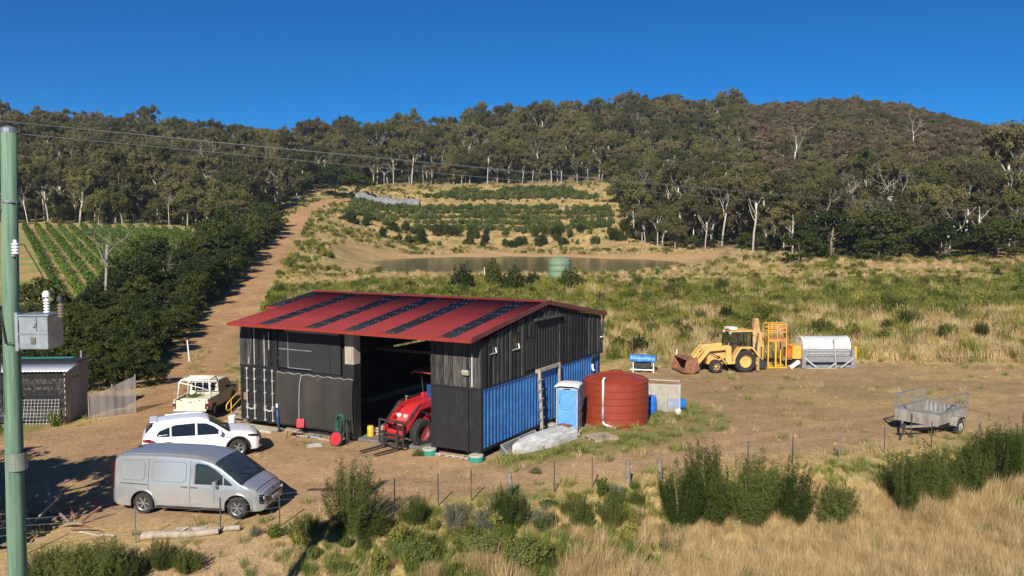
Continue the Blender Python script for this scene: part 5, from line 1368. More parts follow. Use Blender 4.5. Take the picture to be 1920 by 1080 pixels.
rk.tube([(-1.80, -.68, 1.90), (-1.80, .68, 1.90)], T, 8).tube([(-1.45, -.67, 1.91), (-1.45, .67, 1.91)], T, 8).tube([(-1.1, -.67, 1.915), (-1.1, .67, 1.915)], T, 8).tube([(-.74, -.66, 1.92), (-.74, .66, 1.92)], T, 8)
rk.tube([(-.70, -.7, 1.62), (-.70, .7, 1.62)], T, 8)
for yy in (-.38, 0, .38): rk.tube([(-.70, yy, 1.06), (-.70, yy, 1.62)], .02, 6)
rk.tube([(-1.90, .73, 1.80), (-1.3, -.1, 1.42), (-.76, -.74, 1.10)], .026, 8)
rk.build('rack_frame', M_white, ute, smooth=True)

# what lies in the tray
place(van, -10.52, 28.72, math.radians(-9.1))
place(suv, -12.85, 35.41, math.radians(22))
place(ute, -15.65, 44.15, math.radians(90))
def in_ute(x, y, z):
    h = math.radians(90); return (-15.65 + x * math.cos(h) - y * math.sin(h), 44.15 + x * math.sin(h) + y * math.cos(h), ute.location.z + z)
sm_, lm_ = BUSH['bramble'][0]
cut = empty('cut_branches', in_ute(-1.35, .28, .62), 0, 'pile of cut green branches in the truck tray', 'branches'); cut.scale = (.62, .62, .62)
inst('stems', sm_, cut); inst('foliage', lm_, cut)
for k, (a, b, lab) in enumerate(((-1.75, -.30, 'thick sawn log lying in the truck tray'), (-1.62, -.52, 'pale sawn log end beside the other log in the truck tray'))):
    p = in_ute(a, b, .62); lg = empty('firewood_log', p, math.radians(83 + 20 * k), lab, 'log')
    MB().cyl((-.02, -.0, .17), (.5, 0, .19), .17, .155, 14).build('bark', M_barkb, lg, auto=40)
    MB().cyl((-.026, 0, .17), (-.021, 0, .17), .15, n=14).build('sawn_face', pm('sawn_wood', (.52, .38, .22), .8), lg)

# ================================================================== FARM MACHINES
M_tred = pm('tractor_red', (.50, .025, .030), .35, var=.12, scale=3, coat=.3)
M_tdark = pm('dirty_red', (.20, .030, .028), .6, var=.3, scale=4)
M_hoe = pm('faded_digger_yellow', (.62, .36, .085), .6, var=.18, scale=3, col2=(.66, .42, .14))
M_rust = pm('rusty_steel', (.20, .075, .040), .85, var=.4, scale=5, col2=(.30, .14, .08), bump=.2)
M_hoerust = pm('rust_streaked_yellow', (.45, .23, .09), .7, var=.35, scale=3, col2=(.62, .40, .16))
M_tarp = pm('blue_tarpaulin', (.03, .17, .55), .45, var=.3, scale=2.5, col2=(.10, .30, .70))
M_orange = pm('orange_paint', (.78, .34, .05), .5, var=.1, scale=3)
M_iron = pm('dark_iron', (.045, .043, .042), .6, .3, var=.3, scale=6)
M_cabglass = bpy.data.materials.new('cab_glass'); M_cabglass.use_nodes = True
_n, _l = M_cabglass.node_tree.nodes, M_cabglass.node_tree.links
_t = _n.new('ShaderNodeBsdfTransparent'); _t.inputs[0].default_value = (.42, .50, .42, 1); _g = _n.new('ShaderNodeBsdfGlossy'); _g.inputs['Roughness'].default_value = .05
_m = _n.new('ShaderNodeMixShader'); _m.inputs[0].default_value = .12
_l.new(_t.outputs[0], _m.inputs[1]); _l.new(_g.outputs[0], _m.inputs[2]); _l.new(_m.outputs[0], _n['Material Output'].inputs[0])

def lug_wheel(parent, x, y, r, w, side, rimmat, lugs=22, rim=.55):
    """tractor wheel: tyre with slanted bars, dished rim"""
    M = Matrix.Translation((x, y, r)) @ Matrix.Rotation(-side * math.pi / 2, 4, 'X')
    t = MB().lathe([(r * rim, -w * .42), (r * .72, -w / 2), (r * .90, -w / 2), (r * .95, -w * .4), (r * .95, w * .4), (r * .90, w / 2), (r * .72, w / 2), (r * rim, w * .42), (r * rim, -w * .42)], 32, M)
    for k in range(lugs):
        for s in (-1, 1):
            a = 2 * math.pi * (k + (.5 if s > 0 else 0)) / lugs; a2 = a + .22
            t.beam(M @ Vector((r * .965 * math.cos(a), r * .965 * math.sin(a), s * w * .02)), M @ Vector((r * .955 * math.cos(a2), r * .955 * math.sin(a2), s * w * .47)), .045 * r / .7, .06 * r / .7)
    o = t.build('tyre', M_rubber, parent, auto=40)
    q = MB().lathe([(0, -w * .1), (r * .18, -w * .1), (r * .2, w * .05), (r * .42, w * .05), (r * rim * .93, w * .32), (r * rim * 1.02, w * .40), (r * rim * 1.02, w * .3), (r * rim, -w * .3), (0, -w * .3)], 28, M)
    for k in range(8): a = k * math.pi / 4; q.cyl(M @ Vector((r * .3 * math.cos(a), r * .3 * math.sin(a), w * .05)), M @ Vector((r * .3 * math.cos(a), r * .3 * math.sin(a), w * .1)), .02, n=6)
    q.build('rim', rimmat, o, auto=30); return o

# ------------------------------------------------------------------ red tractor with loader and pallet forks, nose out of the shed
tr = empty('red_tractor', shed_pt(9.5, 1.95, .02), SHED_A - math.pi / 2 - .2, 'red tractor with front loader and pallet forks in the shed opening', 'tractor')
for sd in (1, -1):
    lug_wheel(tr, .95, sd * .62, .50, .30, sd, M_tdark, 18); lug_wheel(tr, -1.0, sd * .72, .70, .40, sd, M_tdark, 20)
hood = MB(); P = []; xs_ = [(-.25, .34, 1.52), (.2, .34, 1.53), (.6, .335, 1.50), (.95, .32, 1.42), (1.2, .30, 1.30), (1.32, .27, 1.16), (1.36, .25, 1.0)]
for x, w, z in xs_:
    for y_, zz in ((-w, .82), (-w, z - .18), (-w * .86, z - .05), (-w * .4, z), (w * .4, z), (w * .86, z - .05), (w, z - .18), (w, .82)): P.append((x, y_, min(zz, z)))
hd = hood.grid(P, 8, len(xs_)).build('bonnet', M_tred, tr, auto=35)
MB().box(1.30, 1.375, -.235, .235, .72, 1.02).build('grille', pm('worn_grille', (.40, .13, .08), .7), hd, bevel=.01)
for sd in (1, -1):
    MB().cbox((1.335, sd * .15, 1.10), (.06, .19, .13), Matrix.Rotation(sd * -.2, 4, 'Z')).build('headlamp', M_lens, hd, bevel=.02)
    MB().add([(-.2, sd * .347, 1.33), (.95, sd * .334, 1.21), (.95, sd * .334, 1.17), (-.2, sd * .347, 1.27)], [(0, 1, 2, 3)]).build('side_stripe', M_grey, hd)
    # rear mudguards
    gp = MB(); P = []
    for i in range(9):
        a = math.radians(20 + 130 * i / 8)
        for yy in (.52, .95): P.append((-1.0 + .80 * math.cos(a), sd * yy, .70 + .80 * math.sin(a)))
    gp.grid(P, 2, 9).build('mudguard', M_tdark, tr, smooth=True, solid=.03)
MB().box(-1.2, 1.2, -.24, .24, .45, .86).build('engine_block', M_iron, tr, bevel=.03); MB().beam((.95, -.62, .5), (.95, .62, .5), .14, .14).build('front_axle', M_iron, tr)
MB().box(-.55, -.20, -.36, .36, .85, 1.5).build('dashboard', M_plastic, tr, bevel=.03); MB().tube([(-.62, .19 * math.cos(t), 1.55 + .19 * math.sin(t) * .5) for t in np.linspace(0, 2 * math.pi, 18)], .016, 6).build('steering_wheel', M_plastic, tr)
MB().box(-1.2, -.8, -.25, .25, 1.0, 1.12).box(-1.27, -1.17, -.25, .25, 1.1, 1.55).build('seat', M_plastic, tr, bevel=.04)
can = MB(); P = []
for x, dz in ((-1.5, 0), (-1.35, .10), (-.3, .12), (.12, .08), (.22, 0)):
    for y_, d2 in ((-.72, -.03), (-.6, .05), (0, .07), (.6, .05), (.72, -.03)): P.append((x, y_, 2.42 + dz + d2))
can.grid(P, 5, 5).build('canopy', pm('dull_red_canopy', (.26, .05, .045), .6, var=.2), tr, smooth=True, solid=.05)
for sd in (1, -1): MB().tube([(-1.25, sd * .55, 1.2), (-1.25, sd * .6, 2.42)], .03, 8).tube([(-.28, sd * .5, 1.1), (-.20, sd * .6, 2.42)], .025, 8).build('canopy_post', M_plastic, tr)
MB().box(-.6, -.3, -.45, .1, 1.45, 1.95).build('blue_panel', pm('blue_plastic', (.012, .05, .18), .5), tr, bevel=.05)  # blue panel of the interior, modelled as a rounded block on the tractor
# loader
for sd in (1, -1):
    y_ = sd * .50
    arm = MB().beam((-.25, y_, 1.50), (.95, y_, 1.38), .09, .16).beam((.93, y_, 1.42), (1.72, y_, .58), .09, .16).box(-.34, -.14, y_ - .07, y_ + .07, .55, 1.66)
    a_ = arm.build('loader_arm', M_tred, tr, bevel=.01)
    MB().cyl((.1, y_, .85), (.62, y_, 1.12), .04, n=10).cyl((.62, y_, 1.12), (1.0, y_, 1.32), .024, n=8).cyl((.9, y_ - sd * .02, 1.5), (1.35, y_, 1.18), .035, n=10).cyl((1.35, y_, 1.18), (1.72, y_, .85), .02, n=8).build('hydraulic_ram', M_iron, a_)
    MB().tube([(-.1, y_ + sd * .06, 1.62), (.5, y_ + sd * .06, 1.58), (1.0, y_ + sd * .05, 1.5), (1.4, y_ + sd * .05, 1.1), (1.75, y_, .75)], .018, 6).build('hydraulic_hose', M_rubber, a_)
MB().tube([(1.25, -.45, 1.08), (1.25, .45, 1.08)], .045, 10).build('cross_tube', M_tred, tr)
MB().beam((1.5, -.34, .95), (1.5, .34, .95), .05, .05).beam((1.5, -.34, .70), (1.5, .34, .70), .05, .05).beam((1.5, -.33, .7), (1.5, -.33, .95), .05, .05).beam((1.5, .33, .7), (1.5, .33, .95), .05, .05).build('bull_guard', M_tred, tr)
MB().box(1.68, 1.78, -.55, .55, .52, .66).box(1.66, 1.76, -.52, .52, .34, .42).build('quick_hitch', M_tred, tr, bevel=.01)
fk = MB()
for yy in (-.62, .62): fk.beam((1.86, yy, .12), (1.86, yy, .98), .05, .06)
for zz in (.14, .36, .52, .98): fk.beam((1.86, -.62, zz), (1.86, .62, zz), .05, .06)
for yy in (-.3, .3): fk.beam((1.86, yy, .36), (1.86, yy, .98), .03, .03)
cr = fk.build('fork_carriage', M_iron, tr)
for yy in (-.36, .36): MB().box(1.89, 1.95, yy - .06, yy + .06, .07, .62).prism([(1.89, .05), (1.89, .10), (2.9, .07), (3.0, .05)], yy - .055, yy + .055).build('fork_tine', M_iron, tr)

tr.scale = (1.2, 1.2, 1.2)
# ------------------------------------------------------------------ yellow backhoe loader (x = towards the bucket)
bh = empty('yellow_backhoe', (14.3, 56.9, 0), math.radians(190), 'faded yellow backhoe loader with rusty front bucket on the far yard', 'backhoe')
bh.location.z = gz(14.3, 56.9)
for sd in (1, -1):
    lug_wheel(bh, -.75, sd * .85, .74, .46, sd, M_hoe, 22, .56)
    o = wheel(bh, 1.22, sd * .80, .44, .32, sd, M_hoe, 6, .55, False); o.rotation_euler = (0, 0, 0)
MB().box(-1.3, 1.6, -.40, .40, .50, .92).build('chassis', M_hoe, bh, bevel=.03); MB().beam((1.22, -.8, .46), (1.22, .8, .46), .16, .16).build('front_axle', M_iron, bh)
MB().prism([(.12, .92), (1.75, .92), (1.85, 1.15), (1.8, 1.36), (.12, 1.50)], -.38, .38).build('bonnet', M_hoe, bh, bevel=.03)
MB().box(1.80, 1.88, -.34, .34, .95, 1.32).build('radiator_grille', M_iron, bh)
for sd in (1, -1):
    gp = MB().prism([(-1.62, 1.02), (-1.35, 1.38), (-1.15, 1.58), (-.42, 1.58), (-.22, 1.30), (-.02, .95), (.0, .60), (.50, .60), (.50, .72), (.12, .74), (.08, 1.0), (-.12, 1.36), (-.34, 1.66), (-1.22, 1.66), (-1.45, 1.42), (-1.68, 1.08)], sd * .85 - .24, sd * .85 + .24)
    gp.build('mudguard', M_hoe, bh)
    MB().prism([(.13, .52), (.50, .52), (.50, 1.62), (.13, 1.70)], sd * .74 - .07, sd * .74 + .07).build('loader_tower', M_hoe, bh, bevel=.012)
    arm = MB().prism([(.15, 1.72), (.30, 1.48), (1.55, 1.40), (2.45, .40), (2.60, .52), (1.72, 1.66), (1.45, 1.68), (.35, 1.78)], sd * .62 - .05, sd * .62 + .05)
    la = arm.build('loader_arm', M_hoe, bh, bevel=.008)
    MB().cyl((.4, sd * .62, .75), (1.0, sd * .62, 1.05), .055, n=10).cyl((1.0, sd * .62, 1.05), (1.5, sd * .62, 1.32), .03, n=8).build('lift_ram', M_iron, la)
    MB().beam((.5, sd * .69, 1.05), (1.3, sd * .69, .68), .05, .09).beam((.52, sd * .69, .65), (.95, sd * .69, 1.2), .05, .07).build('brace', M_hoe, la)
    MB().beam((1.75, sd * .5, 1.70), (2.38, sd * .5, 1.00), .06, .10).beam((1.75, sd * .5, 1.7), (1.62, sd * .5, 1.4), .06, .1).build('tilt_link', M_hoe, la)
# bucket
bk = MB().prism([(2.42, .28), (2.52, .92), (2.60, .98), (3.28, .98), (3.36, .94), (2.62, .88), (2.54, .40), (2.9, .10), (3.52, .16), (3.52, .10), (2.85, .02)], -1.08, 1.08).build('bucket', M_rust, bh, bevel=.01)
for sd in (1, -1): MB().prism([(2.44, .28), (2.54, .95), (3.30, .96), (3.52, .12), (2.87, .04)], sd * 1.08 - .02, sd * 1.08 + .02).build('bucket_side', M_rust, bk)
# cab
cf = MB()
CB = [(.30, .95), (.05, 2.60), (-1.35, 2.60), (-1.42, 1.30)]
for sd in (1, -1):
    y_ = sd * .62
    for a, b in zip(CB[:-1], CB[1:]): cf.beam((a[0], y_, a[1]), (b[0], y_, b[1]), .07, .07)
    cf.beam((-.42, y_, .95), (-.42, y_, 2.6), .08, .09); cf.beam((-.98, y_, 1.6), (-.98, y_, 2.6), .06, .06)
    MB().add([(.25, y_ - sd * .01, 1.02), (.02, y_ - sd * .01, 2.56), (-.38, y_ - sd * .01, 2.56), (-.38, y_ - sd * .01, 1.02)], [(0, 1, 2, 3)]).build('door_glass', M_cabglass, bh)
    MB().add([(-.46, y_ - sd * .012, 1.62), (-.46, y_ - sd * .012, 2.56), (-1.33, y_ - sd * .012, 2.56), (-1.36, y_ - sd * .012, 1.62)], [(0, 1, 2, 3)]).build('side_glass', M_cabglass, bh)
    MB().prism([(.28, .92), (.24, 1.24), (-.38, 1.24), (-.38, .92)], y_ - .03, y_ + .03).build('door_panel', M_plastic, bh)
    MB().cbox((.33, sd * .95, 2.25), (.04, .18, .26)).beam((.1, sd * .62, 2.5), (.32, sd * .95, 2.3), .02, .02).build('cab_mirror', M_plastic, bh)
for (xa, za) in ((.05, 2.6), (-1.35, 2.6), (.30, 1.3)): cf.beam((xa, -.62, za), (xa, .62, za), .07, .07)
cf.build('cab_frame', M_plastic, bh)
MB().add([(.245, -.6, 1.35), (.06, -.6, 2.54), (.06, .6, 2.54), (.245, .6, 1.35)], [(0, 1, 2, 3)]).build('windscreen', M_cabglass, bh)
MB().beam((.345, .64, 1.32), (.11, .64, 2.62), .04, .04).build('windscreen_bead', M_whitem, bh)
MB().prism([(.12, 2.62), (.0, 2.70), (-1.38, 2.72), (-1.48, 2.66), (-1.46, 2.62)], -.70, .70).build('cab_roof', M_hoe, bh, bevel=.02)
MB().cbox((-.15, .1, 2.83), (.55, .7, .18)).build('roof_box', M_white, bh, bevel=.05); MB().cyl((.05, -.45, 2.7), (.05, -.45, 2.88), .05, n=10).build('beacon', M_orange, bh)
for yy in (-.5, .5): MB().cbox((.12, yy, 2.55), (.1, .16, .12)).build('work_lamp', M_lens, bh, bevel=.02)
MB().box(-.8, -.35, -.26, .26, 1.2, 1.34).box(-.86, -.76, -.26, .26, 1.34, 1.95).build('seat', M_plastic, bh, bevel=.04)
MB().beam((.0, 0, 1.3), (-.18, 0, 1.75), .05, .05).tube([(-.2 + .08 * math.cos(t), .2 * math.sin(t), 1.78 + .12 * math.cos(t)) for t in np.linspace(0, 6.28, 14)], .016, 5).build('steering_column', M_plastic, bh)
# folded digging arm at the back
MB().box(-1.75, -1.40, -.95, .95, .45, .75).build('rear_frame', M_hoerust, bh, bevel=.02)
bo = MB().prism([(-1.55, .55), (-1.85, .6), (-1.93, 2.2), (-2.02, 3.42), (-1.78, 3.46), (-1.66, 2.4), (-1.56, 1.4)], -.16, .16).build('boom', M_hoerust, bh, bevel=.015)
MB().prism([(-2.06, 3.42), (-1.84, 3.45), (-2.02, 1.2), (-2.10, .75), (-2.26, .8), (-2.20, 2.4)], -.11, .11).build('dipper', M_hoerust, bh, bevel=.01)
MB().cyl((-1.75, .2, .8), (-1.92, .2, 1.9), .07, n=10).cyl((-1.92, .2, 1.9), (-2.02, .2, 2.5), .04, n=8).build('boom_ram', M_iron, bo); MB().cyl((-2.27, 0, 2.5), (-2.34, 0, 1.55), .075, n=10).build('bucket_ram', M_hoe, bo); MB().cyl((-2.34, 0, 1.55), (-2.38, 0, .75), .035, n=8).build('ram_rod', M_chrome, bo)
MB().prism([(-2.0, .25), (-1.98, .65), (-2.35, .72), (-2.62, .45), (-2.55, .15), (-2.2, .08)], -.3, .3).build('digging_bucket', M_iron, bh, bevel=.01)
for sd in (1, -1): MB().box(-1.78, -1.62, sd * .80 - .1, sd * .80 + .1, .08, 1.2).build('stabiliser_leg', M_hoerust, bh, bevel=.01)

# ------------------------------------------------------------------ yellow work cage
cg = empty('yellow_work_cage', (17.75, 58.2, gz(17.75, 58.2)), math.radians(4), 'yellow and rusty tall steel work cage beside the backhoe', 'work cage')
fr = MB()
for a in (-.62, .62):
    for b in (-.5, .5): fr.beam((a, b, 0), (a, b, 1.85), .07, .07)
for z in (.06,):
    for a, b in (((-.62, -.5), (.62, -.5)), ((-.62, .5), (.62, .5)), ((-.62, -.5), (-.62, .5)), ((.62, -.5), (.62, .5))): fr.beam((*a, z), (*b, z), .07, .07)
fr.build('base_frame', M_yellow, cg)
MB().box(-.64, .64, -.52, .52, 1.80, 1.98).build('platform', pm('rusty_orange_paint', (.50, .20, .05), .7, var=.35, scale=4), cg)
top = MB()
for a in (-.62, 0, .62):
    for b in (-.5, .5): top.beam((a, b, 1.98), (a, b, 2.98), .045, .045)
for z in (2.45, 2.72, 2.98):
    for a, b in (((-.62, -.5), (.62, -.5)), ((-.62, .5), (.62, .5)), ((-.62, -.5), (-.62, .5)), ((.62, -.5), (.62, .5))): top.beam((*a, z), (*b, z), .04, .04)
top.build('guard_rail', M_orange, cg)
MB().beam((-.3, -.52, 2.5), (.45, -.52, 2.5), .03, .06).build('grey_rail', M_steel, cg)
MB().cyl((.1, 0, .1), (.1, 0, 1.0), .05, n=10).build('jack_sleeve', M_yellow, cg); MB().cyl((.1, 0, 1.0), (.1, 0, 1.8), .035, n=10).build('jack_rod', M_iron, cg)
MB().beam((-.1, -.5, .03), (-.1, -.5, 1.8), .10, .07).beam((-.4, 0, .08), (.5, 0, .1), .2, .05).build('lift_channel', M_yellow, cg)

# ------------------------------------------------------------------ big rotating drum machine
dm = empty('drum_washer', (20.95, 58.4, gz(20.95, 58.4)), math.radians(1), 'grey drum machine with white ribbed half-round cover and orange end box', 'farm machine')
MB().box(-1.32, 2.0, -.75, .75, .42, .80).build('trough', M_steel, dm); MB().box(-1.28, 1.7, -.80, -.755, .80, 1.32).build('side_panel', M_steel, dm, bevel=.01)
MB().box(-1.30, 1.72, -.83, -.805, .98, 1.03).build('panel_rail', M_whitem, dm); MB().box(-1.30, 1.72, -.83, -.805, 1.18, 1.22).build('panel_rail', M_whitem, dm)
cv = MB(); P = []; nxx = 110
for i in range(nxx + 1):
    x = -1.42 + 3.1 * i / nxx; q = (i % 10) / 10; r = .78 + (.035 if .1 < q < .45 else 0) * (6 < i < 104)
    for k in range(19):
        a = math.pi * k / 18; P.append((x, r * math.cos(a), 1.30 + r * .98 * math.sin(a)))
cv.grid(P, 19, nxx + 1).build('ribbed_cover', pm('weathered_white_cover', (.46, .47, .48), .55, var=.18, scale=3), dm, auto=30)
for x in (-1.44, 1.70):
    e = MB().prism([(.82 * math.cos(math.pi * k / 18), 1.28 + .84 * math.sin(math.pi * k / 18)) for k in range(19)], -.03, .03).build('end_plate', M_white, dm); e.rotation_euler = (0, 0, math.pi / 2); e.location = (x, 0, 0)
MB().cyl((-1.48, -.1, 1.92), (-1.465, -.1, 1.92), .07, n=12).build('end_hole', M_plastic, dm)
for x in (-1.52, 1.78): MB().box(x, x + .24, -.84, .84, 0.02, 1.30).build('end_frame', M_steel, dm)
MB().box(-2.12, -1.53, -.62, .62, .62, 1.48).build('drive_box', M_orange, dm, bevel=.03); MB().box(-2.42, -2.125, -.45, .45, .68, 1.30).build('motor_cover', pm('red_orange_paint', (.45, .10, .03), .5), dm, bevel=.05)
MB().box(2.03, 2.2, -.70, .70, .62, 1.42).build('end_guard', M_yellow, dm, bevel=.03)
lg = MB().beam((-1.4, -.86, .74), (-.55, -.9, .04), .05, .09).beam((1.9, -.86, .68), (1.05, -.9, .06), .05, .09).beam((.2, -.92, .02), (.70, -.92, .38), .05, .10).beam((.72, -.92, 0.02), (.52, -.88, 2.06), .06, .05).beam((-1.3, -.9, .03), (.75, -.92, .03), .06, .05)
lg.build('leg_frame', M_whitem, dm); MB().box(-1.3, 2.0, -.72, .72, .04, .2).build('base_rail', M_steel, dm)
MB().cbox((-2.0, -.7, .25), (.75, .3, .22), Matrix.Rotation(-.62, 4, 'Y')).build('white_chute', M_white, dm, bevel=.03)

# ------------------------------------------------------------------ cart under a blue tarpaulin
ct = empty('tarped_cart', (8.6, 56.4, gz(8.6, 56.4)), math.radians(-14), 'small machine on a white trestle covered with a blue tarpaulin', 'covered cart')
tp_ = MB(); P = []; r_ = np.random.default_rng(9)
for i in range(22):
    for k in range(13):
        x = -.82 + 1.66 * i / 21; a = math.pi * (.02 + .96 * k / 12); rr = 1 + r_.normal() * .03
        P.append((x * (1.02 if 0 < k < 12 else 1), .46 * abs(math.cos(a)) ** .55 * (1 if math.cos(a) > 0 else -1) * rr, .60 + max(0, math.sin(a)) ** .45 * .50 * rr * (.92 if x > .45 else 1) - .04 * (k in (0, 12)) + .02 * math.sin(i * 2.1)))
tp_.grid(P, 13, 22).build('tarpaulin', M_tarp, ct, smooth=True, solid=.01)
lg = MB()
for x in (-.6, .72):
    for y in (-.4, .4): lg.beam((x, y, 0), (x, y, .64), .06, .06)
    lg.beam((x, -.4, .2), (x, .4, .2), .05, .05)
for y in (-.4, .4): lg.beam((-.8, y, .18), (.72, y, .18), .06, .07)
lg.build('trestle', M_white, ct); MB().box(-.5, .5, -.28, .28, .24, .62).build('engine', M_iron, ct, bevel=.05)
for x in (-.25, .38): MB().cyl((x, -.36, .34), (x, -.3, .34), .14, n=16).build('wheel', M_rubber, ct)

# ------------------------------------------------------------------ galvanised cage trailer (x forward to the hitch)
tl = empty('cage_trailer', (19.55, 39.9, gz(19.55, 39.9)), math.radians(219), 'galvanised box trailer with open mesh-cage rails beyond the fence', 'trailer')
M_galv = pm('worn_galvanised', (.24, .215, .18), .75, .1, var=.3, scale=3, col2=(.36, .33, .28), stretch=(1, 1, .3))
MB().box(-1.25, 1.25, -.78, .78, .50, .54).build('tray_floor', M_galv, tl)
for nm, a in (('front_panel', (1.25, 1.29, -.80, .80, .46, .92)), ('side_panel', (-1.25, 1.245, -.80, -.77, .50, .92)), ('side_panel', (-1.25, 1.245, .77, .80, .50, .92))): MB().box(*a).build(nm, M_galv, tl)
corr_wall('tailgate', 1.5, .50, .92, M_steel, tl, -1.27, .75, -math.pi / 2, .16, .02)
cgm = MB(); C4 = [(1.27, -.79), (1.27, .79), (-1.25, .79), (-1.25, -.79)]
for x, y in C4: cgm.beam((x, y, .92), (x, y, 1.50), .05, .05)
for a, b in ((0, 1), (1, 2), (0, 3)):
    for z in (.95, 1.50): cgm.beam((*C4[a], z), (*C4[b], z), .05, .05)
cgm.build('cage_rail', M_steel, tl)
ms = MB()
for yy in (-.79, .79):
    for k in range(1, 16): ms.beam((-1.25 + k * .158, yy, .95), (-1.25 + k * .158, yy, 1.5), .006, .006)
    for z in (1.1, 1.22, 1.36): ms.beam((-1.25, yy, z), (1.27, yy, z), .006, .006)
ms.build('cage_mesh', M_steel, tl)
dr = MB().beam((1.0, -.65, .46), (2.25, -.05, .46), .07, .09).beam((1.0, .65, .46), (2.25, .05, .46), .07, .09).build('drawbar', M_galv, tl)
MB().cbox((2.32, 0, .50), (.25, .12, .16)).build('coupling', M_iron, dr, bevel=.02); MB().cyl((2.0, .16, .95), (2.0, .16, .12), .03, n=8).cbox((2.0, .16, .06), (.12, .12, .12)).build('jockey_leg', M_iron, dr)
MB().beam((2.2, 0, .45), (2.75, .1, .05), .05, .05).build('safety_chain', M_iron, dr)
for sd in (1, -1):
    wheel(tl, -.15, sd * .92, .31, .18, sd, M_whitem, 5, .6, False)
    MB().prism([(-.62, .40), (-.55, .62), (-.38, .72), (.08, .72), (.25, .62), (.32, .40), (.28, .40), (.2, .58), (.06, .68), (-.36, .68), (-.5, .58), (-.58, .40)], sd * .80 + (0 if sd > 0 else -.24), sd * .80 + (.24 if sd > 0 else 0)).build('mudguard', M_galv, tl)
MB().box(.42, .75, -.95, -.81, .42, .66).build('tool_box', M_whitem, tl)
MB().beam((-1.2, -.7, .44), (1.2, -.7, .44), .06, .1).beam((-1.2, .7, .44), (1.2, .7, .44), .06, .1).beam((-.15, -.85, .31), (-.15, .85, .31), .07, .07).build('under_frame', M_iron, tl)
tl.scale = (1.15, 1.25, 1.15)
MB().cbox((-1.33, -.7, .5), (.06, .12, .1)).cbox((-1.33, .7, .5), (.06, .12, .1)).build('tail_lamp', M_redlens, tl)

# ================================================================== TANKS, TOILET, BOAT AND OTHER THINGS AROUND THE SHED
M_tank = pm('red_brown_tank_plastic', (.235, .034, .014), .55, var=.10, scale=2)
M_gtank = pm('pale_green_tank_plastic', (.17, .24, .15), .5, var=.08, scale=2)
M_pblue = pm('pale_blue_plastic', (.10, .29, .70), .42, var=.06, scale=2)
M_pgrey = pm('grey_plastic', (.30, .31, .34), .5, var=.08, scale=2)
M_dblue = pm('bright_blue_plastic', (.012, .15, .62), .35, var=.1)
M_green = pm('teal_paint', (.02, .22, .17), .7, var=.25, scale=6)
M_hose = pm('green_hose', (.015, .13, .085), .5, var=.15)
M_alu = pm('weathered_white_hull', (.34, .34, .33), .75, var=.25, scale=3.5, col2=(.62, .62, .61), detail=9, stretch=(.5, 2, 2))
def water_tank(name, loc, R, H, mat, label, dome, bands):
    o = empty(name, loc, 0, label, 'water tank')
    prof = [(0, 0), (R * .985, 0), (R, .05)]
    for i in range(bands):
        z0 = .05 + (H - .05) * i / bands; z1 = .05 + (H - .05) * (i + 1) / bands
        prof += [(R, z0 + .014), (R * 1.001, (z0 + z1) / 2), (R, z1 - .020), (R * 1.008, z1 - .014)]
        if i < bands - 1: prof += [(R * 1.008, z1 - .002), (R * .992, z1 + .004)]
    w = MB().lathe(prof + [(R * .99, H)], 56).build('tank_wall', mat, o, auto=50)
    MB().lathe([(R * 1.012, H - .02), (R * 1.012, H + .02), (R * .95, H + .07), (R * .6, H + dome * .62), (R * .22, H + dome * .97), (0, H + dome)], 56).build('tank_roof', mat, o, auto=50)
    return o
T0 = (5.05, 41.75)
rt = water_tank('red_water_tank', (*T0, gz(*T0)), 1.58, 2.05, M_tank, 'round red brown ribbed rainwater tank beside the portable toilet', .42, 6)
for k in range(10):
    a = k * .628 + .25; MB().beam((.3 * math.cos(a), .3 * math.sin(a), 2.475), (1.42 * math.cos(a), 1.42 * math.sin(a), 2.165), .09, .035).build('roof_rib', M_tank, rt, bevel=.012)
MB().lathe([(0, 2.50), (.24, 2.50), (.26, 2.47), (.26, 2.40)], 20).build('tank_lid', M_tank, rt)
a0 = math.atan2(39.9 - T0[1], 4.05 - T0[0]); c0, s0_ = math.cos(a0), math.sin(a0)
pw = lambda r, z: (r * c0, r * s0_, z)
pv = empty('white_downpipe', (*T0, gz(*T0)), 0, 'white plastic pipe running down the front of the red tank', 'pipe')
MB().tube([pw(1.25, 2.30), pw(1.50, 2.33), pw(1.60, 2.26), pw(1.62, 1.0)], .055, 10).build('upper_pipe', M_white, pv, smooth=True)
MB().tube([pw(1.62, 1.0), pw(1.62, .30)], .055, 10).build('lower_pipe', M_pgrey, pv, smooth=True)
MB().tube([pw(1.62, .30), (pw(1.7, .2)[0] + .1, pw(1.7, .2)[1], .18), (pw(1.75, .08)[0] + .5, pw(1.75, .08)[1] - .1, .06)], .055, 10).build('foot_bend', M_white, pv, smooth=True)
G0 = at(1062, 524); gt_ = water_tank('green_water_tank', (5.95, 108.5, gz(5.95, 108.5) - .1), 1.42, 2.9, M_gtank, 'pale green ribbed water tank on the near bank of the dam', .42, 4)
MB().lathe([(0, 3.32), (.26, 3.32), (.27, 3.24)], 16).build('tank_lid', M_gtank, gt_)
MB().tube([(-1.4, -.5, .25), (-2.2, -.7, .3), (-2.9, -.9, .02)], .05, 8).build('outlet_hose', M_rubber, gt_); MB().cbox((-1.4, -.55, .3), (.3, .3, .3)).build('outlet_valve', M_dblue, gt_, bevel=.03)

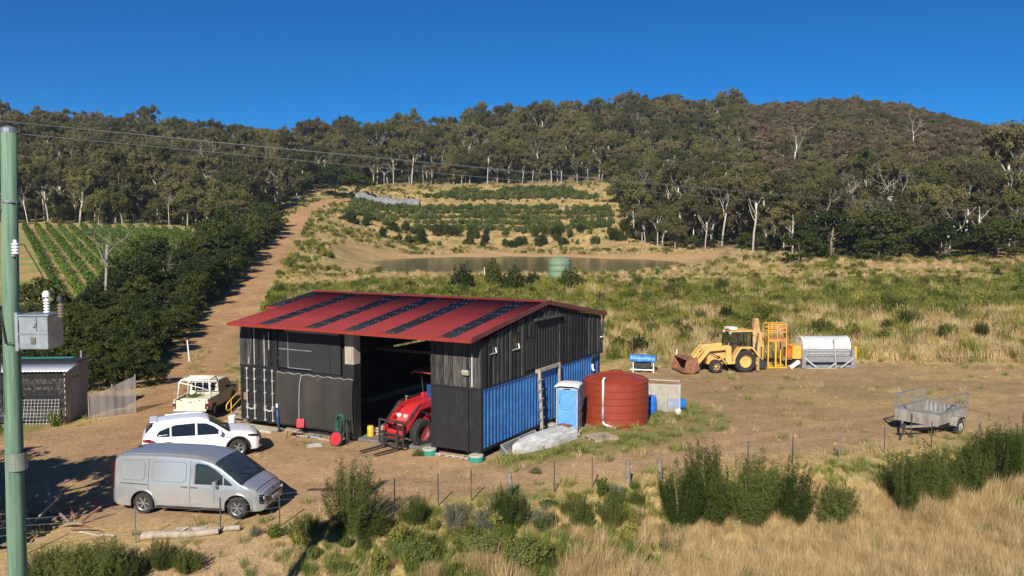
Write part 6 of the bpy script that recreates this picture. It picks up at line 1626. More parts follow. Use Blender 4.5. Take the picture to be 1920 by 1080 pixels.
# portable toilet (front towards the camera)
po = empty('portable_toilet', (2.62, 39.35, gz(2.62, 39.35)), math.radians(-15), 'pale blue portable toilet with a white roof beside the red tank', 'portable toilet')
pal = MB()
for y in (-.5, 0, .5): pal.box(-.55, .62, y - .05, y + .05, .0, .10)
for x in np.linspace(-.5, .56, 7): pal.box(x - .05, x + .05, -.58, .58, .103, .12)
pal.build('skid_base', M_timber, po)
MB().box(-.5, .5, -.52, .52, .13, .24).build('base_tray', M_pgrey, po, bevel=.02)
MB().box(-.5, .5, -.46, .52, .243, 2.12).build('cabin', M_pgrey, po, bevel=.03)
dr_ = MB().box(-.45, .45, -.505, -.465, .28, 2.06).build('door', M_pblue, po, bevel=.02)
def ring(P, r, mat, nm): return MB().tube(P + [P[0]], r, 6).build(nm, mat, dr_, smooth=True)
ring([(-.34, -.512, 1.42), (-.30, -.512, 1.84), (0, -.512, 1.95), (.30, -.512, 1.84), (.34, -.512, 1.42), (.15, -.512, 1.30), (-.15, -.512, 1.30)], .022, M_pblue, 'door_moulding')
ring([(-.34, -.512, 1.26), (-.15, -.512, 1.17), (.15, -.512, 1.17), (.34, -.512, 1.26), (.36, -.512, .48), (.2, -.512, .42), (-.2, -.512, .42), (-.36, -.512, .48)], .022, M_pblue, 'door_moulding')
for x in (-.475, .475): MB().box(x - .02, x + .02, -.525, -.46, .25, 2.10).build('door_jamb', M_whitem, po)
MB().box(-.16, .16, -.535, -.515, 2.065, 2.10).build('vent_slot', M_plastic, po)
P = []
for x, dz in ((-.56, 0), (-.5, .07), (-.3, .13), (.3, .13), (.5, .07), (.56, 0)):
    for y, d2 in ((-.6, 0), (-.54, .05), (-.3, .08), (.3, .08), (.54, .05), (.6, 0)): P.append((x, y, 2.13 + dz * .7 + d2))
MB().grid(P, 6, 6).build('roof', M_white, po, auto=50, solid=.03); MB().box(-.33, .33, -.3, .3, 2.27, 2.31).build('roof_vent', M_white, po, bevel=.03)
for z in (.7, 1.1, 1.5): MB().box(.502, .512, -.35, .42, z, z + .02).build('side_rib', M_pgrey, po)

# upturned dinghy
bt = empty('upturned_dinghy', (1.30, 37.0, gz(1.3, 37.0)), math.radians(52), 'weathered white dinghy lying upside down in the weeds', 'boat')
P = []; NB = 19
for i in range(NB):
    f_ = i / (NB - 1); x = -2.05 + 3.9 * f_; w = .66 * math.sin(math.pi * (.5 * min(1, (f_) / .55) + 0)) if f_ < .55 else .66 * (1 - ((f_ - .55) / .47) ** 2 * .35)
    w = .66 * (min(1, f_ / .5) ** .55 if f_ < .5 else 1 - .12 * (f_ - .5)); w = max(w, .04); h = .50 * (.72 + .28 * min(1, f_ / .3))
    for k in range(13):
        a = math.pi * k / 12; c_, s_ = math.cos(a), math.sin(a)
        P.append((x, w * (abs(c_) ** .75) * (1 if c_ > 0 else -1), .03 + h * max(0, s_) ** .62 + (.035 if k == 6 else 0)))
mb = MB().grid(P, 13, NB); mb.f.append(tuple(range(13))); mb.f.append(tuple(len(mb.v) - 13 + k for k in range(13)))
hull = mb.build('hull', M_alu, bt, auto=45)
for k in (3, 5, 7, 9):
    MB().tube([P[i * 13 + k] for i in range(1, NB)], .016, 5).build('strake', M_alu, hull)
MB().tube([P[i * 13] for i in range(NB)], .03, 6).tube([P[i * 13 + 12] for i in range(NB)], .03, 6).build('gunwale', M_whitem, hull)
MB().box(1.55, 1.95, -.30, .30, .545, .575).build('brown_patch', M_rust, bt)
# grey sheet-metal trough leaning at the foot of the blue wall, pallet, ladder
tg_ = empty('metal_trough', shed_pt(SW + .38, .95, .0), SHED_A + math.pi / 2, 'grey folded sheet-metal trough lying along the blue wall', 'trough')
MB().prism([(0, .12), (3.1, .12), (3.1, .46), (0, .46)], -.02, .0).build('trough_side', M_steel, tg_); MB().box(0, 3.1, -.35, -.022, .10, .13).build('trough_floor', M_steel, tg_)
MB().beam((-.02, -.2, .3), (3.12, -.2, .3), .001, .001); MB().tube([(0, .0, .47), (3.1, .0, .47)], .022, 6).build('trough_lip', M_whitem, tg_)
for x in (.02, 1.55, 3.05): MB().beam((x, -.36, .12), (x, .02, .48), .03, .03).build('trough_brace', M_whitem, tg_)
pl_ = empty('wooden_pallet', (3.95, 38.15, gz(3.95, 38.15)), math.radians(28), 'flat slatted wooden pallet on the ground in front of the red tank', 'pallet')
for k in range(11): inst('slat', unit.setdefault('slat', MB().box(-.03, .03, -.55, .55, .10, .125).mesh('slat', M_timber)), pl_, (-.58 + k * .116, 0, 0))
for y in (-.5, 0, .5): MB().box(-.62, .62, y - .04, y + .04, 0, .098).build('bearer', M_timber, pl_)
ld = empty('wooden_ladder', shed_pt(SW + .22, 4.83, .05), SHED_A, 'grey single-pole ladder with short rungs against the blue wall', 'ladder')
MB().beam((.12, 0, 0), (-.04, 0, 2.98), .12, .10).build('ladder_pole', M_timber, ld)
for k in range(6): MB().beam((.13 - k * .022, -.26, .35 + k * .43), (.13 - k * .022, .24, .37 + k * .43), .04, .035).build('rung', M_timber, ld)
# green concrete stumps
for x, y, lab in ((10.95, -.16, 'teal concrete stump under the left corner of the right container'), (SW - .12, -.18, 'teal concrete stump under the front right corner of the shed'), (SW + .05, 6.2, 'teal concrete stump beside the ladder under the blue wall')):
    p = shed_pt(x, y); s_ = empty('concrete_stump', (p[0], p[1], gz(p[0], p[1])), 0, lab, 'stump')
    MB().lathe([(0, 0), (.30, 0), (.31, .02), (.31, .20), (.30, .205)], 28).build('painted_drum', M_green, s_); MB().lathe([(.302, .18), (.302, .25), (.28, .27), (0, .275)], 28).build('concrete_cap', M_conc, s_)
for k in range(7):
    p = shed_pt(11.3 + k * .24, -.1 + .08 * math.sin(k * 3)); o = MB().cbox((0, 0, .05), (.32 + .06 * (k % 3), .12, .05), Matrix.Rotation(k * .9, 4, 'Z')).build('stone_chunk', M_conc, None, loc=(p[0], p[1], gz(p[0], p[1])), bevel=.012)
    tag(o, 'pale broken concrete piece lying under the right container', 'rubble', 'pale broken concrete under the right container')

# mesh-sided crate and blue barrels behind the tank
bg = empty('netted_crate', (7.85, 43.8, gz(7.85, 43.8)), math.radians(-8), 'white netted crate frame right of the red tank', 'crate')
M_net = bpy.data.materials.new('white_netting'); M_net.use_nodes = True
_n, _l = M_net.node_tree.nodes, M_net.node_tree.links; _b = _n['Principled BSDF']; _b.inputs['Base Color'].default_value = (.46, .44, .41, 1); _b.inputs['Roughness'].default_value = .8
_tc = _n.new('ShaderNodeTexCoord'); _ns = _n.new('ShaderNodeTexNoise'); _ns.inputs['Scale'].default_value = 3; _l.new(_tc.outputs['Object'], _ns.inputs['Vector'])
_mr = _n.new('ShaderNodeMapRange'); _mr.inputs['To Min'].default_value = .3; _mr.inputs['To Max'].default_value = .75; _l.new(_ns.outputs[0], _mr.inputs[0]); _l.new(_mr.outputs[0], _b.inputs['Alpha'])
fr = MB()
for x in (-.85, 0, .72): fr.beam((x, 0, 0), (x, 0, 1.42), .05, .05)
fr.beam((-.85, 1.0, 0), (-.85, 1.0, 1.5), .05, .05).beam((.72, 1.0, 0), (.72, 1.0, 1.5), .05, .05).beam((-.85, .0, 1.42), (.72, 0, 1.40), .04, .05).beam((-.85, 1.0, 1.5), (.72, 1.0, 1.45), .04, .05).beam((.72, 0, 1.42), (.72, 1, 1.45), .04, .04)
fr.build('frame', M_whitem, bg)
for x0, x1 in ((-.83, -.03), (.03, .70)):
    P = [(x0 + (x1 - x0) * i / 8, -.03 - .03 * math.sin(i + j), 1.40 * j / 8 + .04 - (.06 * math.sin(math.pi * i / 8) if j == 8 else 0)) for j in range(9) for i in range(9)]
    MB().grid(P, 9, 9).build('net_panel', M_net, bg, smooth=True)
P = [(.75, i / 8, 1.42 * j / 8 + .03) for j in range(9) for i in range(9)]; MB().grid(P, 9, 9).build('net_panel', M_net, bg)
MB().beam((-.9, .4, 1.50), (.3, .25, 1.44), .08, .03).build('rusty_bar', M_rust, bg)
def barrel(x, y, z, rz, lab, lying):
    o = empty('blue_barrel', (x, y, z), rz, lab, 'barrel'); M = Matrix.Translation((0, 0, .30)) @ Matrix.Rotation(math.pi / 2, 4, 'Y') if lying else Matrix.Identity(4)
    MB().lathe([(0, 0), (.27, 0), (.29, .03), (.29, .25), (.30, .28), (.29, .31), (.29, .58), (.30, .61), (.29, .64), (.28, .86), (.25, .9), (0, .9)], 28, M).build('drum_body', M_dblue, o, auto=40)
    MB().lathe([(0, .9), (.05, .9), (.05, .935), (0, .935)], 10, M).build('bung', M_plastic, o)
barrel(8.05, 44.3, gz(8, 44.3), .1, 'bright blue barrel lying behind the netted crate', True)
barrel(7.05, 43.55, gz(7, 43.5), 0, 'dark blue barrel standing between the red tank and the crate', False)
jc = empty('white_jerrycan', (8.35, 43.1, gz(8.35, 43.1)), .3, 'small white plastic can in the weeds in front of the netted crate', 'can')
MB().box(-.14, .14, -.1, .1, 0, .30).build('can_body', M_white, jc, bevel=.04); MB().cyl((.06, 0, .3), (.06, 0, .36), .03, n=10).build('can_cap', M_white, jc)

# --- along the front of the shed
def front(x, y): p = shed_pt(x, y); return (p[0], p[1], gz(p[0], p[1]))
ap = empty('concrete_apron', front(.1, -.1), SHED_A, 'low concrete slab in front of the container doors', 'slab'); MB().box(-1.1, 2.5, -.62, .08, -.05, .13).build('slab_body', M_conc, ap, bevel=.02)
bk = empty('white_bucket', (front(-.25, -.35)[0], front(-.25, -.35)[1], front(-.25, -.35)[2] + .12), 0, 'white plastic bucket standing beside the container doors', 'bucket')
MB().lathe([(0, .01), (.14, .01), (.17, .34), (.178, .34), (.178, .38), (.165, .38), (.155, .30), (0, .28)], 24).build('bucket_body', M_white, bk, auto=40); MB().tube([(.18 * math.cos(t), -.02 - .1 * math.sin(t), .34 - .16 * math.sin(t)) for t in np.linspace(0, math.pi, 12)], .006, 5).build('bucket_handle', M_grey, bk)
st_ = empty('wooden_steps', front(-.62, .55), SHED_A, 'wooden steps with a yellow handrail at the left end of the shed', 'steps')
for k in range(3): MB().box(-.55, .30, -.05 + k * .28, .24 + k * .28, .16 + k * .2, .20 + k * .2).build('tread', M_timber, st_, bevel=.006)
for x in (-.58, .33): MB().beam((x, -.1, .0), (x, .85, .70), .05, .16).build('stringer', M_timber, st_)
hr = MB().tube([(-.6, .8, 1.55), (-.6, -.22, .92), (-.6, -.32, .80), (-.6, -.32, .62), (-.6, -.24, .52), (-.6, -.12, .54), (-.6, .8, 1.12)], .03, 8).tube([(-.6, -.02, .02), (-.6, -.02, 1.03)], .028, 8).tube([(-.6, .8, .4), (-.6, .8, 1.55)], .028, 8)
hr.build('handrail', M_yellow, st_, smooth=True)
bp = empty('blue_pipe', front(2.62, -.32), 0, 'upright dark blue pipe with a white top leaning at the container corner', 'pipe')
MB().tube([(.1, 0, 0), (.03, 0, .6), (0, .02, 1.15)], .055, 10).build('pipe_body', pm('dark_blue_plastic', (.015, .06, .15), .4), bp, smooth=True); MB().tube([(0, .02, 1.15), (-.01, .03, 1.32)], .05, 10).build('pipe_top', M_white, bp)
ch = empty('red_chair', front(4.0, -.55), SHED_A + .35, 'old red chair seat propped in front of the shade cloth', 'chair')
M_seat = pm('red_vinyl', (.50, .035, .045), .4, var=.1)
MB().cbox((.12, .18, .58), (.36, .05, .40), Matrix.Rotation(-.15, 4, 'X')).build('backrest', M_seat, ch, bevel=.02); MB().cbox((-.15, -.12, .34), (.62, .40, .04), Matrix.Rotation(.12, 4, 'Y')).build('seat', M_timber, ch, bevel=.01)
for x, y in ((-.38, -.25), (.1, -.25), (.26, .12), (-.2, .1)): MB().tube([(x, y, 0), (x * .8, y * .8, .34)], .016, 6).build('leg', M_iron, ch)
hz = empty('hose_reel', front(6.72, -.62), SHED_A, 'green garden hose coiled on a stand above a red reel', 'hose reel')
MB().tube([(-.30, 0, 0), (-.25, .06, 1.25)], .025, 6).tube([(.25, 0, 0), (.2, .06, 1.2)], .025, 6).tube([(-.26, .06, 1.2), (.2, .06, 1.18)], .025, 6).build('stand', M_iron, hz)
for k in range(6):
    r1, r2 = .19 + .012 * k, .44 + .02 * k; MB().tube([(-.02 + r1 * math.cos(t), -.05 - .022 * k + .02 * math.sin(3 * t + k), .92 - .03 * k + r2 * math.sin(t)) for t in np.linspace(0, 2 * math.pi, 26)], .014, 5).build('hose_coil', M_hose, hz)
rl = MB().lathe([(0, -.06), (.09, -.06), (.27, -.05), (.28, .05), (.09, .06), (0, .06)], 24, Matrix.Translation((-.12, -.28, .30)) @ Matrix.Rotation(1.25, 4, 'X')).build('reel_drum', M_tred, hz, auto=40)
MB().tube([(-.12 + .30 * math.cos(t), -.28 + .09 * math.sin(t), .30 + .285 * math.sin(t)) for t in np.linspace(0, 6.283, 26)], .05, 8).build('reel_tyre', M_rubber, rl)
fr_ = empty('white_frame_box', (-8.55, 36.9, gz(-8.55, 36.9)), .35, 'small flat white frame lying on the dirt in front of the shade cloth', 'frame')
for a in ((-.32, .32, -.2, -.12), (-.32, .32, .12, .2), (-.32, -.24, -.118, .118), (.24, .32, -.118, .118)): MB().box(*a, 0, .07).build('frame_side', M_whitem, fr_)
for k, (x, l_, a) in enumerate(((4.5, 1.1, .1), (5.2, .9, -.1), (5.9, 1.3, .06))):
    p = front(x, -.42); o = MB().cbox((0, 0, .05), (l_, .14, .06), Matrix.Rotation(SHED_A + a, 4, 'Z')).build('sleeper_board', M_timber, None, loc=p, bevel=.01)
    tag(o, ('left', 'middle', 'right')[k] + ' pale board lying along the foot of the shade cloth', 'board')
tp2 = MB().grid([(i * .12 - .3, j * .1 - .15, .06 + .05 * math.sin(i * 2 + j)) for j in range(4) for i in range(6)], 6, 4).build('blue_tarp_scrap', M_tarp, None, smooth=True, solid=.01, loc=front(4.85, -.30)); tag(tp2, 'crumpled blue tarp scrap under the shade cloth', 'tarp')
# inside the open bay
inn = empty('leaning_pallet', shed_pt(7.1, 4.2, .14), SHED_A + .5, 'pale pallet leaning inside the dark shed opening', 'pallet')
for k in range(5): MB().cbox((0, .1 + k * .05, .18 + k * .24), (.9, .02, .09)).build('slat', M_timber, inn)
for x in (-.4, .4): MB().beam((x, .08, 0), (x, .36, 1.3), .05, .09).build('bearer', M_timber, inn)
jug = empty('yellow_drum', shed_pt(7.18, .75, .14), 0, 'small yellow drum just inside the shed opening', 'drum'); MB().lathe([(0, 0), (.15, 0), (.15, .42), (.12, .46), (0, .46)], 18).build('drum_body', M_yellow, jug, auto=40)
cb = empty('timber_crate', shed_pt(7.5, 1.2, .14), SHED_A, 'low timber crate on the slab edge inside the opening', 'crate')
for z in (.05, .17, .29): 
    for a in ((-.25, .25, -.2, -.18), (-.25, .25, .18, .2), (-.25, -.23, -.178, .178), (.23, .25, -.178, .178)): MB().box(*a, z - .04, z + .04).build('slat', M_timber, cb)
for k in range(9):
    p = shed_pt(7.3 + k * .42, 7.0, 2.62 + .0 * k); o = MB().box(-.09, .09, -.05, .05, 0, .22).build('white_tub', M_white, None, bevel=.02, loc=p); o.rotation_euler = (0, 0, SHED_A); tag(o, 'small white tub hanging in the row deep inside the dark shed', 'tub', 'white tubs inside the shed')

# ================================================================== LEFT SIDE: small black shed, utility pole, transformer, fence
M_poleg = pm('treated_pole_green', (.085, .17, .105), .9, var=.3, scale=2.5, stretch=(5, 5, .2), col2=(.17, .26, .18), bump=.3, detail=8)
bs = empty('small_black_shed', (-21.45, 41.2, gz(-21.45, 41.2)), math.radians(4), 'small black slatted shed with a tin roof behind the utility pole', 'shed')
for k in range(17): inst('weatherboard', unit.setdefault('wb', MB().prism([(-6.2, 0), (0, 0), (0, .135), (-6.2, .135)], -.03, 0).mesh('wb', M_plank)), bs, (0, -.0 - .012 * (k % 2), .08 + k * .142), (-.09, 0, 0))
MB().box(-6.15, -.05, .03, 2.6, .05, 2.45).build('inner_box', M_blackin, bs)
MB().box(-.045, .0, -.03, .62, .03, 2.55).build('end_panel', M_timber, bs); MB().box(-.045, .01, .63, 1.62, .03, 2.72).build('end_door', M_grey, bs); MB().box(-.045, .0, 1.63, 2.6, .03, 2.75).build('end_panel', M_timber, bs)
for y in (.85, 1.25): MB().box(.012, .02, y, y + .2, 2.05, 2.14).build('vent_slot', M_plastic, bs)
roofm = MB(); P = []
for q in (0, 1):
    for i in range(161): P.append((-6.4 + 6.6 * i / 160, -.22 + 1.35 * q, 2.56 + .22 * q + .012 * math.sin(i * math.pi / 2)))
roofm.grid(P, 161, 2).build('tin_roof', pm('pale_tin', (.55, .57, .60), .4, .5, var=.12), bs, smooth=True, solid=.006)
MB().box(-6.3, .1, 1.15, 2.7, 2.79, 2.83).build('roof_cover', M_blackin, bs); MB().box(-3.5, -.6, 2.3, 2.72, 2.835, 2.85).build('teal_sheet', M_green, bs); MB().cyl((-.25, 2.5, 2.8), (-.25, 2.5, 3.2), .05, n=10).build('flue', M_grey, bs)
ps = empty('plastic_sheet', (-20.85, 42.2, gz(-20.85, 42.2)), math.radians(38), 'translucent plastic sheet hung on stakes right of the black shed', 'plastic sheet')
M_film = bpy.data.materials.new('dusty_plastic_film'); M_film.use_nodes = True; _b = M_film.node_tree.nodes['Principled BSDF']; _b.inputs['Base Color'].default_value = (.30, .27, .26, 1); _b.inputs['Roughness'].default_value = .3; _b.inputs['Alpha'].default_value = .62
P = [(2.2 * i / 20, .06 * math.sin(i * .45 + j * .2) + .02 * math.sin(i * 1.7), (1.15 + .75 * (i / 20) ** 1.3) * j / 10 + .02) for j in range(11) for i in range(21)]
MB().grid(P, 21, 11).build('film', M_film, ps, smooth=True)
for x, h in ((0, 1.3), (1.1, 1.6), (2.2, 1.98)): MB().cyl((x, .05, 0), (x, .05, h), .025, n=6).build('stake', M_timber, ps)
wm = empty('wire_mesh_panel', (-22.6, 40.75, gz(-22.6, 40.75)), math.radians(2), 'welded wire mesh panel leaning on the black shed', 'mesh panel')
g_ = MB()
for k in range(15): g_.beam((-1.35 + k * .16, .0, .02), (-1.35 + k * .16, .3, 1.22), .014, .014)
for k in range(8): g_.beam((-1.4, .02 + k * .04, .1 + k * .155), (.95, .02 + k * .04, .1 + k * .155), .014, .014)
g_.build('mesh_wires', M_whitem, wm)
fx_ = empty('flax_clump', (-21.7, 40.6, gz(-21.7, 40.6)), 0, 'strappy yellow green plant at the corner of the black shed', 'plant'); inst('leaves', tuft_mesh('flax', M_rush, 26, .95, .14, .03, .9, 411), fx_)

# utility pole with transformer
PX, PY = -8.72, 15.0; PZ = gz(PX, PY)
pl = empty('utility_pole', (PX, PY, PZ), 0, 'green treated timber utility pole at the left edge', 'utility pole')
MB().tube([(-.06, 0, -.5), (-.05, 0, 4.0 - PZ), (.01, 0, 8.0 - PZ), (.10, 0, 11.06 - PZ)], [.158, .154, .138, .125], 20).build('shaft', M_poleg, pl, smooth=True)
MB().lathe([(.128, 11.02 - PZ), (.132, 11.09 - PZ), (.05, 11.13 - PZ), (0, 11.13 - PZ)], 18, Matrix.Translation((.10, 0, 0))).build('pole_cap', M_steel, pl)
MB().lathe([(.166, 0), (.172, 0), (.172, .31), (.166, .31)], 20, Matrix.Translation((.01, 0, 5.15 - PZ))).build('metal_band', pm('band_grey', (.24, .27, .22), .5, .4), pl)
MB().lathe([(.145, 0), (.15, 0), (.15, .04), (.145, .04)], 20, Matrix.Translation((.08, 0, 9.82 - PZ))).build('strap', M_grey, pl)
MB().tube([(-.14, -.1, 11.0 - PZ), (-.15, -.12, 9.6 - PZ), (-.14, -.13, 8.3 - PZ), (.0, -.18, 7.4 - PZ), (.1, -.19, 7.42 - PZ)], .014, 6).build('cable', M_rubber, pl)
MB().tube([(-.16, -.05, 11.2 - PZ), (-.15, -.13, 9.0 - PZ), (-.11, -.17, 6.2 - PZ)], .012, 6).build('cable', M_rubber, pl)
ca = MB().beam((-2.3, -.17, 10.55 - PZ), (-.06, -.17, 10.55 - PZ), .1, .12).build('cross_arm', M_timber, pl)
MB().beam((-1.0, -.2, 10.5 - PZ), (-.05, -.2, 9.75 - PZ), .04, .04).build('arm_brace', M_grey, pl)
tm = empty('transformer', (PX + .54, PY - .0, 7.31), 0, 'grey steel transformer box with white insulators on the utility pole', 'transformer')
MB().box(-.29, .26, -.28, .28, 0, .60).build('tank_box', M_steel, tm, bevel=.012); MB().box(-.32, .29, -.31, .31, .603, .63).build('lid', M_steel, tm); MB().box(-.30, .27, -.292, -.284, .27, .30).build('seam', M_grey, tm)
MB().box(-.06, .02, -.30, -.285, .10, .22).build('rating_plate', pm('brown_plate', (.12, .10, .08), .5), tm); MB().cyl((.0, -.285, .45), (.0, -.32, .45), .045, n=14).build('tap_dial', M_grey, tm); MB().box(.04, .055, -.30, -.284, .33, .58).build('bracket', M_grey, tm)
MB().box(-.44, -.30, -.1, .1, .02, .09).box(-.44, -.30, -.1, .1, .5, .57).box(-.46, -.40, -.12, .12, -.05, .65).build('mount', M_steel, tm)
M_porc = pm('white_porcelain', (.70, .70, .74), .25, var=.05); M_porcb = pm('brown_porcelain', (.20, .15, .11), .35, var=.1)
def insulator(x, y, z, mat, cap, parent, n=5, r=.06):
    prof = [(0, 0), (r * .5, 0)]
    for k in range(n): prof += [(r, .02 + k * .052), (r * .96, .035 + k * .052), (r * .5, .05 + k * .052)]
    prof += [(r * .5, .05 + n * .052), (0, .05 + n * .052)]
    o = MB().lathe(prof, 18, Matrix.Translation((x, y, z))).build('insulator', mat, parent, auto=40)
    if cap: MB().lathe([(0, .0), (r * 1.15, 0), (r * 1.15, .07), (r * .6, .11), (0, .11)], 18, Matrix.Translation((x, y, z + n * .052 + .04))).build('insulator_cap', cap, o, auto=40)
    return o
tm.scale = (.9, .9, .95)
insulator(.16, -.1, .64, M_porc, M_white, tm); insulator(.40, -.05, .55, M_porcb, M_plastic, tm)
for z in (8.93,):
    i_ = insulator(.20, -.12, z - PZ, M_porc, None, pl, 4, .065); MB().tube([(.12, -.1, 8.9 - PZ), (.2, -.12, 8.92 - PZ)], .02, 6).build('insulator_pin', M_grey, pl)
MB().tube([(.14, -.1, 9.12 - PZ), (.35, -.12, 9.1 - PZ), (.55, -.12, 8.75 - PZ), (.70, -.11, 8.45 - PZ), (.78, -.1, 8.68 - 0.14 - PZ)], .010, 5).build('jumper_wire', M_rubber, pl)
# power lines leaving the pole to the right
M_wire = pm('aluminium_wire', (.28, .28, .28), .6, .2)
def span(name, p0, p1, sag, lab, r=.005):
    P = [(p0[0] + (p1[0] - p0[0]) * t, p0[1] + (p1[1] - p0[1]) * t, p0[2] + (p1[2] - p0[2]) * t - 4 * sag * t * (1 - t)) for t in np.linspace(0, 1, 40)]
    o = MB().tube(P, r, 5).build(name, M_wire, None); tag(o, lab, 'power line')
span('power_line', (-9.4, 15.0, 11.28), (62, 95, 10.95), .4, 'uppermost of the power lines crossing the picture')
span('power_line', (-9.75, 15.15, 11.32), (62.2, 96.5, 11.25), .4, 'thin power line just above and beside the uppermost wire')
span('power_line', (-8.7, 15.0, 11.02), (60, 92, 10.5), .45, 'lowest power line crossing the picture')

# post and wire fence along the yard edge
M_starp = pm('dark_star_post', (.05, .045, .045), .7, var=.3); M_rustp = pm('rusty_star_post', (.16, .06, .04), .85, var=.3)
fx0 = [-18.6, -16.4, -14.05, -11.25, -9.0, -7.35, -5.6, -3.9, -2.5, -1.4, -.1, 1.5, 2.9, 4.3, 5.55, 7.3, 9.2, 11.2, 13.4, 15.6, 18, 20.5, 23]
big = {1: 'dark', 10: 'old', 14: 'old', 13: 'old2'}
def post_y(x): return float(fence_y(np.array([x]))[0]) + .05
tops = []
for i, x in enumerate(fx0):
    y = post_y(x); z = gz(x, y); kd = big.get(i)
    side = ['at the far left end', 'beside the gate post', 'left of the van', 'at the van rear wheel', 'at the van middle', 'at the van front', 'just right of the van', 'left of the tall feathery bush', 'right of the tall feathery bush', 'below the tractor', 'below the right container', 'below the shed corner', 'below the blue wall', 'below the dinghy', 'below the toilet', 'in the big bush clump', 'right of the big bush clump', 'left of the trailer', 'at the trailer hitch', 'at the trailer wheel', 'right of the trailer', 'near the right edge', 'outside the right edge'][i]
    if kd:
        o = empty('fence_post', (x, y, z), i * .7, {1: 'thick dark timber gate post beside the scrap heap', 10: 'thick grey wooden fence post in front of the shed corner', 14: 'leaning thick grey wooden fence post left of the big bushes', 13: 'short grey wooden fence post next to the leaning one'}[i], 'fence post', 'fence posts')
        h = 1.35 if kd == 'dark' else .85; MB().tube([(0, 0, -.3), (.03, 0, h * .6), (.06 if i == 14 else .02, .02, h)], [.10, .095, .085], 10).build('post_body', M_barkb if kd == 'dark' else pm('old_post_wood', (.20, .17, .14), .9, var=.3, scale=6), o, auto=40)
        MB().cyl((.0, -.1, h * .8), (.0, .1, h * .8), .008, n=5).build('wire_staple', M_steel, o)
    else:
        m_ = M_rustp if i in (9, 12) else (M_steel if i % 3 == 0 else M_starp)
        o = empty('fence_post', (x, y, z), i * .4, ('rusty' if m_ is M_rustp else 'grey' if m_ is M_steel else 'dark') + ' thin steel fence post ' + side, 'fence post', 'thin steel fence posts')
        MB().beam((0, 0, -.2), (.01, 0, 1.12), .045, .012).beam((0, .018, -.2), (.01, .018, 1.12), .012, .03).build('post_body', m_, o)
        MB().box(-.012, .012, -.02, .0, 1.0, 1.03).build('wire_clip', M_steel, o)
    tops.append((x, y, z))
for k, hh in enumerate((.35, .62, .85, 1.05)):
    P = []
    for (x0, y0, z0), (x1, y1, z1) in zip(tops[:-1], tops[1:]):
        for t in (0, .5): P.append((x0 + (x1 - x0) * t, y0 + (y1 - y0) * t - .03, z0 + (z1 - z0) * t + hh - (.03 if t else 0)))
    P.append((tops[-1][0], tops[-1][1] - .03, tops[-1][2] + hh))
    tag(MB().tube(P, .0035, 4).build('fence_wire', M_steel, None), ('lowest', 'second', 'third', 'topmost')[k] + ' wire of the yard fence', 'fence wire')
rlx = MB().beam((-18.6, post_y(-18.6), gz(-18.6, 23) + 1.0), (-16.45, post_y(-16.45) - .1, gz(-16.4, 24) + 1.12), .06, .14).build('gate_rail', M_timber, None); tag(rlx, 'pale timber rail fixed between pole and dark gate post', 'rail')

# old logs lying below the fence, scrap heap
for k, (u0, v0, u1, v1, r, lab) in enumerate(((262, 1013, 410, 1003, .14, 'long grey split log lying below the fence'), (330, 1000, 450, 996, .11, 'thinner grey log lying behind the long split log'), (150, 1000, 215, 1008, .04, 'dark fallen branch left of the logs'))):
    a, b = at(u0, v0), at(u1, v1); za, zb = gz(*a) + r * .7, gz(*b) + r * .7
    o = empty('fallen_log' if k < 2 else 'fallen_branch', (a[0], a[1], za), 0, lab, 'log'); n_ = 7
    MB().tube([((b[0] - a[0]) * t, (b[1] - a[1]) * t + .03 * math.sin(t * 9), (zb - za) * t + .02 * math.sin(t * 7 + k)) for t in np.linspace(0, 1, n_)], [r * (1 - .25 * t) for t in np.linspace(0, 1, n_)], 9).build('log_body', M_timber, o, auto=60)
    MB().tube([((b[0] - a[0]) * .4, (b[1] - a[1]) * .4, (zb - za) * .4 + r * .6), ((b[0] - a[0]) * .55, (b[1] - a[1]) * .55 + .15, (zb - za) * .5 + r * 1.3)], [r * .3, r * .12], 6).build('stub', M_timber, o)
rs = random.Random(8)
for k in range(26):
    u, v = rs.uniform(42, 150), rs.uniform(965, 1000); x, y = at(u, v); m_ = rs.choice([M_timber, M_rust, M_iron, M_barkb, M_timber])
    L_ = rs.uniform(.5, 1.3); tilt = rs.uniform(.1, 1.1); h = rs.uniform(0, 6.28)
    o = MB().tube([(0, 0, 0), (L_ * .5 * math.cos(tilt) * math.cos(h), L_ * .5 * math.cos(tilt) * math.sin(h), L_ * .5 * math.sin(tilt) + .03), (L_ * math.cos(tilt) * math.cos(h), L_ * math.cos(tilt) * math.sin(h), L_ * math.sin(tilt))], [.05, .045, .035] if k % 3 else [.03, .03, .02], 7).build('scrap_stick', m_, None, loc=(x, y, gz(x, y) + .05), auto=50)
    nm_ = {'grey_timber': 'grey timber', 'rusty_steel': 'rusty steel', 'dark_iron': 'dark iron', 'brown_bark': 'dark brown branch'}[m_.name]
    tag(o, nm_ + ' length in the scrap heap by the gate post', 'scrap', nm_ + ' lengths in the scrap heap')
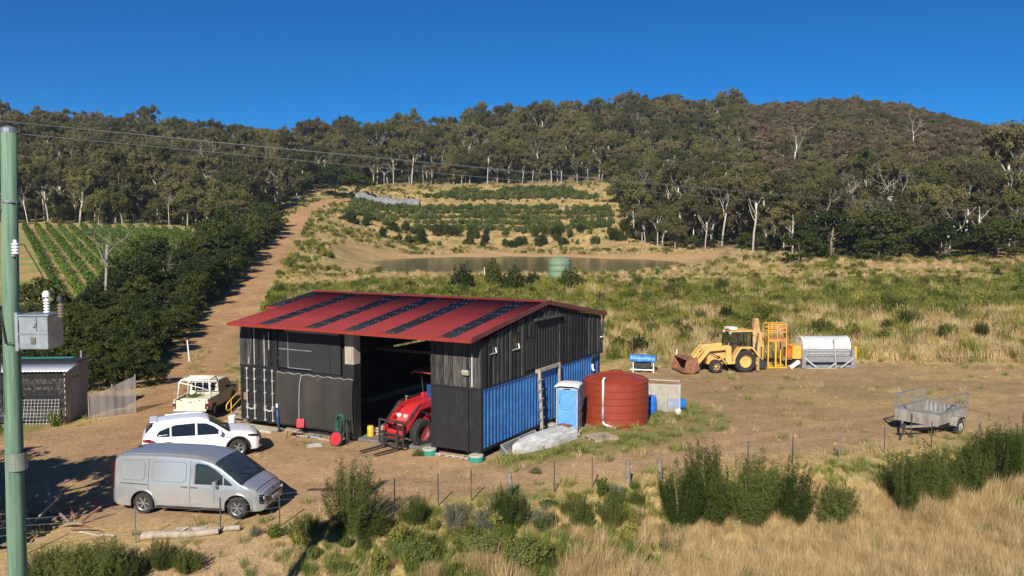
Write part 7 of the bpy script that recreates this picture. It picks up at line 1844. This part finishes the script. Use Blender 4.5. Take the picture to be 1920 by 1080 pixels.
# white marker stake by the track, stakes by the dam
for x, y, h, tl_, lab in ((-22.7, 60.5, 1.5, -.12, 'white leaning marker stake beside the dirt track'), (-3.6, 113, 1.6, .0, 'pale thin stake on the dam bank left of the green tank'), (11.5, 60.5, 0.9, .1, 'short pale stake at the foot of the scrub slope')):
    o = empty('marker_stake', (x, y, gz(x, y)), 0, lab, 'stake'); MB().beam((0, 0, -.1), (tl_, 0, h), .07, .05).build('stake_body', M_white, o); MB().box(tl_ - .04, tl_ + .04, -.03, .03, h - .02, h + .03).build('stake_top', M_whitem, o)

# netting thrown over a crop row at the left end of the terraces
M_gnet = pm('grey_bird_net', (.17, .17, .175), .9, var=.35, scale=.8)
nt = empty('netted_crop_row', (-43.5, 298.5, gz(-43.5, 298.5)), math.radians(-2), 'grey bird net thrown over a crop row at the left of the terraces', 'bird net')
P = []
for i in range(46):
    x = -10 + 22 * i / 45; hgt = 2.9 * (.82 + .12 * math.sin(i * .37) + .06 * math.sin(i * 1.13 + 1)) * (1 - .25 * i / 45)
    for k in range(9):
        a = math.pi * k / 8; P.append((x, -2.0 * math.cos(a), max(0, hgt * math.sin(a)) + float(ground_z(np.array([-43.5 + x]), np.array([298.5 - 2.0 * math.cos(a)]))[0]) - nt.location.z))
MB().grid(P, 9, 46).build('net_cover', M_gnet, nt, smooth=True)
for i in range(5): MB().cyl((-9 + i * 5, 0, 0), (-9 + i * 5, 0, 2.0), .04, n=6).build('net_hoop_post', M_timber, nt)

# ================================================================== THE AIR: faint haze over the hills
hz_m = bpy.data.materials.new('haze'); hz_m.use_nodes = True
hn, hl = hz_m.node_tree.nodes, hz_m.node_tree.links
hn.remove(hn['Principled BSDF'])
pv_ = hn.new('ShaderNodeVolumePrincipled'); pv_.inputs['Density'].default_value = .00016; pv_.inputs['Color'].default_value = (.80, .88, 1.0, 1); pv_.inputs['Anisotropy'].default_value = .2
hl.new(pv_.outputs[0], hn['Material Output'].inputs['Volume'])
hz_o = MB().box(-1600, 1600, -60, 1090, -60, 118).build('haze', hz_m, None)
tag(hz_o, kind='stuff')
